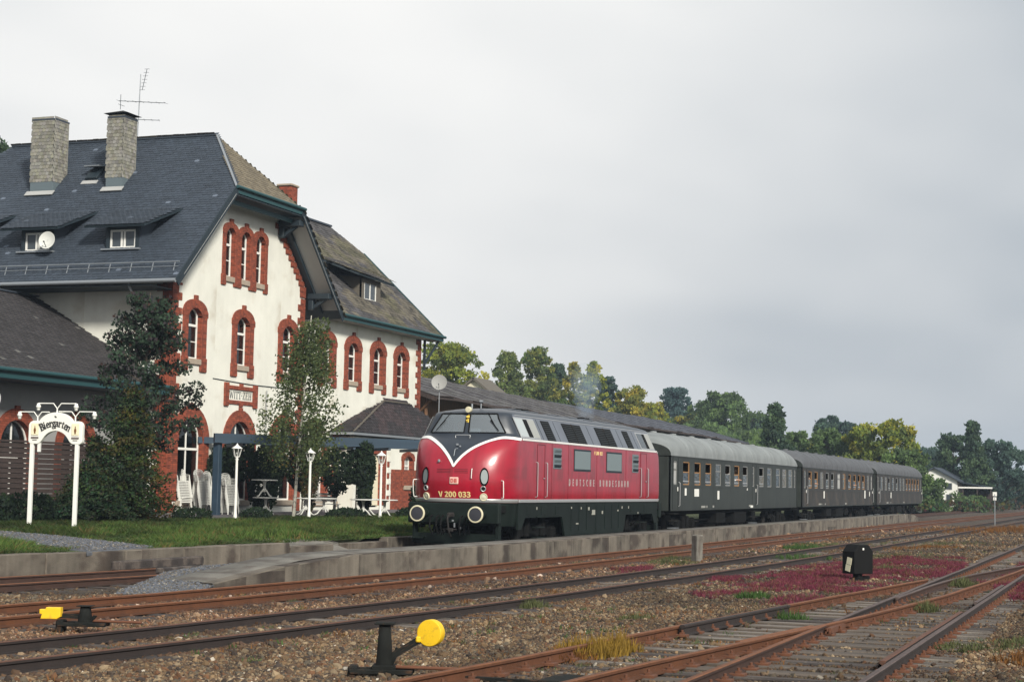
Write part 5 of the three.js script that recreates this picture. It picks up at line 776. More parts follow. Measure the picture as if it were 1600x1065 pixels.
    for (const ax of [-1.6, 1.6]) { const wg = []; for (const z of [-0.75, 0.75]) { const r = lathe([[0.0, -0.07], [0.47, -0.07], [0.47, 0.05], [0.50, 0.06], [0.50, 0.09], [0.3, 0.07], [0.12, 0.09], [0, 0.09]], 28); r.rotateX(z > 0 ? -Math.PI / 2 : Math.PI / 2); r.translate(bxx + ax, 0.47, z); wg.push(r); } wg.push(rod([bxx + ax, 0.47, -1.1], [bxx + ax, 0.47, 1.1], 0.09)); part('wheelset', merge(wg), T.wheel, b); }
  }
  // buffers, coupling and hoses on both ends
  for (const q of [0, 1]) {
    const m = x => q ? LEN - x : x; const bg = sub('buffer_beam', LOCO); part('beam', b2(Math.min(m(0.52), m(0.75)), Math.max(m(0.52), m(0.75)), 0.78, 1.36, -1.38, 1.38, 0.03), T.under, bg);
    for (const z of [-0.875, 0.875]) {
      const b = sub('buffer', LOCO); const sg = [lathe([[0, 0], [0.16, 0], [0.15, 0.12], [0.11, 0.16], [0.11, 0.38], [0.09, 0.4], [0.09, 0.56], [0.0, 0.56]], 20)]; const hd = lathe([[0, -0.0], [0.18, 0.005], [0.195, 0.02], [0.2, 0.04], [0.19, 0.06], [0.09, 0.09]], 28); const ring = lathe([[0.186, -0.006], [0.222, -0.012], [0.229, 0.012], [0.229, 0.038], [0.2, 0.042]], 32);
      const put = (g, x) => { g.rotateZ(q ? Math.PI / 2 : -Math.PI / 2); g.translate(m(x), 1.05, z); return g; }; sg[0].rotateZ(Math.PI); sg[0].translate(0, 0.58, 0);
      part('shank', put(sg[0], 0.02), T.under, b); part('head', put(hd, 0.0), std({ color: lin(0.045, 0.045, 0.055), roughness: 0.5, metalness: 0.3 }), b); part('rim', put(ring, 0.0), T.cream, b);
    }
    part('coupling', merge([bx(m(0.35), 1.02, 0, 0.4, 0.14, 0.1, 0.03), tube([[m(0.2), 1.05, 0], [m(0.12), 0.9, 0.0], [m(0.2), 0.55, 0.02], [m(0.4), 0.42, 0]], 0.028, 16, 6), bx(m(0.3), 0.6, 0.03, 0.06, 0.1, 0.16, 0.02), rod([m(0.3), 0.62, -0.2], [m(0.3), 0.62, 0.2], 0.02)]), T.wheel, LOCO);
    const hs = []; for (const z of [-0.62, -0.42, -0.28, 0.3, 0.45, 0.6]) hs.push(tube([[m(0.55), 1.0, z], [m(0.36), 0.95, z], [m(0.28), 0.7, z * 0.97], [m(0.4), 0.42 + Math.abs(z) * 0.1, z * 0.9], [m(0.52), 0.6, z * 0.86]], 0.026, 18, 6)); part('brake_hose', merge(hs), T.bogie, LOCO); part('hose_tap', merge([bx(m(0.4), 0.86, 0.05, 0.07, 0.05, 0.05, 0.01), bx(m(0.4), 0.66, 0.28, 0.06, 0.06, 0.05, 0.01), bx(m(0.36), 0.74, 0.12, 0.04, 0.12, 0.03)]), M.zinc, LOCO);
    part('rail_guard', merge([b2(Math.min(m(0.7), m(0.95)), Math.max(m(0.7), m(0.95)), 0.22, 0.8, -1.3, -1.22), b2(Math.min(m(0.7), m(0.95)), Math.max(m(0.7), m(0.95)), 0.22, 0.8, 1.22, 1.3), b2(Math.min(m(0.72), m(0.78)), Math.max(m(0.72), m(0.78)), 0.2, 0.5, -1.25, 1.25), bar([m(0.6), 0.36, -1.3], [m(0.6), 0.36, -0.9], 0.25, 0.03), bar([m(0.6), 0.36, 0.9], [m(0.6), 0.36, 1.3], 0.25, 0.03)]), T.under, LOCO);
  }
  // lamps and fittings on the near nose
  const facing = (y, s) => { const n = nrm(y, s), q = new THREE.Quaternion().setFromUnitVectors(V3(0, 1, 0), n), p = V3(...surf(y, s)); return g => { g.applyQuaternion(q); g.translate(p.x, p.y, p.z); return g; }; };
  for (const s of [-0.56, 0.56]) {
    let f = facing(1.54, s); const h = sub('headlight', LOCO); part('rim', f(lathe([[0.10, -0.02], [0.112, 0.03], [0.10, 0.05], [0.085, 0.03]], 24)), T.cream, h); part('lens', f(lathe([[0, 0.045], [0.05, 0.04], [0.09, 0.025]], 20)), std({ color: lin(0.62, 0.58, 0.45), roughness: 0.15 }), h); part('reflector', f(lathe([[0, 0.01], [0.09, 0.02]], 20)), T.silver, h);
    f = facing(1.77, s); const h2 = sub('tail_light', LOCO); part('rim', f(lathe([[0.075, -0.02], [0.082, 0.03], [0.07, 0.045], [0.055, 0.03]], 24)), T.silver, h2); part('lens', f(lathe([[0, 0.028], [0.055, 0.03]], 20)), M.black, h2);
    // oval vents
    f = facing(2.1, s * 1.03); const ov = new THREE.CylinderGeometry(0.11, 0.11, 0.03, 28); ov.scale(1, 1, 1); const g = clean(ov); g.applyMatrix4(new THREE.Matrix4().makeScale(1, 1, 1)); const n = nrm(2.1, s * 1.03), p = V3(...surf(2.1, s * 1.03)); const bz = V3(0, 1, 0).addScaledVector(n, -n.y).normalize(), bxv = bz.clone().cross(n); const mm = new THREE.Matrix4().makeBasis(bxv.multiplyScalar(1), n.clone(), bz.multiplyScalar(2.0)); mm.setPosition(p); const v = sub('oval_vent', LOCO); const gg = g.clone(); gg.applyMatrix4(mm); gg.computeVertexNormals(); part('grille', gg, std({ color: lin(0.22, 0.25, 0.25), roughness: 0.4, metalness: 0.3 }), v); const tg = new THREE.TorusGeometry(0.115, 0.014, 6, 28); tg.rotateX(Math.PI / 2); tg.translate(0, 0.015, 0); tg.applyMatrix4(mm); part('rim', clean(tg), M.darkTrim, v);
    // grab rails
    part('grab_rail', (() => { const s2 = s * 1.5; return tube([onNose(1.52, s2, 0.0), onNose(1.53, s2, 0.1), onNose(1.66, s2, 0.11), onNose(1.88, s2, 0.11), onNose(1.99, s2, 0.10), onNose(2.0, s2, 0.0)], 0.014, 22, 6); })(), M.white, LOCO);
  }
  part('grab_rail', tube([onNose(2.05, 0.36, 0.0), onNose(2.06, 0.36, 0.07), onNose(2.3, 0.36, 0.07), onNose(2.31, 0.36, 0)], 0.013, 16, 6), M.white, LOCO);
  part('grab_rail', tube([onNose(3.2, -0.14, 0.0), onNose(3.22, -0.14, 0.07), onNose(3.22, 0.14, 0.07), onNose(3.2, 0.14, 0)], 0.012, 16, 6), T.silver, LOCO);
  part('nose_fitting', merge([bx(...onNose(2.52, -0.30, 0.03), 0.08, 0.09, 0.07, 0.02), bx(...onNose(2.98, -0.02, 0.03), 0.06, 0.06, 0.07, 0.01), bx(...onNose(2.93, 0.05, 0.03), 0.05, 0.05, 0.05, 0.01), tube([onNose(2.66, -0.02, 0.03), onNose(2.84, -0.02, 0.05), onNose(2.86, 0.03, 0.05)], 0.012, 10, 5)]), M.zinc, LOCO);
  const ln = []; for (let k = 0; k < 3; k++) { for (const [a, b] of [[-0.33, -0.05], [0.02, 0.28]]) { const pts = []; for (let i = 0; i <= 6; i++) pts.push(onNose(2.3 - k * 0.045, lerp(a, b, i / 6), 0.003)); ln.push(tube(pts, 0.007, 10, 4)); } } part('nose_grille', merge(ln), std({ color: lin(0.10, 0.012, 0.018), roughness: 0.7 }), LOCO);
  { // badge and number
    const font = await new FontLoader().loadAsync('fonts/droid/droid_sans_bold.typeface.json');
    const text = (str, size, y, s, mat, name, wscale = 1) => { const g = new TextGeometry(str, { font, size, depth: 0.02, curveSegments: 4 }); g.computeBoundingBox(); const bb = g.boundingBox, w = bb.max.x - bb.min.x; const pp = g.attributes.position; for (let i = 0; i < pp.count; i++) { const z = (pp.getX(i) - w / 2) * wscale, yy = y + pp.getY(i) - size / 2, o = 0.004 + pp.getZ(i) * 0.6; const p = onNose(yy, s + z / 1.54, o); pp.setXYZ(i, ...p); } g.computeVertexNormals(); return part(name, clean(g), mat, LOCO); };
    const gold = std({ color: lin(0.78, 0.62, 0.28), roughness: 0.4 });
    text('V 200 033', 0.155, 1.60, 0.02, gold, 'lettering', 1.02);
    const bd = sub('badge', LOCO); const bp = onNose(1.98, 0.03, 0.012); part('plate', bx(...bp, 0.03, 0.2, 0.27, 0.02), std({ color: lin(0.72, 0.45, 0.38), roughness: 0.5 }), bd); const dbg = new TextGeometry('DB', { font, size: 0.11, depth: 0.01, curveSegments: 4 }); dbg.rotateY(-Math.PI / 2); dbg.computeBoundingBox(); dbg.translate(bp[0] - 0.014, bp[1] - 0.055, bp[2] - (dbg.boundingBox.max.z + dbg.boundingBox.min.z) / 2); part('lettering', clean(dbg), std({ color: lin(0.5, 0.06, 0.05), roughness: 0.5 }), bd);
    // lettering on the side: spaced capitals
    const side = (str, x0, x1, y, h, mat, z) => { let g = []; const n = str.length; for (let i = 0; i < n; i++) if (str[i] !== ' ') { const t = new TextGeometry(str[i], { font, size: h, depth: 0.018, curveSegments: 4 }); t.computeBoundingBox(); const b = t.boundingBox; t.translate(-(b.max.x + b.min.x) / 2, -h / 2, 0); t.scale(0.8, 1, 1); t.translate(lerp(x0, x1, i / (n - 1)), y, z); g.push(clean(t)); } part('lettering', merge(g), mat, LOCO); };
    side('DEUTSCHE BUNDESBAHN', 6.35, 12.85, 2.0, 0.215, std({ color: lin(0.46, 0.44, 0.42), roughness: 0.4, metalness: 0.3 }), 1.53);
    side('V 200 033', 8.95, 9.75, 2.97, 0.12, gold, 1.53);
  }
  part('roof_lamp', merge([(() => { const g = lathe([[0, 0.02], [0.08, 0.03], [0.09, 0.0], [0.09, -0.12], [0, -0.14]], 20); g.rotateZ(Math.PI / 2); const p = onNose(3.93, 0.0, 0.1); g.translate(p[0] - 0.04, p[1] + 0.03, p[2]); return g; })()]), T.cream, LOCO);
  { const hl = sub('centre_strip', LOCO); const R = [0, 1].map(k => Array.from({ length: 6 }, (_, i) => onNose(lerp(3.66, 3.88, i / 5), k ? 0.045 : -0.045, 0.012))); const g = gridGeo([R[1], R[0]]); part('yellow_plate', clean(g), std({ color: lin(0.30, 0.20, 0.02), roughness: 0.6 }), hl); { const R2 = [0, 1].map(k => Array.from({ length: 6 }, (_, i) => onNose(lerp(3.36, 3.66, i / 5), k ? 0.05 : -0.05, 0.008))); part('strip', clean(gridGeo([R2[1], R2[0]])), T.grey, hl); } const t = onNose(3.76, 0, 0.03); part('number_sign', merge([bx(t[0], t[1] + 0.05, 0, 0.02, 0.06, 0.1, 0.01), bx(t[0] - 0.01, t[1] - 0.06, 0.02, 0.02, 0.1, 0.03, 0.0), bx(t[0] - 0.01, t[1] - 0.05, -0.02, 0.02, 0.03, 0.06, 0)]), std({ color: lin(0.85, 0.62, 0.10), roughness: 0.5 }), hl); }
  part('horn', merge([rod([2.3, 4.1, 0.1], [2.3, 4.32, 0.1], 0.02), bx(2.25, 4.3, 0.12, 0.2, 0.07, 0.08, 0.02), rod([2.6, 4.1, -0.3], [2.6, 4.25, -0.3], 0.03)]), M.zinc, LOCO);
  for (const x of [5.8, 6.3, 12.2, 12.7]) part('exhaust', merge([lathe([[0.16, 0], [0.16, 0.14], [0.13, 0.16], [0.13, 0.02]], 16)].map(g => { g.translate(x, 4.1, 0); return g; })), M.black, LOCO);
  // side windows and grilles on the sloping upper band
  const slopeP = (x, t, off) => { const y = lerp(3.19, 3.88, t), z = lerp(1.54, 1.21, t); const n = V3(0, 0.33, 0.69).normalize(); return [x, y + n.y * off, z + n.z * off]; };
  const patch = (x0, x1, t0, t1, o0, o1, sgn, skew = 0) => { const P = (x, t, o) => { const p = slopeP(x - skew * t, t, o); return [p[0], p[1], p[2] * sgn]; }; const pts = [[x0, t0], [x1, t0], [x1, t1], [x0, t1]].map(([x, t]) => P(x, t, o1)); return slab(sgn > 0 ? pts : pts.reverse(), o1 - o0); };
  for (const z of [1, -1]) {
    const cabs = [[1.55, 0.75], [LEN - 1.55 - 1.75, 0]];
    for (const q of [0, 1]) { const a = q ? 14.65 : 1.88, b = a + 1.75; part('window_frame', patch(a, b, 0.07, 0.94, 0.0, 0.012, z, 0.0), T.silver, LOCO); part('cab_window', patch(a + 0.06, a + 0.72, 0.13, 0.88, 0.012, 0.018, z), q ? M.dullGlass : std({ color: lin(0.42, 0.46, 0.46), roughness: 0.12 }), LOCO); part('cab_window', patch(a + 0.76, a + 1.12, 0.13, 0.88, 0.012, 0.017, z), M.black, LOCO); part('cab_window', patch(a + 1.18, a + 1.74, 0.13, 0.88, 0.012, 0.018, z), std({ color: lin(0.33, 0.33, 0.30), roughness: 0.15 }), LOCO); }
    for (const [a, b, n] of [[4.28, 5.05, 1], [6.28, 8.2, 2], [9.74, 11.6, 2], [12.95, 13.65, 1]]) { part('grille_frame', patch(a, b, 0.06, 0.92, 0, 0.01, z), M.black, LOCO); const gl = []; for (let k = 0; k < 9; k++) gl.push(patch(a + 0.04, b - 0.04, 0.1 + k * 0.089, 0.135 + k * 0.089, 0.01, 0.026, z)); part('grille_slats', merge(gl), std({ color: lin(0.012, 0.016, 0.018), roughness: 0.6 }), LOCO); if (n === 2) part('grille_bar', patch((a + b) / 2 - 0.02, (a + b) / 2 + 0.02, 0.06, 0.92, 0.01, 0.032, z), M.ironDark, LOCO); }
    // side: louvred vents, two grey panels, doors with handrails
    for (const x of [5.1, 13.75]) { const v = sub('louvred_vent', LOCO); part('frame', merge([b2(x - 0.38, x + 0.38, 2.40, 3.03, z * 1.545 - 0.012, z * 1.545 + 0.012, 0.006)]), T.louvre, v); for (let k = 0; k < 4; k++) part('louvre', bx(x, 2.48 + k * 0.15, z * 1.56, 0.62, 0.10, 0.03, 0, [0.4 * z, 0, 0]), k % 2 ? T.louvre : M.darkTrim, v); }
    for (const [a, b] of [[6.75, 8.5], [10.25, 12.05]]) { const v = sub('side_panel', LOCO); part('frame', b2(a, b, 2.36, 3.05, z * 1.545 - 0.012, z * 1.545 + 0.012, 0.006), M.darkTrim, v); part('panel', b2(a + 0.06, b - 0.06, 2.42, 2.99, z * 1.55 - 0.014, z * 1.55 + 0.014, 0.005), std({ color: lin(0.165, 0.205, 0.215), roughness: 0.45 }), v); }
    for (const [a, b] of [[3.25, 3.95], [LEN - 3.25 - 0.75, LEN - 3.25]]) { const d = sub('cab_door', LOCO); part('door_joint', merge([b2(a, a + 0.014, 1.5, 3.1, z * 1.542 - 0.006, z * 1.542 + 0.006), b2(b - 0.014, b, 1.5, 3.1, z * 1.542 - 0.006, z * 1.542 + 0.006), b2(a, b, 3.08, 3.1, z * 1.542 - 0.005, z * 1.542 + 0.005)]), std({ color: lin(0.10, 0.006, 0.012), roughness: 0.6 }), d); for (const x of [a - 0.1, b + 0.08]) part('handrail', tube([[x, 1.55, z * 1.54], [x, 1.57, z * 1.6], [x, 2.55, z * 1.6], [x, 2.57, z * 1.54]], 0.014, 14, 6), T.silver, d); part('handle', bx(b - 0.1, 2.1, z * 1.565, 0.12, 0.03, 0.03, 0.01), T.silver, d); for (let k = 0; k < 3; k++) part('step', b2(a, b, 0.35 + k * 0.3, 0.38 + k * 0.3, z * 1.5 - 0.08, z * 1.5 + 0.08), T.under, d); }
    part('roof_edge', bx(LEN / 2, 3.9, z * 1.205, 14.2, 0.03, 0.03, 0.01), T.silver, LOCO);
  }
  { const sm = []; for (const x of [4.6, 6.2, 9.2, 12.6, 14.4]) for (const z of [1, -1]) sm.push(b2(x - 0.007, x + 0.007, 1.5, 3.16, z * 1.541 - 0.004, z * 1.541 + 0.004)); part('panel_seam', merge(sm), std({ color: lin(0.12, 0.004, 0.010), roughness: 0.6 }), LOCO); const sm2 = []; for (const x of [3.9, 5.5, 8.9, 12.3, 14.2]) for (const z of [1, -1]) sm2.push(bar([x, 3.24, z * 1.518], [x, 3.84, z * 1.231], 0.012, 0.012)); part('panel_seam', merge(sm2), M.darkTrim, LOCO); }
  part('roof_panel', merge([3.6, 5.2, 7.4, 9.2, 11, 13].map(x => b2(x, x + 1.1, 4.13, 4.16, -0.5, 0.5, 0.01))), T.roof, LOCO);
  // cab inside
  const cab = std({ color: lin(0.42, 0.44, 0.42), roughness: 0.7 }), desk = std({ color: lin(0.12, 0.14, 0.14), roughness: 0.5 });
  part('cab_interior', merge([b2(3.3, 3.36, 1.5, 3.86, -1.15, 1.15)]), cab, LOCO); part('cab_floor', boxUV(b2(1.0, 3.3, 1.9, 1.95, -1.3, 1.3)), desk, LOCO);
  part('driver_desk', merge([b2(1.8, 2.1, 2.6, 3.28, -0.95, 0.95, 0.04), bx(1.95, 3.34, -0.6, 0.24, 0.08, 0.4, 0.03), bx(1.9, 3.4, 0.1, 0.15, 0.2, 0.3, 0.02)]), desk, LOCO);
  part('cab_seat', merge([b2(2.4, 2.85, 2.5, 2.6, 0.15, 0.65, 0.03), b2(2.8, 2.9, 2.6, 3.2, 0.15, 0.65, 0.03), rod([2.45, 1.95, 0.4], [2.45, 2.5, 0.4], 0.06)]), T.bogie, LOCO);
}
person('train driver seated behind the right pane of the locomotive windscreen', [45 + 2.5, 2.03, -18.25 + 0.42], Math.PI, { arms: true, sit: true, shirt: [0.12, 0.15, 0.20] });
person('second person in the locomotive cab behind the left windscreen pane, in a light shirt', [45 + 2.6, 1.96, -18.25 - 0.66], Math.PI, { arms: true, shirt: [0.45, 0.42, 0.38] });
// ---------------------------------------------------------------- the coaches
function coach(label, x0, roofM, wins, o = {}) {
  const C = thing('passenger_coach', label, 'railway coach', [x0, 0, -18.25], 0, undefined); const L = 26.1, W = 1.44, y0 = 1.02, y1 = 3.12;
  for (const z of [1, -1]) {
    const s = new THREE.Shape(); s.moveTo(0.25, y0); s.lineTo(L - 0.25, y0); s.lineTo(L - 0.25, y1); s.lineTo(0.25, y1); s.closePath();
    for (const w of wins) { const p = new THREE.Path(); const a = w.x - w.w / 2, b = w.x + w.w / 2, r = 0.07, wy0 = w.y0 ?? 2.02, wy1 = 2.93; p.moveTo(a + r, wy0); p.lineTo(b - r, wy0); p.absarc(b - r, wy0 + r, r, -Math.PI / 2, 0); p.lineTo(b, wy1 - r); p.absarc(b - r, wy1 - r, r, 0, Math.PI / 2); p.lineTo(a + r, wy1); p.absarc(a + r, wy1 - r, r, Math.PI / 2, Math.PI); p.lineTo(a, wy0 + r); p.absarc(a + r, wy0 + r, r, Math.PI, 1.5 * Math.PI); s.holes.push(p); }
    part('side', boxUV(ext(s, 0.06, z > 0 ? W - 0.06 : -W, 3)), o.grey ? T.greenDark : T.green, C);
    part('side_strip', merge([b2(0.3, L - 0.3, 1.93, 1.96, z * W - 0.006, z * W + 0.006), b2(0.3, L - 0.3, y1 - 0.05, y1, z * W - 0.012, z * W + 0.012), b2(0.3, L - 0.3, y0, y0 + 0.05, z * W - 0.012, z * W + 0.012)]), T.green, C);
    if (z < 0 && !o.both) for (const w of wins) part('pane', b2(w.x - w.w / 2 - .01, w.x + w.w / 2 + .01, 2.0, 2.95, -W + 0.02, -W + 0.026), paneSee, C);
    if (z > 0) for (const w of wins) {
      const gp = pick(T.panes); const g = sub('window', C); const a = w.x - w.w / 2, b = w.x + w.w / 2, f = 0.045, wy0 = w.y0 ?? 2.02, wy1 = 2.93, mid = w.open ? 2.52 : 2.62;
      part('frame', merge([b2(a, a + f, wy0, wy1, W - 0.05, W - 0.015), b2(b - f, b, wy0, wy1, W - 0.05, W - 0.015), b2(a + f, b - f, wy0, wy0 + f, W - 0.05, W - 0.015), b2(a + f, b - f, wy1 - f, wy1, W - 0.05, W - 0.015), b2(a + f, b - f, mid - 0.025, mid + 0.02, W - 0.051, W - 0.01)]), w.tan ? T.panel : T.frame, g);
      part('pane', b2(a + f - .005, b - f + .005, wy0 + 0.02, mid - 0.02, W - 0.045, W - 0.037), w.blind ? M.soffit : gp, g); if (!w.open) part('upper_pane', b2(a + f - .005, b - f + .005, mid, wy1 - f, W - 0.045, W - 0.038), w.blind ? M.soffit : gp, g);
      else part('lowered_sash', b2(a + f, b - f, wy0 + 0.12, wy0 + 0.17, W - 0.035, W - 0.02), T.silver, g);
    }
  }
  // roof, drawn in at the ends
  const rows = []; for (let k = 0; k <= 30; k++) { const x = k <= 8 ? 0.2 + (k / 8) ** 1.3 * 1.8 : k >= 22 ? L - 0.2 - ((30 - k) / 8) ** 1.3 * 1.8 : lerp(2.0, L - 2.0, (k - 8) / 14); const e = Math.min(x - 0.2, L - 0.2 - x), h = 0.93 * Math.pow(clamp(0.55 + 0.45 * Math.sqrt(clamp(1 - (1 - Math.min(e, 1.8) / 1.8) ** 2, 0, 1)), 0, 1), 1) * (e > 1.8 ? 1 : 1); const wv = W + 0.03; rows.push(Array.from({ length: 25 }, (_, i) => { const t = i / 24 * Math.PI; const c = Math.cos(t), sn = Math.sin(t); return [x, y1 + h * Math.pow(sn, 0.8), wv * Math.sign(c) * Math.pow(Math.abs(c), 0.82), x, t * 1.2]; })); }
  const rg = gridGeo(rows); part('roof', rg, roofM, C); part('roof_end', merge([0, 30].map(k => { const r = rows[k]; const c = [r[0][0], y1, 0]; const g = []; for (let i = 0; i < 24; i++) g.push(...(k ? [...c, ...r[i].slice(0, 3), ...r[i + 1].slice(0, 3)] : [...c, ...r[i + 1].slice(0, 3), ...r[i].slice(0, 3)])); const q = new THREE.BufferGeometry(); q.setAttribute('position', new THREE.Float32BufferAttribute(g, 3)); q.computeVertexNormals(); return boxUV(q); })), T.green, C);
  const ribs = []; for (let x = 2.6; x < L - 2; x += 1.75) { const pts = rows[15].map(p => [x, p[1] + 0.004, p[2] * 1.003]); ribs.push(tube(pts, 0.007, 24, 4)); } part('roof_rib', merge(ribs), roofM, C);
  const vents = []; for (let x = 3; x < L - 2; x += 3.1) vents.push(lathe([[0, 0.12], [0.13, 0.1], [0.14, 0.03], [0.08, 0.0]], 12).translate(x, y1 + 0.90, 0)); part('roof_vent', merge(vents), roofM, C);
  part('end_wall', merge([b2(0.25, 0.3, y0, y1, -W, W), b2(L - 0.3, L - 0.25, y0, y1, -W, W)]), T.green, C);
  part('gangway', merge([b2(-0.12, 0.25, y0 + 0.1, 3.05, -0.5, 0.5, 0.06), b2(L - 0.25, L + 0.12, y0 + 0.1, 3.05, -0.5, 0.5, 0.06)]), T.bogie, C);
  part('interior', merge([b2(0.3, L - 0.3, y0 + 0.02, y0 + 0.06, -W + 0.07, W - 0.07), b2(0.3, L - 0.3, 3.05, 3.1, -W + 0.07, W - 0.07), ...Array.from({ length: 12 }, (_, i) => b2(1.4 + i * 2.1, 1.45 + i * 2.1, 1.06, 3.05, -W + 0.07, i % 3 ? 0.5 : W - 0.4))]), T.panel, C);
  const seats = []; for (let i = 0; i < 11; i++) for (const s of [-1, 1]) { const x = 2.45 + i * 2.1 + s * 0.7; seats.push(b2(x - 0.06, x + 0.06, 1.5, 2.3, -W + 0.1, 0.4, 0.03), b2(x - (s > 0 ? 0.5 : 0), x + (s < 0 ? 0.5 : 0), 1.42, 1.52, -W + 0.1, 0.4, 0.03)); } part('seat_rows', merge(seats), std({ color: lin(0.10, 0.05, 0.03), roughness: 0.7 }), C);
  for (const dx of (o.doors || [0.95])) { const d = sub('door', C); part('door_joint', merge([b2(dx - 0.42, dx - 0.405, 1.0, 3.05, W - 0.005, W + 0.008), b2(dx + 0.405, dx + 0.42, 1.0, 3.05, W - 0.005, W + 0.008)]), M.black, d); part('handrail', merge([tube([[dx + 0.5, 1.2, W], [dx + 0.5, 1.22, W + 0.06], [dx + 0.5, 2.1, W + 0.06], [dx + 0.5, 2.12, W]], 0.014, 12, 5)]), T.silver, d); part('handle', bx(dx + 0.3, 1.85, W + 0.02, 0.06, 0.16, 0.03, 0.01), M.white, d); for (let k = 0; k < 3; k++) part('step', b2(dx - 0.4, dx + 0.4, 0.36 + k * 0.27, 0.385 + k * 0.27, W - 0.2, W + 0.06), k ? M.ironDark : M.zinc, d); }
  const sg = []; for (const [x, y, w, h] of (o.signs || [])) sg.push(b2(x - w / 2, x + w / 2, y - h / 2, y + h / 2, W - 0.004, W + 0.012)); if (sg.length) part('destination_board', merge(sg), M.white, C);
  const st = []; for (const [x, w] of [[5.2, 0.7], [6.1, 0.18], [7.2, 0.3], [14.3, 0.5]]) for (let k = 0; k < Math.round(w / 0.09); k++) st.push(b2(x + k * 0.09, x + k * 0.09 + 0.055, 1.11, 1.2, W - 0.003, W + 0.009)); part('stencil_mark', merge(st), std({ color: lin(0.28, 0.28, 0.26), roughness: 0.7 }), C);
  part('underframe', merge([b2(0.3, L - 0.3, 0.86, 1.0, -1.2, 1.2), b2(8.6, 10.2, 0.42, 0.9, 0.5, 1.3, 0.04), b2(12.0, 14.4, 0.38, 0.9, 0.6, 1.3, 0.04), b2(15.6, 16.6, 0.45, 0.9, 0.4, 1.25, 0.04), rod([6, 0.6, 0.9], [19, 0.6, 0.9], 0.04), rod([7, 0.62, -0.6], [9, 0.62, -0.6], 0.25, 0.25, 16)]), T.bogie, C);
  for (const bxx of [3.6, L - 3.6]) {
    const b = sub('bogie', C); for (const z of [-1, 1]) part('side_frame', merge([ext(poly([[bxx - 1.9, 0.5], [bxx - 1.7, 0.72], [bxx - 0.6, 0.66], [bxx, 0.5], [bxx + 0.6, 0.66], [bxx + 1.7, 0.72], [bxx + 1.9, 0.5], [bxx + 1.3, 0.42], [bxx + 0.6, 0.32], [bxx - 0.6, 0.32], [bxx - 1.3, 0.42]]), 0.1, z * 1.05 - 0.05), bx(bxx - 1.25, 0.47, z * 1.14, 0.32, 0.32, 0.18, 0.03), bx(bxx + 1.25, 0.47, z * 1.14, 0.32, 0.32, 0.18, 0.03), rod([bxx - 0.3, 0.36, z * 1.15], [bxx - 0.3, 0.8, z * 1.15], 0.1), rod([bxx + 0.3, 0.36, z * 1.15], [bxx + 0.3, 0.8, z * 1.15], 0.1)]), T.bogie, b);
    for (const ax of [-1.25, 1.25]) { const wg = []; for (const z of [-0.75, 0.75]) { const r = lathe([[0.0, -0.07], [0.47, -0.07], [0.47, 0.05], [0.50, 0.06], [0.50, 0.09], [0.3, 0.07], [0.12, 0.09], [0, 0.09]], 24); r.rotateX(z > 0 ? -Math.PI / 2 : Math.PI / 2); r.translate(bxx + ax, 0.48, z); wg.push(r); } wg.push(rod([bxx + ax, 0.48, -1.1], [bxx + ax, 0.48, 1.1], 0.08)); part('wheelset', merge(wg), T.wheel, b); }
  }
  for (const q of [0, 1]) for (const z of [-0.875, 0.875]) { const g = lathe([[0, 0], [0.19, 0.01], [0.2, 0.04], [0.08, 0.08], [0.08, 0.3], [0.12, 0.3], [0.12, 0.45], [0, 0.45]], 18); g.rotateZ(q ? Math.PI / 2 : -Math.PI / 2); g.translate(q ? L + 0.15 : -0.15, 1.05, z); part('buffer', g, T.bogie, C); }
  return C;
}
const W = (x, w, o = {}) => ({ x, w, ...o });
coach('dark green coach with pale grey roof directly behind the red locomotive', 63.75, T.coachRoof, [W(1.0, 0.5, { blind: true }), W(2.7, 1.05, { open: true, tan: true }), W(4.55, 1.05, { open: true, tan: true }), W(6.4, 1.05, { open: true, tan: true }), W(8.2, 1.05), W(10.0, 1.05, { open: true }), W(11.75, 1.05, { open: true, tan: true }), W(13.5, 1.05, { open: true }), W(15.2, 0.5), W(17.05, 1.05, { open: true }), W(18.9, 1.05), W(21.0, 1.05), W(22.6, 1.05), W(24.2, 1.05), W(25.35, 0.4)], { doors: [1.0, 15.4], signs: [[2.6, 1.75, 0.25, 0.28], [4.4, 1.72, 0.72, 0.3], [8.2, 1.63, 0.3, 0.36], [14.9, 1.12, 0.5, 0.1], [13.9, 1.9, 0.1, 0.1]] });
coach('dark coach with brown window frames, second of the three coaches', 91.0, T.coachRoofDark, [W(1.0, 0.5), W(2.55, 1.0, { open: true, tan: true }), W(4.4, 1.0, { open: true, tan: true }), W(6.2, 1.0), W(8.0, 1.0, { open: true }), W(9.8, 1.0, { open: true }), W(12.0, 1.0, { blind: true }), W(13.9, 1.0, { tan: true }), W(16.0, 1.0, { open: true, tan: true }), W(18.0, 1.0, { open: true, tan: true }), W(19.8, 1.0, { open: true, tan: true }), W(21.6, 1.0, { open: true, tan: true }), W(23.6, 0.8), W(25.1, 0.5, { blind: true })], { grey: true, doors: [1.0, 25.1], signs: [[6.9, 1.68, 0.3, 0.4], [22.2, 1.72, 0.4, 0.5], [24.2, 1.75, 0.2, 0.3]] });
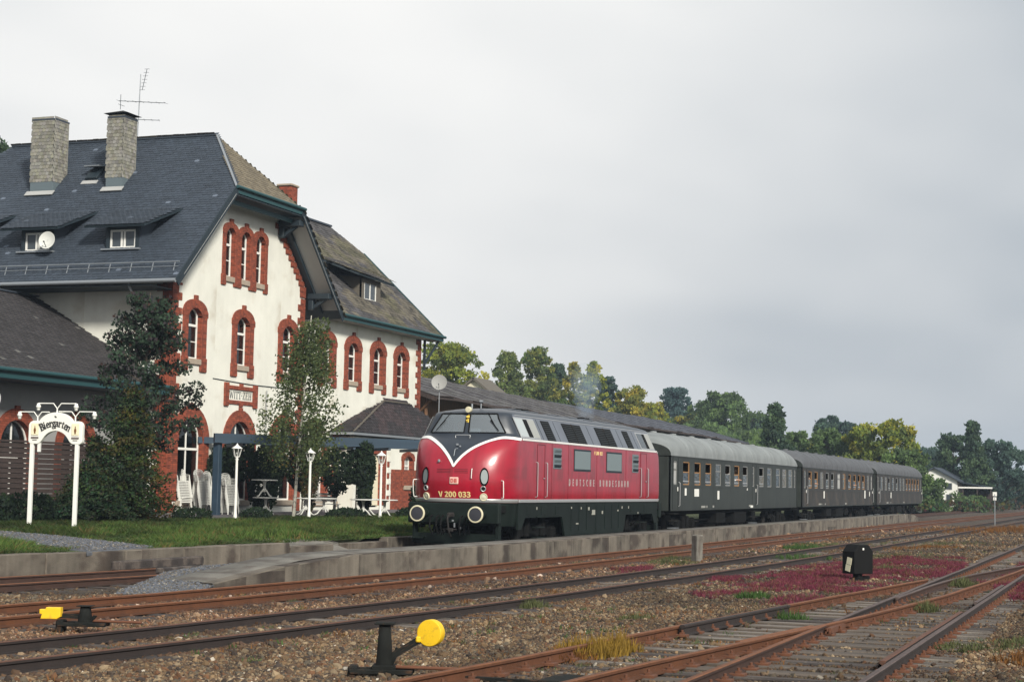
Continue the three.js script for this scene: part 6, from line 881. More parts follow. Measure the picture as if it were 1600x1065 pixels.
coach('dark coach with grey roof, last of the three coaches', 118.2, T.coachRoofDark, [W(1.0, 0.5), W(2.8, 1.0), W(4.8, 1.0), W(6.6, 1.0, { open: true }), W(8.6, 1.0), W(10.6, 1.0, { open: true }), W(12.6, 1.0), W(14.4, 1.0), W(16.2, 1.0, { open: true, tan: true }), W(18.0, 1.0, { open: true, tan: true }), W(19.8, 1.0, { open: true, tan: true }), W(21.6, 1.0, { open: true, tan: true }), W(23.4, 1.0, { open: true, tan: true }), W(25.1, 0.5)], { grey: true, doors: [1.0, 25.1], signs: [[7.4, 1.68, 0.3, 0.4]] });
person('passenger in a white shirt leaning out of an open window of the first coach', [75.5, 1.1, -17.35], -Math.PI / 2, { lean: 0.55, shirt: [0.75, 0.74, 0.72], arms: true });
person('passenger in a pale top in the first coach, right of the white shirt', [77.25, 1.08, -17.5], -Math.PI / 2, { lean: 0.3, shirt: [0.55, 0.42, 0.36] });
person('passenger in a white top at an open brown framed window of the second coach', [95.4, 1.08, -17.4], -Math.PI / 2, { lean: 0.4, shirt: [0.75, 0.72, 0.7], arms: true });
person('passenger in light clothes at an open window near the far end of the second coach', [109.0, 1.08, -17.4], -Math.PI / 2, { lean: 0.45, shirt: [0.7, 0.68, 0.6], arms: true });
// ---------------------------------------------------------------- beer garden sign
{
  const g = thing('garden_sign', 'white arched beer garden sign on two white posts with six small lamps', 'sign', [42.3, 0.40, -29.26], -Math.PI / 2 + 0.16);
  // local: x to the right as seen from the camera, y up, z towards the camera
  const hw = 0.81, t = 0.16;
  for (const x of [-0.72, 0.66]) part('post', merge([b2(x - 0.055, x + 0.055, -0.1, 2.46, -0.055, 0.055, 0.01), b2(x - 0.08, x + 0.08, -0.1, 0.04, -0.08, 0.08, 0.01)]), M.white, g);
  part('brace', b2(-0.55, -0.47, 2.18, 2.46, -0.05, 0.03), M.white, g);
  const s = new THREE.Shape(); const c = 0.07; s.moveTo(-hw + c, 2.42); s.lineTo(-hw + 0.25, 2.42);
  s.bezierCurveTo(-0.38, 2.44, -0.42, 2.76, 0, 2.80); s.bezierCurveTo(0.42, 2.76, 0.38, 2.44, hw - 0.25, 2.42);
  s.lineTo(hw - c, 2.42); s.quadraticCurveTo(hw, 2.44, hw, 2.52); s.lineTo(hw, 2.92); s.quadraticCurveTo(hw - 0.01, 3.03, hw - 0.12, 3.05); s.lineTo(0.50, 3.05); s.bezierCurveTo(0.32, 3.38, -0.32, 3.38, -0.50, 3.05); s.lineTo(-hw + 0.12, 3.05); s.quadraticCurveTo(-hw + 0.01, 3.03, -hw, 2.92); s.lineTo(-hw, 2.52); s.quadraticCurveTo(-hw, 2.44, -hw + c, 2.42);
  const bg = new THREE.ExtrudeGeometry(s, { depth: t - 0.03, bevelEnabled: true, bevelSize: 0.015, bevelThickness: 0.015, bevelSegments: 2, curveSegments: 14 }); bg.translate(0, 0, -t / 2); part('sign_board', boxUV(clean(bg)), std({ color: lin(0.80, 0.79, 0.72), roughness: 0.4 }), g);
  const font = await new FontLoader().loadAsync('fonts/droid/droid_serif_bold.typeface.json'); const ink = std({ color: lin(0.02, 0.02, 0.02), roughness: 0.6 });
  const str = 'Biergarten', L = []; str.split('').forEach((ch, i) => { const q = new TextGeometry(ch, { font, size: i ? 0.17 : 0.20, depth: 0.012, curveSegments: 3 }); q.computeBoundingBox(); const b = q.boundingBox; q.translate(-(b.max.x + b.min.x) / 2, -0.06, 0); const a = -0.62 + i * (1.25 / 9); q.scale(0.82, 1.12, 1); q.rotateZ(-a * 0.75); q.translate(Math.sin(a) * 0.68, 2.30 + Math.cos(a) * 0.68, t / 2 + 0.001); L.push(clean(q)); }); part('lettering', merge(L), ink, g);
  for (const x of [-0.62, 0.62]) { // beer glass pictures
    const p = sub('beer_picture', g); part('poster', b2(x - 0.11, x + 0.11, 2.66, 2.99, t / 2, t / 2 + 0.008), std({ color: lin(0.80, 0.72, 0.50), roughness: 0.5 }), p); const q = lathe([[0, 0], [0.034, 0.005], [0.02, 0.03], [0.038, 0.08], [0.034, 0.13], [0.014, 0.17], [0.012, 0.22], [0, 0.22]], 10); q.scale(1, 1, 0.2); q.translate(x, 2.70, t / 2 + 0.012); part('glass_picture', q, std({ color: lin(0.16, 0.07, 0.02), roughness: 0.5 }), p); part('caption', merge([b2(x - 0.115, x + 0.115, 2.56, 2.61, t / 2, t / 2 + 0.006), b2(x - 0.07, x + 0.07, 2.51, 2.525, t / 2, t / 2 + 0.005)]), std({ color: lin(0.16, 0.13, 0.12), roughness: 0.5 }), p);
  }
  part('ornament', merge([bx(0.0, 3.19, t / 2 + 0.004, 0.07, 0.03, 0.01, 0, [0, 0, -0.5]), bx(0, 2.87, t / 2 + 0.004, 0.05, 0.025, 0.01)]), ink, g);
  const arms = []; const Y = (x, y, a, b) => { arms.push(rod([x, y - 0.16, 0], [x, y, 0], 0.022)); if (a) { arms.push(rod([x, y, 0], [x - 0.12, y + 0.15, 0], 0.016), rod([x - 0.12, y + 0.15, 0], [x - a, y + 0.15, 0], 0.016)); } if (b) { arms.push(rod([x, y, 0], [x + 0.12, y + 0.15, 0], 0.016), rod([x + 0.12, y + 0.15, 0], [x + b, y + 0.15, 0], 0.016)); } };
  Y(-0.59, 3.17, 0.56, 0.36); Y(0.0, 3.42, 0.58, 0.58); Y(0.57, 3.19, 0.52, 0.58); part('lamp_arm', merge(arms), M.white, g);
  for (const [x, y] of [[-1.15, 3.30], [-0.58, 3.55], [0.58, 3.55], [1.15, 3.32]]) { const l = sub('lamp', g); const q = lathe([[0, 0], [0.045, 0], [0.05, -0.05], [0.075, -0.08], [0.06, -0.14], [0, -0.16]], 14); q.translate(x, y + 0.02, 0); part('lamp_holder', q, M.white, l); const u = new THREE.SphereGeometry(0.05, 14, 10); u.translate(x, y - 0.15, 0); part('bulb', clean(u), M.whitePlastic, l); }
}
// ---------------------------------------------------------------- lamp posts
function lampPost(label, pos, h) {
  const g = thing('lamp_post', label, 'lamp post', pos, rr(0, 1), 'white lamp posts along the edge of the beer garden');
  part('post', merge([lathe([[0.0, 0], [0.12, 0], [0.12, 0.06], [0.07, 0.1], [0.055, 0.4], [0.045, h - 0.62], [0.07, h - 0.6], [0.04, h - 0.55], [0.09, h - 0.5], [0, h - 0.5]], 12)]), M.white, g);
  const ln = sub('lantern', g); const P = [], n = 6; for (let i = 0; i < n; i++) { const a = i / n * 6.283; P.push(rod([0.09 * Math.cos(a), h - 0.5, 0.09 * Math.sin(a)], [0.17 * Math.cos(a), h - 0.2, 0.17 * Math.sin(a)], 0.012, 0.012, 5)); } P.push(lathe([[0.06, h - 0.51], [0.1, h - 0.5], [0.1, h - 0.48], [0.06, h - 0.48]], 6)); part('cage', merge(P), M.white, ln);
  part('lamp_glass', (() => { const q = new THREE.CylinderGeometry(0.16, 0.085, 0.28, 6, 1, true); q.translate(0, h - 0.35, 0); return clean(q); })(), M.glass, ln); part('bulb', (() => { const q = new THREE.SphereGeometry(0.045, 12, 8); q.translate(0, h - 0.38, 0); return clean(q); })(), M.whitePlastic, ln);
  part('roof', lathe([[0.0, h], [0.02, h - 0.01], [0.03, h - 0.05], [0.06, h - 0.08], [0.21, h - 0.185], [0.20, h - 0.205], [0.0, h - 0.20]], 6), M.white, ln); return g;
}
lampPost('white lamp post in the grass just left of the stacked tables', [56.7, 0.40, -31.35], 2.83);
lampPost('white lamp post in front of the cream porch door', [61.8, 0.40, -27.82], 2.72);
lampPost('white lamp post standing close beside the birch trunk', [59.7, 0.40, -29.84], 2.75);
// ---------------------------------------------------------------- pergola
{
  const g = thing('pergola', 'blue painted timber pergola beam and post along the beer garden', 'pergola'); const A = [61.2, -34.95], B = [69.4, -27.9], y1 = 3.72, y0 = 3.36; const lp = f => [lerp(A[0], B[0], f), lerp(A[1], B[1], f)];
  part('beam', bar([A[0] - 0.2, (y0 + y1) / 2, A[1] + 0.17], [B[0], (y0 + y1) / 2, B[1]], 0.16, y1 - y0), M.bluePaint, g);
  const [o0, o1] = [2.6, -2.2]; part('beam', bar([A[0] + o0, (y0 + y1) / 2 - 0.02, A[1] + o1], [B[0] + o0, (y0 + y1) / 2 - 0.02, B[1] + o1], 0.14, 0.26), M.bluePaint, g);
  for (const f of [0.02, 0.62, 0.98]) { const [x, z] = lp(f); const w = f < 0.1 ? 0.14 : 0.1; part('post', b2(x - w, x + w, 0.4, y0 - 0.005, z - w, z + w, 0.02), M.bluePaint, g); }
  for (const f of [0.12, 0.27, 0.42, 0.57, 0.72, 0.87]) { const [x, z] = lp(f); part('rafter', bar([x - 0.1, y0 - 0.06, z + 0.08], [x + o0, y0 - 0.06, z + o1], 0.1, 0.12), M.bluePaint, g); }
}
// ---------------------------------------------------------------- plastic garden chairs, stacked
const CH = (() => {
  const g = new THREE.Group(); g.name = 'garden_chair'; const p = M.whitePlastic;
  const seat = gridGeo(Array.from({ length: 7 }, (_, i) => Array.from({ length: 7 }, (_, j) => { const u = j / 6 - 0.5, v = i / 6; return [u * lerp(0.44, 0.40, v), 0.42 - 0.02 * Math.sin(v * 3.1) - 0.015 * (1 - 4 * u * u) + 0.02 * (1 - v) * 0.5, 0.22 - v * 0.44]; }))); const s2 = seat.clone(); s2.translate(0, -0.012, 0); part('seat', merge([clean(seat), clean(s2), bx(0, 0.40, 0.215, 0.44, 0.04, 0.015)]), p, g);
  const bk = []; for (let k = 0; k < 7; k++) { const x = (k - 3) * 0.062; bk.push(tube([[x * 0.85, 0.44, -0.20], [x, 0.62, -0.24], [x * 1.08, 0.80 + 0.05 * (1 - (k - 3) ** 2 / 9), -0.29]], 0.012, 5, 5)); } bk.push(tube([[-0.215, 0.43, -0.19], [-0.225, 0.65, -0.25], [-0.17, 0.84, -0.295], [0, 0.88, -0.305], [0.17, 0.84, -0.295], [0.225, 0.65, -0.25], [0.215, 0.43, -0.19]], 0.017, 18, 6)); part('backrest', merge(bk), p, g);
  for (const s of [-1, 1]) { part('armrest', tube([[s * 0.225, 0.66, -0.25], [s * 0.265, 0.655, -0.05], [s * 0.265, 0.64, 0.14], [s * 0.25, 0.58, 0.2], [s * 0.245, 0.42, 0.215]], 0.02, 12, 6), p, g); part('leg', merge([bar([s * 0.22, 0.42, 0.2], [s * 0.26, 0, 0.25], 0.05, 0.028), bar([s * 0.215, 0.42, 0.21], [s * 0.25, 0, 0.26], 0.02, 0.05)]), p, g); part('leg', merge([bar([s * 0.2, 0.43, -0.19], [s * 0.24, 0, -0.27], 0.05, 0.028)]), p, g); }
  return g;
})();
{
  const ord = ['lowest', 'second', 'third', 'fourth', 'fifth', 'sixth', 'seventh', 'eighth', 'ninth', 'tenth', 'eleventh', 'twelfth', 'thirteenth', 'fourteenth', 'topmost'];
  const st = [['leftmost chair stack', 62.5, -36.9, 15, 0.3], ['chair stack left of the blue post', 62.75, -36.15, 15, 0.15], ['chair stack behind the blue post', 63.5, -36.1, 14, -0.2], ['chair stack right of the blue post', 63.1, -35.1, 13, 0.1]];
  let first = true;
  for (const [nm, x, z, n, tn] of st) for (let k = 0; k < n; k++) {
    const o = first ? CH : CH.clone(); first = false; o.name = numbered('garden_chair'); o.position.set(x - 0.004 * k, 0.47 + k * 0.066, z - 0.010 * k); o.rotation.y = Math.PI + 0.45 + tn; scene.add(o);
    tag(o, k === n - 1 ? `white garden chair, topmost in the ${nm}` : `white garden chair, ${ord[k]} from the ground in the ${nm}`, 'chair', 'stacked white garden chairs');
  }
}
// ---------------------------------------------------------------- plastic tables
const TB = (() => {
  const g = new THREE.Group(); g.name = 'garden_table'; const p = M.whitePlastic; part('tabletop', merge([lathe([[0, 0.72], [0.52, 0.72], [0.55, 0.71], [0.55, 0.68], [0.52, 0.675], [0.52, 0.69], [0, 0.69]], 28)]), p, g); part('pedestal', lathe([[0.16, 0.69], [0.06, 0.60], [0.05, 0.38], [0.09, 0.22], [0, 0.2]], 14), p, g);
  for (let k = 0; k < 4; k++) { const a = k * Math.PI / 2 + 0.4, c = Math.cos(a), s = Math.sin(a); part('foot', tube([[c * 0.05, 0.32, s * 0.05], [c * 0.18, 0.2, s * 0.18], [c * 0.3, 0.06, s * 0.3], [c * 0.42, 0.02, s * 0.42]], 0.03, 10, 6), p, g); } return g;
})();
{
  let first = true; for (const [x, y, z, l] of [[64.6, 0.47, -34.3, 'white plastic garden table carrying another table beside the chair stacks'], [64.55, 1.2, -34.35, 'white plastic garden table standing on top of another table'], [65.7, 0.47, -33.0, 'white garden table half hidden behind the birch trunk'], [66.6, 0.47, -32.6, 'white garden table right of the birch and lamp post'], [67.9, 0.47, -31.2, 'white garden table left of the ivy covered pergola post'], [66.2, 0.47, -29.6, 'white garden table in front of the cream porch door'], [65.6, 0.47, -30.3, 'white garden table right beside the ivy covered post']]) { const o = first ? TB : TB.clone(); first = false; o.name = numbered('garden_table'); o.position.set(x, y, z); o.rotation.y = rr(0, 2); scene.add(o); tag(o, l, 'table', 'white garden tables'); }
  // bench behind
  const b = thing('garden_bench', 'pale garden bench behind the tables under the pergola', 'bench', [68.6, 0.47, -33.6], -0.7); part('seat', merge([0, 1, 2].map(k => b2(-0.75, 0.75, 0.42, 0.45, -0.2 + k * 0.14, -0.08 + k * 0.14, 0.005))), M.whitePlastic, b); part('backrest', merge([0, 1, 2].map(k => b2(-0.75, 0.75, 0.55 + k * 0.13, 0.65 + k * 0.13, -0.26, -0.23, 0.005))), M.whitePlastic, b); for (const x of [-0.65, 0.65]) part('leg', merge([b2(x - 0.03, x + 0.03, 0, 0.42, 0.1, 0.16), b2(x - 0.03, x + 0.03, 0, 0.9, -0.23, -0.17)]), M.whitePlastic, b);
}
// ---------------------------------------------------------------- fence and dishes
{
  const f = thing('slat_fence', 'brown horizontal slat fence below the annex at the left edge', 'fence'); for (let k = 0; k < 15; k++) for (let i = 0; i < 4; i++) { const x = 41 + i * 2.5; part('slat', b2(x + 0.01, x + 2.49, 0.55 + k * 0.158, 0.69 + k * 0.158, -33.02 - (k % 2) * 0.03, -32.99 - (k % 2) * 0.03), M.wood, f); } for (let i = 0; i <= 4; i++) part('post', b2(41 + i * 2.5 - 0.06, 41 + i * 2.5 + 0.06, 0.3, 2.98, -33.16, -33.06), M.wood, f);
  part('top_rail', b2(40.9, 51.1, 2.93, 2.99, -33.1, -32.95), M.wood, f);
}
function dish(label, pos, r, turn, tilt, pole) {
  const d = thing('satellite_dish', label, 'satellite dish', pos, turn); const pr = []; for (let i = 0; i <= 8; i++) { const x = r * i / 8; pr.push([x, 0.22 * x * x / r]); } pr.push([r + 0.012, 0.22 * r + 0.004], [r, 0.22 * r - 0.02]); const g = lathe(pr, 36); g.rotateX(Math.PI / 2 - tilt); part('reflector', g, pole > 4 ? M.plasterGrey : M.whitePlastic, d);
  part('feed_arm', merge([rod([0, -r * 0.9, 0.05], [0, -r * 0.25, r * 0.85], 0.014), bx(0, -r * 0.22, r * 0.86, 0.05, 0.06, 0.09, 0.015)]), M.darkTrim, d); part('bracket', merge(pole ? [rod([0, 0, -0.1], [0, 0, -0.02], 0.03), rod([0, -pole, -0.1], [0, 0.05, -0.1], 0.028)] : [rod([0, 0, -0.3], [0, 0, 0], 0.025)]), M.zinc, d); return d;
}
dish('round white satellite dish at the window of the left roof dormer', [60.45, 11.62, -42.62], 0.36, -Math.PI / 2 + 0.1, 0.15, 0);
dish('round pale satellite dish on a thin pole behind the porch roof', [88.6, 7.45, -36.5], 0.42, -Math.PI / 2 + 0.3, 0.2, 4.2);
dish('large white satellite dish cut by the left edge beside the ivy', [45.55, 4.25, -34.0], 0.38, -Math.PI / 2 + 0.2, 0.1, 3.8);
// ---------------------------------------------------------------- point levers, lantern, stone
function pointLever(label, pos, turn, down) {
  const g = thing('point_lever', label, 'point lever', pos, turn);
  part('stand', merge([(() => { const q = new THREE.CylinderGeometry(0.075, 0.115, 0.44, 4, 1); q.rotateY(Math.PI / 4); q.translate(0, 0.26, 0); return clean(q); })(), b2(-0.12, 0.12, 0.02, 0.07, -0.13, 0.13, 0.01), b2(-0.1, 0.1, 0.475, 0.495, -0.1, 0.1, 0.005), bar([0.06, 0.05, 0.02], [0.14, 0.24, 0.02], 0.05, 0.05)]), M.ironDark, g);
  part('base_plate', merge([b2(-0.34, 0.30, -0.02, 0.03, -0.14, -0.06, 0.008), b2(-0.34, 0.30, -0.02, 0.03, 0.06, 0.14, 0.008), b2(-0.36, -0.27, -0.12, 0.06, -0.12, 0.12, 0.015)]), M.ironDark, g); part('pull_rod', rod([0.1, 0.05, 0], [0.75, 0.04, 0.0], 0.018), M.rust, g);
  if (!down) {
    part('lever_arm', bar([0.02, 0.12, 0.03], [0.40, 0.36, 0.03], 0.035, 0.07), M.ironDark, g); const w = sub('counterweight', g); const q = lathe([[0, -0.055], [0.125, -0.055], [0.135, -0.045], [0.135, 0.045], [0.125, 0.055], [0, 0.055]], 40); q.rotateX(Math.PI / 2); q.rotateY(-0.32); q.translate(0.47, 0.40, 0.03); part('weight_disc', q, M.yellow, w); part('weight_lug', bx(0.345, 0.335, 0.035, 0.05, 0.06, 0.07, 0.01), M.yellow, w);
  } else {
    part('lever_arm', bar([0.0, 0.1, 0.0], [-0.38, 0.12, 0.1], 0.035, 0.06), M.ironDark, g); const w = sub('counterweight', g); const s = poly([[-0.14, -0.085], [0.10, -0.085], [0.15, -0.05], [0.15, 0.085], [-0.06, 0.085], [-0.075, 0.05], [-0.16, 0.05], [-0.16, 0.0], [-0.12, -0.01]]); const q = new THREE.ExtrudeGeometry(s, { depth: 0.1, bevelEnabled: true, bevelSize: 0.012, bevelThickness: 0.012, bevelSegments: 2 }); q.scale(0.84, 0.78, 1); q.translate(-0.42, 0.15, 0.06); part('weight_disc', boxUV(clean(q)), M.yellow, w);
  }
  return g;
}
pointLever('black point lever with a round yellow counterweight raised beside it, in the foreground', [16.30, -0.02, -7.25], -0.95 + Math.PI / 2 * 0 - 0.3, false);
{ const g = pointLever('low black point lever with a yellow weight lying down, far left between the tracks', [19.80, -0.05, -13.13], -1.25, true); g.getObjectByName('stand').scale.y = 0.5; }
{
  const g = thing('point_lantern', 'black hooded point lantern with small white panes, among the crimson weeds', 'point lantern', [38.5, -0.04, -5.87], -0.62);
  const s = poly([[-0.27, 0.16], [0.27, 0.16], [0.27, 0.62], [0.14, 0.76], [-0.14, 0.76], [-0.27, 0.62]]); const q = new THREE.ExtrudeGeometry(s, { depth: 0.34, bevelEnabled: true, bevelSize: 0.015, bevelThickness: 0.015, bevelSegments: 2 }); q.translate(0, 0, -0.17); part('housing', boxUV(clean(q)), M.black, g);
  part('signal_pane', merge([bx(-0.288, 0.42, 0.03, 0.012, 0.15, 0.14, 0, [0.2, 0, 0]), bx(-0.288, 0.27, -0.01, 0.012, 0.14, 0.14, 0, [0.2, 0, 0])]), std({ color: lin(0.75, 0.70, 0.50), roughness: 0.4 }), g); part('top_light', bx(-0.02, 0.68, 0.19, 0.05, 0.05, 0.02, 0.01), M.white, g);
  part('foot', merge([rod([0, -0.1, 0], [0, 0.2, 0], 0.09, 0.11, 10), b2(-0.3, 0.1, -0.05, 0.02, -0.12, 0.12, 0.01), b2(-0.1, 0.35, 0.02, 0.09, -0.04, 0.04, 0.01)]), M.black, g);
}
{ const q = bx(0, 0.28, 0, 0.29, 0.78, 0.22, 0.03); const p = q.attributes.position; for (let i = 0; i < p.count; i++) { p.setX(i, p.getX(i) + (fbm(p.getY(i) * 7, p.getZ(i) * 7, 2, 401) - 0.5) * 0.03 - (p.getY(i) - 0.28) * 0.03); } q.computeVertexNormals(); const m = solo('marker_stone', boxUV(q, 1.5), M.concreteTop, 'pale weathered concrete marker stone standing beside the second track', 'marker stone'); m.position.set(48.1, -0.08, -11.83); m.rotation.y = 0.9; }
// ---------------------------------------------------------------- trees
const leafGeo = (() => { const g = new THREE.BufferGeometry(); g.setAttribute('position', new THREE.Float32BufferAttribute([-0.5, 0, 0, 0.5, 0, 0, 0.32, 0.5, 0.12, -0.5, 0, 0, 0.32, 0.5, 0.12, -0.32, 0.5, 0.12, -0.32, 0.5, 0.12, 0.32, 0.5, 0.12, 0, 1, 0.05], 3)); g.computeVertexNormals(); return g; })();
const mapleLeaf = (() => { const pts = [[0, 0], [0.25, 0.08], [0.5, 0.02], [0.36, 0.3], [0.55, 0.55], [0.22, 0.52], [0, 1], [-0.22, 0.52], [-0.55, 0.55], [-0.36, 0.3], [-0.5, 0.02], [-0.25, 0.08]]; const g = new THREE.ShapeGeometry(poly(pts)); const p = g.attributes.position; for (let i = 0; i < p.count; i++) p.setZ(i, 0.12 * Math.abs(p.getX(i))); g.computeVertexNormals(); return g; })();
const LM = leafMat(1, 0.5);
function foliage(parent, list, geo, mat, name = 'crown') { // list of [x,y,z,size,color,droop]
  return instanced(name, geo, mat, list.map(l => mat4(l[0], l[1], l[2], rr(-0.9, 0.9) + (l[5] || 0), rr(0, 6.28), rr(-0.9, 0.9), l[3] * rr(0.75, 1.25))), list.map(l => lin(...l[4])), null, null, 'stuff', parent);
}
function limbs(parent, h, r0, n, spread, y0, mat, lean = [0, 0]) {
  const g = [tube([[0, 0, 0], [lean[0] * 0.3, h * 0.35, lean[1] * 0.3], [lean[0] * 0.7, h * 0.7, lean[1] * 0.7], [lean[0], h * 0.97, lean[1]]], 1, 20, 7)]; const p = g[0].attributes.position, c = new THREE.CatmullRomCurve3([[0, 0, 0], [lean[0] * 0.3, h * 0.35, lean[1] * 0.3], [lean[0] * 0.7, h * 0.7, lean[1] * 0.7], [lean[0], h * 0.97, lean[1]]].map(q => V3(...q)), false, 'catmullrom', 0.2);
  g[0] = merge(Array.from({ length: 8 }, (_, i) => { const a = c.getPoint(i / 8), b = c.getPoint((i + 1) / 8); return rod(a, b, lerp(r0, 0.02, Math.pow(i / 8, 0.8)), lerp(r0, 0.02, Math.pow((i + 1) / 8, 0.8)), 8, true); })); part('trunk', g[0], mat, parent);
  const l = []; const tips = []; for (let i = 0; i < n; i++) { const f = lerp(y0, 0.92, i / n), a = i * 2.4 + rr(-.3, .3), b = c.getPoint(f), R = spread(f) * rr(0.7, 1.0); const m = V3(b.x + Math.cos(a) * R * 0.5, b.y + R * 0.28, b.z + Math.sin(a) * R * 0.5), t = V3(b.x + Math.cos(a) * R, b.y + R * rr(0.25, 0.55), b.z + Math.sin(a) * R); l.push(rod(b, m, r0 * 0.34 * (1 - f) + 0.012, r0 * 0.2 * (1 - f) + 0.01, 5, true), rod(m, t, r0 * 0.2 * (1 - f) + 0.01, 0.006, 5, true)); tips.push([m, t]); } part('limb', merge(l), mat, parent).userData.kind = 'stuff'; return { c, tips };
}
{ // copper maple by the annex
  const t = thing('maple_tree', 'slender dark purple leaved maple standing in front of the station gable', 'tree', [51.4, 0.4, -32.2]); const W_ = f => lerp(2.35, 0.35, Math.pow(clamp((f - 0.22) / 0.78, 0, 1), 1.25)); const { tips, c } = limbs(t, 8.1, 0.11, 34, W_, 0.24, M.bark, [0.1, 0.15]); const L = [];
  for (const [m, e] of tips) { const n = 3; for (let k = 0; k < n; k++) { const q = m.clone().lerp(e, k / (n - 1) * 1.05), ton = rr(0.5, 1.4), rad = rr(0.3, 0.48); for (let i = 0; i < 92; i++) { const a = rr(0, 6.28), u = rr(-1, 1), R = rad * Math.cbrt(rnd()); const s = Math.sqrt(1 - u * u); const gr = rnd(); const col = gr < 0.2 ? [0.030, 0.022, 0.026] : gr < 0.96 ? [0.028, 0.050, 0.030] : [0.065, 0.034, 0.026]; L.push([q.x + R * s * Math.cos(a), q.y + R * u * 0.8, q.z + R * s * Math.sin(a), rr(0.08, 0.13), col.map(v => v * ton), -0.4]); } } }
  foliage(t, L, mapleLeaf, leafMat(1, 0.25));
}
{ // larch like conifers below it
  const mk = (label, pos, h, R, n, pal, lean) => { const t = thing('larch_tree', label, 'tree', pos); const l = [], L = []; part('trunk', rod([0, 0, 0], [lean, h, 0], 0.075, 0.015, 8), M.bark, t); for (let i = 0; i < n; i++) { const f = Math.pow(i / n, 0.9), y = lerp(0.25, h * 0.97, f), a = i * 2.399, r = lerp(R, 0.12, Math.pow(f, 0.85)) * rr(0.75, 1.1), b = V3(lean * f, y, 0), e = V3(lean * f + Math.cos(a) * r, y + r * 0.12 - r * r * 0.10, Math.sin(a) * r), m = b.clone().lerp(e, 0.5); m.y += r * 0.1; l.push(rod(b, m, 0.018, 0.012, 4, true), rod(m, e, 0.012, 0.004, 4, true)); const c0 = pick(pal), ton = rr(0.6, 1.3); const k = Math.ceil(r * 105); for (let j = 0; j < k; j++) { const s = Math.pow(rnd(), 0.7), q = s < 0.5 ? b.clone().lerp(m, s * 2) : m.clone().lerp(e, s * 2 - 1); const sp = 0.09 + 0.16 * s; L.push([q.x + rr(-sp, sp), q.y + rr(-0.16, 0.07), q.z + rr(-sp, sp), rr(0.05, 0.11), c0.map(v => v * ton * rr(0.7, 1.3)), 1.2]); } } part('limb', merge(l), M.bark, t).userData.kind = 'stuff'; foliage(t, L, leafGeo, leafMat(1, 0.25)); };
  const P1 = [[0.036, 0.060, 0.020], [0.030, 0.052, 0.022], [0.060, 0.072, 0.020], [0.028, 0.046, 0.020], [0.075, 0.066, 0.018]], P2 = [[0.022, 0.045, 0.022], [0.030, 0.052, 0.022], [0.050, 0.060, 0.02]];
  mk('feathery green and ochre larch with a thin trunk right of the beer garden sign', [48.3, 0.4, -30.75], 4.6, 1.85, 160, P1, 0.35); mk('low dark green conifer between the garden sign and the slat fence', [46.6, 0.38, -31.0], 2.1, 1.7, 80, P2, 0); mk('bushy dark green conifer in the shade right of the larch', [49.6, 0.4, -32.8], 3.0, 1.3, 90, P2, 0.1);
}
{ // birch
  const t = thing('birch_tree', 'young birch with thin white trunk and airy leaves in the beer garden', 'tree', [60.7, 0.42, -31.0]); const W_ = f => f < 0.3 ? 1.7 : lerp(1.8, 0.3, Math.pow((f - 0.3) / 0.7, 0.9)); const { tips } = limbs(t, 8.2, 0.075, 54, W_, 0.2, M.birchBark, [0.35, 0.35]); t.getObjectByName('limb').material = M.bark; const L = [];
  for (const [m, e] of tips) for (let k = 0; k < 3; k++) { const q = m.clone().lerp(e, 0.1 + k * 0.5), ton = rr(0.7, 1.3), autumn = rnd() < 0.05; for (let i = 0; i < 62; i++) { const dr = Math.pow(rnd(), 1.3) * 1.0; L.push([q.x + rr(-0.3, 0.3), q.y + 0.2 - dr, q.z + rr(-0.3, 0.3), rr(0.06, 0.11), (autumn ? [0.15, 0.11, 0.03] : rnd() < 0.35 ? [0.12, 0.145, 0.05] : [0.075, 0.105, 0.042]).map(v => v * ton), 1.0]); } }
  foliage(t, L, leafGeo, leafMat(1, 0.4));
}
function bush(name, label, cat, blobs, pal, size, dens, geo = leafGeo, pos = [0, 0, 0]) { // blobs: [x,y,z,rx,ry,rz]
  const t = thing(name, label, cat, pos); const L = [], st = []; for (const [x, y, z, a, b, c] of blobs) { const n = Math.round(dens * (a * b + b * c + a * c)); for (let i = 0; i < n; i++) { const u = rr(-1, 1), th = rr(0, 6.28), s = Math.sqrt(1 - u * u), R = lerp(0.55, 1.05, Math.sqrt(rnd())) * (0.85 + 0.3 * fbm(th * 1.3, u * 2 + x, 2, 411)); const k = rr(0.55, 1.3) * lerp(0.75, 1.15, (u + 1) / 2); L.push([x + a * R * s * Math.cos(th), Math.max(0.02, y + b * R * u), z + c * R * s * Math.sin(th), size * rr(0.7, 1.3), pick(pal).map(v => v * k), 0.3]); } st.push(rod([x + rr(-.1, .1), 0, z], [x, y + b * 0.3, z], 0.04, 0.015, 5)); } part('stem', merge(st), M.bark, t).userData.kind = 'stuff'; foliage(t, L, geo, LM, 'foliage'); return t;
}
const PD = [[0.020, 0.042, 0.020], [0.030, 0.055, 0.022], [0.016, 0.032, 0.020]], PG = [[0.045, 0.085, 0.022], [0.06, 0.10, 0.025], [0.03, 0.06, 0.02]];
bush('garden_hedge', 'dark green bushy hedge at the foot of the slat fence on the left', 'hedge', [[41, 0.45, -31.5, 1.0, 0.7, 0.6], [43, 0.4, -32, 1.1, 0.65, 0.6], [45, 0.4, -31.9, 1.1, 0.6, 0.6], [47.5, 0.4, -31.7, 1.1, 0.7, 0.6], [50, 0.4, -31.8, 1.1, 0.8, 0.6]], PD, 0.10, 900, leafGeo, [0, 0.35, 0]);
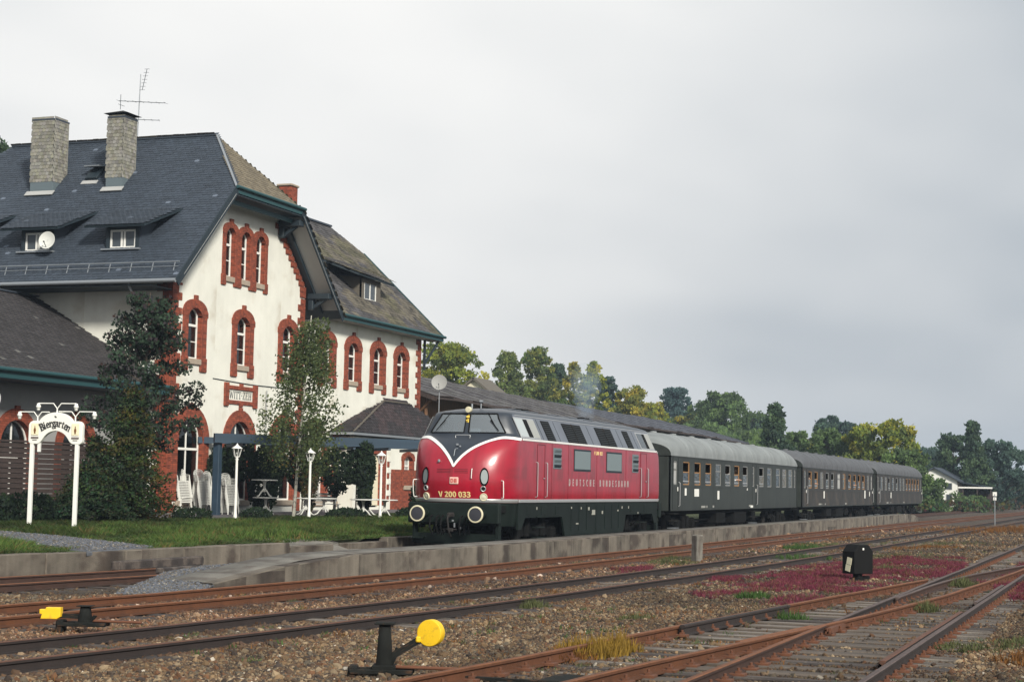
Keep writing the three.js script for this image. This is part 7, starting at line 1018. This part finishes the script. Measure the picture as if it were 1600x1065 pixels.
bush('ivy', 'dark ivy climbing the annex wall at the left edge', 'ivy', [[47.5, 2.8, -38.0, 1.0, 2.3, 0.25], [46, 3.0, -37.9, 1.2, 2.5, 0.25], [48.8, 4.4, -38.0, 0.7, 0.8, 0.2]], PD, 0.13, 1100, leafGeo, [0, 0.3, 0]);
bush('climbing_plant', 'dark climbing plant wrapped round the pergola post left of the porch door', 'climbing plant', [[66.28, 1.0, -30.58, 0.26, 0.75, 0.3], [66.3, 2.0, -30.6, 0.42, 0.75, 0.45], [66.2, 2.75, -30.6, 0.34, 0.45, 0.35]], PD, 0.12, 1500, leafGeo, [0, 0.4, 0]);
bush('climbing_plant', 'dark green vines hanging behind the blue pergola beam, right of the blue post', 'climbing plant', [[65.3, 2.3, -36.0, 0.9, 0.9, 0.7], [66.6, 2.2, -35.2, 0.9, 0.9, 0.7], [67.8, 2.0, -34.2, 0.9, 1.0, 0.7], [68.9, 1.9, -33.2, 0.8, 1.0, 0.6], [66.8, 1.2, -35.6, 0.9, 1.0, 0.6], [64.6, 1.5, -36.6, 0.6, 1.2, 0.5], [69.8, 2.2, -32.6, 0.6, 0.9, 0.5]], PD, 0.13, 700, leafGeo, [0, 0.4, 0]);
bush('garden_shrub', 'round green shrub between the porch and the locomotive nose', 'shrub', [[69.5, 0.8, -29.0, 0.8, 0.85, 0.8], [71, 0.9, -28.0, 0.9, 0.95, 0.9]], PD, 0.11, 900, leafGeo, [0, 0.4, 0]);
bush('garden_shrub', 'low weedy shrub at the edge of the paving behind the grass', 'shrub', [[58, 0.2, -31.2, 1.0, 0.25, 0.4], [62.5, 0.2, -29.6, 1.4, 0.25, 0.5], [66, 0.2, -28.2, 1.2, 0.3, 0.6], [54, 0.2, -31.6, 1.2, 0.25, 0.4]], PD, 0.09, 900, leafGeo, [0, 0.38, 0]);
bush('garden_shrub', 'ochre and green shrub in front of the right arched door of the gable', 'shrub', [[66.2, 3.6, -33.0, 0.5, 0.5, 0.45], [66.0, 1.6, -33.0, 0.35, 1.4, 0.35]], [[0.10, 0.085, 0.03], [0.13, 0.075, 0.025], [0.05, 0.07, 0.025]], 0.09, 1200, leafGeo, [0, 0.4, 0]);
// the trees in the background: [kind, x, z, height, half width]
const PAL = { yg: [[0.294, 0.319, 0.037], [0.200, 0.247, 0.043], [0.378, 0.352, 0.048], [0.130, 0.177, 0.048]], ol: [[0.141, 0.189, 0.053], [0.106, 0.146, 0.053], [0.200, 0.236, 0.066]], yo: [[0.213, 0.236, 0.053], [0.117, 0.177, 0.053], [0.283, 0.271, 0.059], [0.094, 0.130, 0.048]], dk: [[0.061, 0.109, 0.057], [0.085, 0.136, 0.061], [0.048, 0.085, 0.057]], ye: [[0.400, 0.330, 0.043], [0.271, 0.271, 0.048], [0.189, 0.213, 0.053]], gr: [[0.106, 0.169, 0.061], [0.136, 0.208, 0.066], [0.083, 0.130, 0.057]], bd: [[0.066, 0.117, 0.094], [0.083, 0.141, 0.099], [0.053, 0.094, 0.085]], bl: [[0.057, 0.109, 0.109], [0.070, 0.130, 0.117]] };  // bd and bl leaf tones paint the bluish distance haze into the colour
const TREES = [['yg', 118.3, -48.1, 12.4, 2.6, 'round', 'yellow green tree right beside the station wing, behind the satellite dish'], ['ol', 131.0, -48.1, 12.7, 1.8, 'oval', 'olive green tree behind the goods shed, second from the station'], ['yo', 141.3, -49.0, 13.9, 2.2, 'oval', 'tallest mixed yellow and green tree behind the near goods shed'], ['dk', 156.2, -52.2, 13.6, 1.7, 'oval', 'darker green tree just right of the tallest shed tree'], ['ye', 147.2, -47.6, 13.1, 1.3, 'oval', 'narrow yellow tree above the middle of the shed roof, left of two'], ['yg', 143.0, -44.6, 12.8, 1.4, 'oval', 'narrow yellow green tree above the shed roof, right of the yellow one'], ['bd', 153.1, -46.2, 12.2, 1.6, 'oval', 'bluish tree behind the exhaust haze over the locomotive'], ['ye', 144.3, -41.6, 10.8, 1.8, 'round', 'small yellow tree right of the exhaust haze'], ['yg', 154.6, -42.7, 9.8, 1.8, 'round', 'low yellow green tree behind the far shed roof'], ['bl', 252.5, -65.5, 17.1, 3.2, 'round', 'round bluish tree rising far behind the others'], ['ye', 170.6, -42.9, 9.3, 2.6, 'round', 'golden yellow bushy tree in front of the far round tree'], ['gr', 166.7, -38.6, 11.4, 3.3, 'round', 'broad green tree where the shed roof ends'], ['gr', 180.9, -43.6, 11.1, 2.4, 'round', 'green tree left behind the broad one at the shed end'], ['dk', 173.5, -34.7, 10.7, 2.6, 'cone', 'dark conical tree above the first coach'], ['dk', 187.7, -39.8, 10.3, 2.2, 'round', 'dark tree left of the conical one'], ['bd', 250.3, -43.3, 12.6, 1.8, 'oval', 'left one of three distant bluish trees'], ['bd', 255.8, -42.7, 13.1, 1.9, 'oval', 'middle one of three distant bluish trees'], ['bd', 251.6, -39.8, 12.2, 2.3, 'round', 'right one of three distant bluish trees'], ['gr', 180.5, -30.6, 8.4, 3.2, 'round', 'low green tree in front of the three distant bluish trees'], ['yg', 176.6, -26.5, 8.8, 2.8, 'round', 'left yellow green tree above the last coach'], ['yg', 174.6, -23.1, 9.2, 2.5, 'round', 'right yellow green tree above the last coach'], ['gr', 168.1, -21.2, 6.4, 2.2, 'round', 'low green tree just beyond the end of the train'], ['bd', 266.0, -30.2, 8.8, 4.2, 'round', 'dark distant tree mass left of the white house'], ['dk', 211.3, -18.8, 10.8, 2.3, 'cone', 'tall dark tree towering behind the white house'], ['dk', 220.9, -22.0, 9.4, 2.6, 'round', 'dark tree left shoulder of the tall one behind the white house'], ['bd', 217.7, -16.4, 8.6, 3.4, 'round', 'broad dark tree right of the tall one by the white house'], ['gr', 184.2, -20.9, 3.8, 2.3, 'bush', 'green bush in front of the white house gable'], ['gr', 198.0, -17.6, 1.9, 1.9, 'bush', 'green bush right of the white house in front of its open shed'], ['dk', 140.0, -53.3, 10.5, 2.2, 'round', 'dark low tree behind the shed between the first tall trees'], ['gr', 174.6, -46.5, 9.3, 2.6, 'round', 'green tree behind the golden one at the shed end'], ['gr', 189.5, -35.2, 8.5, 2.8, 'round', 'green tree between the conical tree and the distant trio'], ['dk', 187.5, -26.6, 6.8, 2.8, 'round', 'dark tree in the gap between the two yellow green ones'], ['bd', 250.0, -16.7, 4.6, 3.0, 'bush', 'low bluish bushes at the right edge by the tracks'], ['dk', 92.5, -69.6, 24.0, 3.0, 'oval', 'tall dark tree behind the station roof at the left edge']];
for (const [k, x1, z1, h1, r1, kind, label] of TREES) {
  const ra = -z1 / x1, ff = ra > 0.205 && ra < 0.45 && x1 < 200 ? 1.5 : ra > 0.25 && ra < 0.3 && x1 > 200 ? 1.12 : 1, x = x1 * ff, z = z1 * ff, h = 1.8875 + (h1 - 1.8875) * ff, r = r1 * ff * 1.3;
  const t = thing(kind === 'bush' ? 'bush' : kind === 'cone' ? 'conifer_tree' : 'background_tree', label, kind === 'bush' ? 'bush' : 'tree', [x, -0.1, z]); const pal = PAL[k]; const L = [], lim = []; const base = kind === 'bush' ? 0.02 : 0.16; part('trunk', rod([0, 0, 0], [rr(-.3, .3), h * 0.8, rr(-.3, .3)], 0.05 + h * 0.014, 0.04, 7), M.bark, t);
  const nC = Math.round(40 + r * h * 2.1), leaf = clamp(0.12 + x * 0.0008, 0.22, 0.40);
  for (let i = 0; i < nC; i++) {
    const f = lerp(base, 1, Math.pow(rnd(), 0.85)), prof = kind === 'cone' ? lerp(1, 0.08, Math.pow((f - base) / (1 - base), 0.9)) : kind === 'oval' ? Math.pow(Math.sin(Math.PI * clamp((f - base) / (1 - base) * 0.86 + 0.12, 0, 1)), 0.75) : Math.pow(Math.sin(Math.PI * clamp((f - base) / (1 - base) * 0.72 + 0.22, 0, 1)), 0.6); const a = rr(0, 6.28), R = r * prof * Math.sqrt(rnd()) * rr(0.7, 1.12), cx = Math.cos(a) * R, cz = Math.sin(a) * R, cy = f * (h - 0.5), cr = rr(0.28, 0.60) * (0.55 + r * 0.2); const c0 = pick(pal), ton = rr(0.75, 1.25); if (i % 3 === 0) lim.push(rod([0, Math.max(0.3, cy - R * 0.7), 0], [cx, cy, cz], 0.06, 0.02, 4, true));
    const m = Math.round(40 * cr / leaf * 0.5 + 30); for (let j = 0; j < m; j++) { const u = rr(-1, 1), th = rr(0, 6.28), s = Math.sqrt(1 - u * u), q = cr * lerp(0.35, 1.1, rnd()); const yy = cy + q * u * 0.85; if (yy > h + 0.1) continue; const kk = ton * rr(0.65, 1.35); L.push([cx + q * s * Math.cos(th), yy, cz + q * s * Math.sin(th), leaf * rr(0.6, 1.25), (rnd() < 0.12 ? pick(pal) : c0).map(v => v * kk), 0.2]); }
  }
  if (lim.length) part('limb', merge(lim), M.bark, t).userData.kind = 'stuff'; foliage(t, L, leafGeo, LM);
}
{ // the wood below and behind that reads as one mass
  const L = []; for (let i = 0; i < 46000; i++) { const q = rr(0.10, 0.40), D = (q > 0.215 ? rr(232, 262) : q < 0.155 ? rr(228, 262) : rr(185, 250)), x = D / Math.hypot(1, q), z = -q * x; const el = q > 0.343 ? lerp(0.060, 0.066, (q - 0.343) / 0.06) : q > 0.282 ? lerp(0.047, 0.060, (q - 0.282) / 0.061) : q > 0.185 ? lerp(0.034, 0.047, (q - 0.185) / 0.097) : lerp(0.010, 0.032, (q - 0.10) / 0.085); const bl = fbm(q * 62, 1.5, 3, 431), h = 1.9 + D * el * lerp(0.62, 1.12, bl) * (0.9 + 0.2 * fbm(q * 260, D * 0.1, 2, 432)); const y = h * Math.pow(rnd(), 0.45); const cl = fbm(q * 130, y * 0.55, 3, 437); const k = rr(0.75, 1.25) * lerp(0.45, 1.4, sstep(0.3, 0.7, cl)); L.push([x, y, z, rr(0.28, 0.5), pick(PAL[q < 0.16 ? 'bd' : fbm(q * 40, 5, 2, 439) > 0.56 ? 'yo' : 'gr']).map(v => v * k), 0.2]); }
  const t = new THREE.Group(); t.name = 'woodland'; tag(t, 'dense dark green undergrowth and wood behind the coaches and sheds', 'woodland', null, 'stuff'); scene.add(t); foliage(t, L, leafGeo, LM, 'foliage');
  const S = []; for (let i = 0; i < 3500; i++) { const x = rr(150, 260), z = -19.5 - rnd() * 8 * (x / 200) + (x > 190 ? rr(0, 6) : 0), y = rr(0, 1.3) * (0.4 + fbm(x * 0.2, z * 0.2, 2, 433)); S.push([x, y, z, rr(0.25, 0.5), pick([[0.05, 0.08, 0.03], [0.10, 0.085, 0.03], [0.035, 0.06, 0.03], [0.09, 0.05, 0.03]]).map(v => v * rr(0.6, 1.3)), 0.2]); }
  const u = new THREE.Group(); u.name = 'scrub'; tag(u, 'low green and brown scrub beside the track beyond the train', 'scrub', null, 'stuff'); scene.add(u); foliage(u, S, leafGeo, LM, 'foliage');
}
// ---------------------------------------------------------------- far house, roof, signal, hills
{
  const g = thing('white_house', 'small white house far beyond the train with a lean to shed', 'house', [205.6, 0, -20]);
  const s = poly([[-5.6, -0.2], [0, -0.2], [0, 3.45], [-2.6, 4.75], [-5.6, 3.3]]); const e = ext(s, 9, 0); e.rotateY(Math.PI / 2); const p = e.attributes.position; const q = ext(poly([[5.6, -0.2], [0, -0.2], [0, 3.45], [2.6, 4.75], [5.6, 3.3]].map(v => [v[0], v[1]])), 9, 0); q.rotateY(Math.PI / 2); q.translate(0, 0, 0); part('wall', boxUV(q), M.white, g);
  part('roof', merge([slab([[-0.4, 3.3, 0.5], [9.4, 3.3, 0.5], [9.4, 4.9, -2.6], [-0.4, 4.9, -2.6]], 0.15), slab([[9.4, 3.2, -6], [-0.4, 3.2, -6], [-0.4, 4.9, -2.6], [9.4, 4.9, -2.6]], 0.15)]), M.slate, g);
  for (const [z, y] of [[-0.9, 1.0], [-0.9, 2.3], [-2.6, 1.0]]) { const w = sub('window', g); part('frame', b2(-0.04, 0.02, y, y + 0.8, z - 0.35, z + 0.35), M.soffit, w); part('pane', b2(-0.06, 0.0, y + 0.06, y + 0.74, z - 0.29, z + 0.29), M.dullGlass, w); }
  part('shed_roof', slab([[0.3, 2.65, 3.9], [8, 2.65, 3.9], [8, 3.3, 0.1], [0.3, 3.3, 0.1]], 0.14), M.darkTrim, g); part('fascia', merge([b2(0.22, 0.28, 2.5, 2.68, 0.1, 3.9)]), M.white, g); for (const z of [0.6, 2.2, 3.7]) part('post', b2(0.4, 0.55, 0, 2.6, z - 0.07, z + 0.07), M.wood, g); part('shed_wall', boxUV(b2(6.5, 6.7, 0, 2.5, 0.1, 3.8)), M.wood, g);
}
{
  const g = thing('distant_house', 'grey roofed house with a pale gable peeping out behind the goods shed', 'house', [156, 0, -60.6]); const q = ext(poly([[-1.4, 0], [1.4, 0], [1.4, 11.0], [0, 12.0], [-1.4, 11.0]]), 4, 0); q.rotateY(Math.PI / 2); part('wall', boxUV(q), M.cream, g); part('roof', merge([slab([[-0.4, 10.9, 1.7], [4.4, 10.9, 1.7], [4.4, 12.2, 0], [-0.4, 12.2, 0]], 0.2), slab([[4.4, 10.9, -1.7], [-0.4, 10.9, -1.7], [-0.4, 12.2, 0], [4.4, 12.2, 0]], 0.2)]), M.slateOld, g); const w = sub('window', g); part('frame', b2(-0.05, 0.02, 10.2, 11.2, -0.4, 0.4), M.white, w); part('pane', b2(-0.07, 0, 10.3, 11.1, -0.3, 0.3), M.dullGlass, w);
}
{
  const g = thing('track_sign', 'small white board on a thin post beside the far tracks', 'sign', [114.3, -0.1, -8.8]); part('post', rod([0, 0, 0], [0, 2.0, 0], 0.03, 0.03, 6), M.zinc, g); part('board', merge([bx(0, 2.0, 0, 0.03, 0.26, 0.26, 0.01), bx(-0.01, 1.7, 0, 0.03, 0.2, 0.2, 0.01)]), M.white, g);
  const h = thing('track_post', 'short white post between the far tracks at the right edge', 'post', [150, -0.1, -7.9]); part('post', rod([0, 0, 0], [0, 0.9, 0], 0.09, 0.09, 8), M.white, h); part('cap', rod([0, 0.9, 0], [0, 0.96, 0], 0.1, 0.06, 8), M.white, h);
}
{
  const rows = []; for (let i = 0; i < 6; i++) { const r = []; for (let j = 0; j <= 60; j++) { const a = lerp(-1.15, 0.35, j / 60), D = 1300 + i * 160; const hgt = (8 + 26 * fbm(j * 0.16 + 3, 1.5, 4, 441)) * Math.sin(Math.PI * clamp(i / 4, 0, 1)) * 1.0; r.push([D * Math.cos(a), -2 + hgt + (i === 0 ? -3 : 0), D * Math.sin(a)]); } rows.push(r); } const g = gridGeo(rows); ground('hills', boxUV(g.toNonIndexed()), M.hill);
}
{ // thin diesel exhaust above the rear of the locomotive
  const l = []; for (let i = 0; i < 7; i++) { const f = i / 6; const s = new THREE.IcosahedronGeometry(1, 3); const r = lerp(0.28, 0.6, f); const sp = s.attributes.position; for (let j = 0; j < sp.count; j++) { const w = 0.6 + 0.8 * fbm(sp.getX(j) * 1.6 + i * 3.1, sp.getY(j) * 1.6 + sp.getZ(j) * 1.3, 3, 451); sp.setXYZ(j, sp.getX(j) * w, sp.getY(j) * w, sp.getZ(j) * w); } s.scale(r, r * 0.8, r); s.translate(f * 1.5 + rr(-0.1, 0.1), 4.35 + f * 1.45, -f * 0.5); l.push(clean(s)); }
  const m = solo('exhaust_smoke', merge(l), std({ color: lin(0.42, 0.55, 0.70), roughness: 1, transparent: true, opacity: 0.045 }), 'faint bluish exhaust haze rising above the rear of the locomotive', 'smoke'); m.position.set(57.8, 0, -18.25); m.castShadow = false;
}
camera.far = 6000; camera.updateProjectionMatrix();
renderer.render(scene, camera);
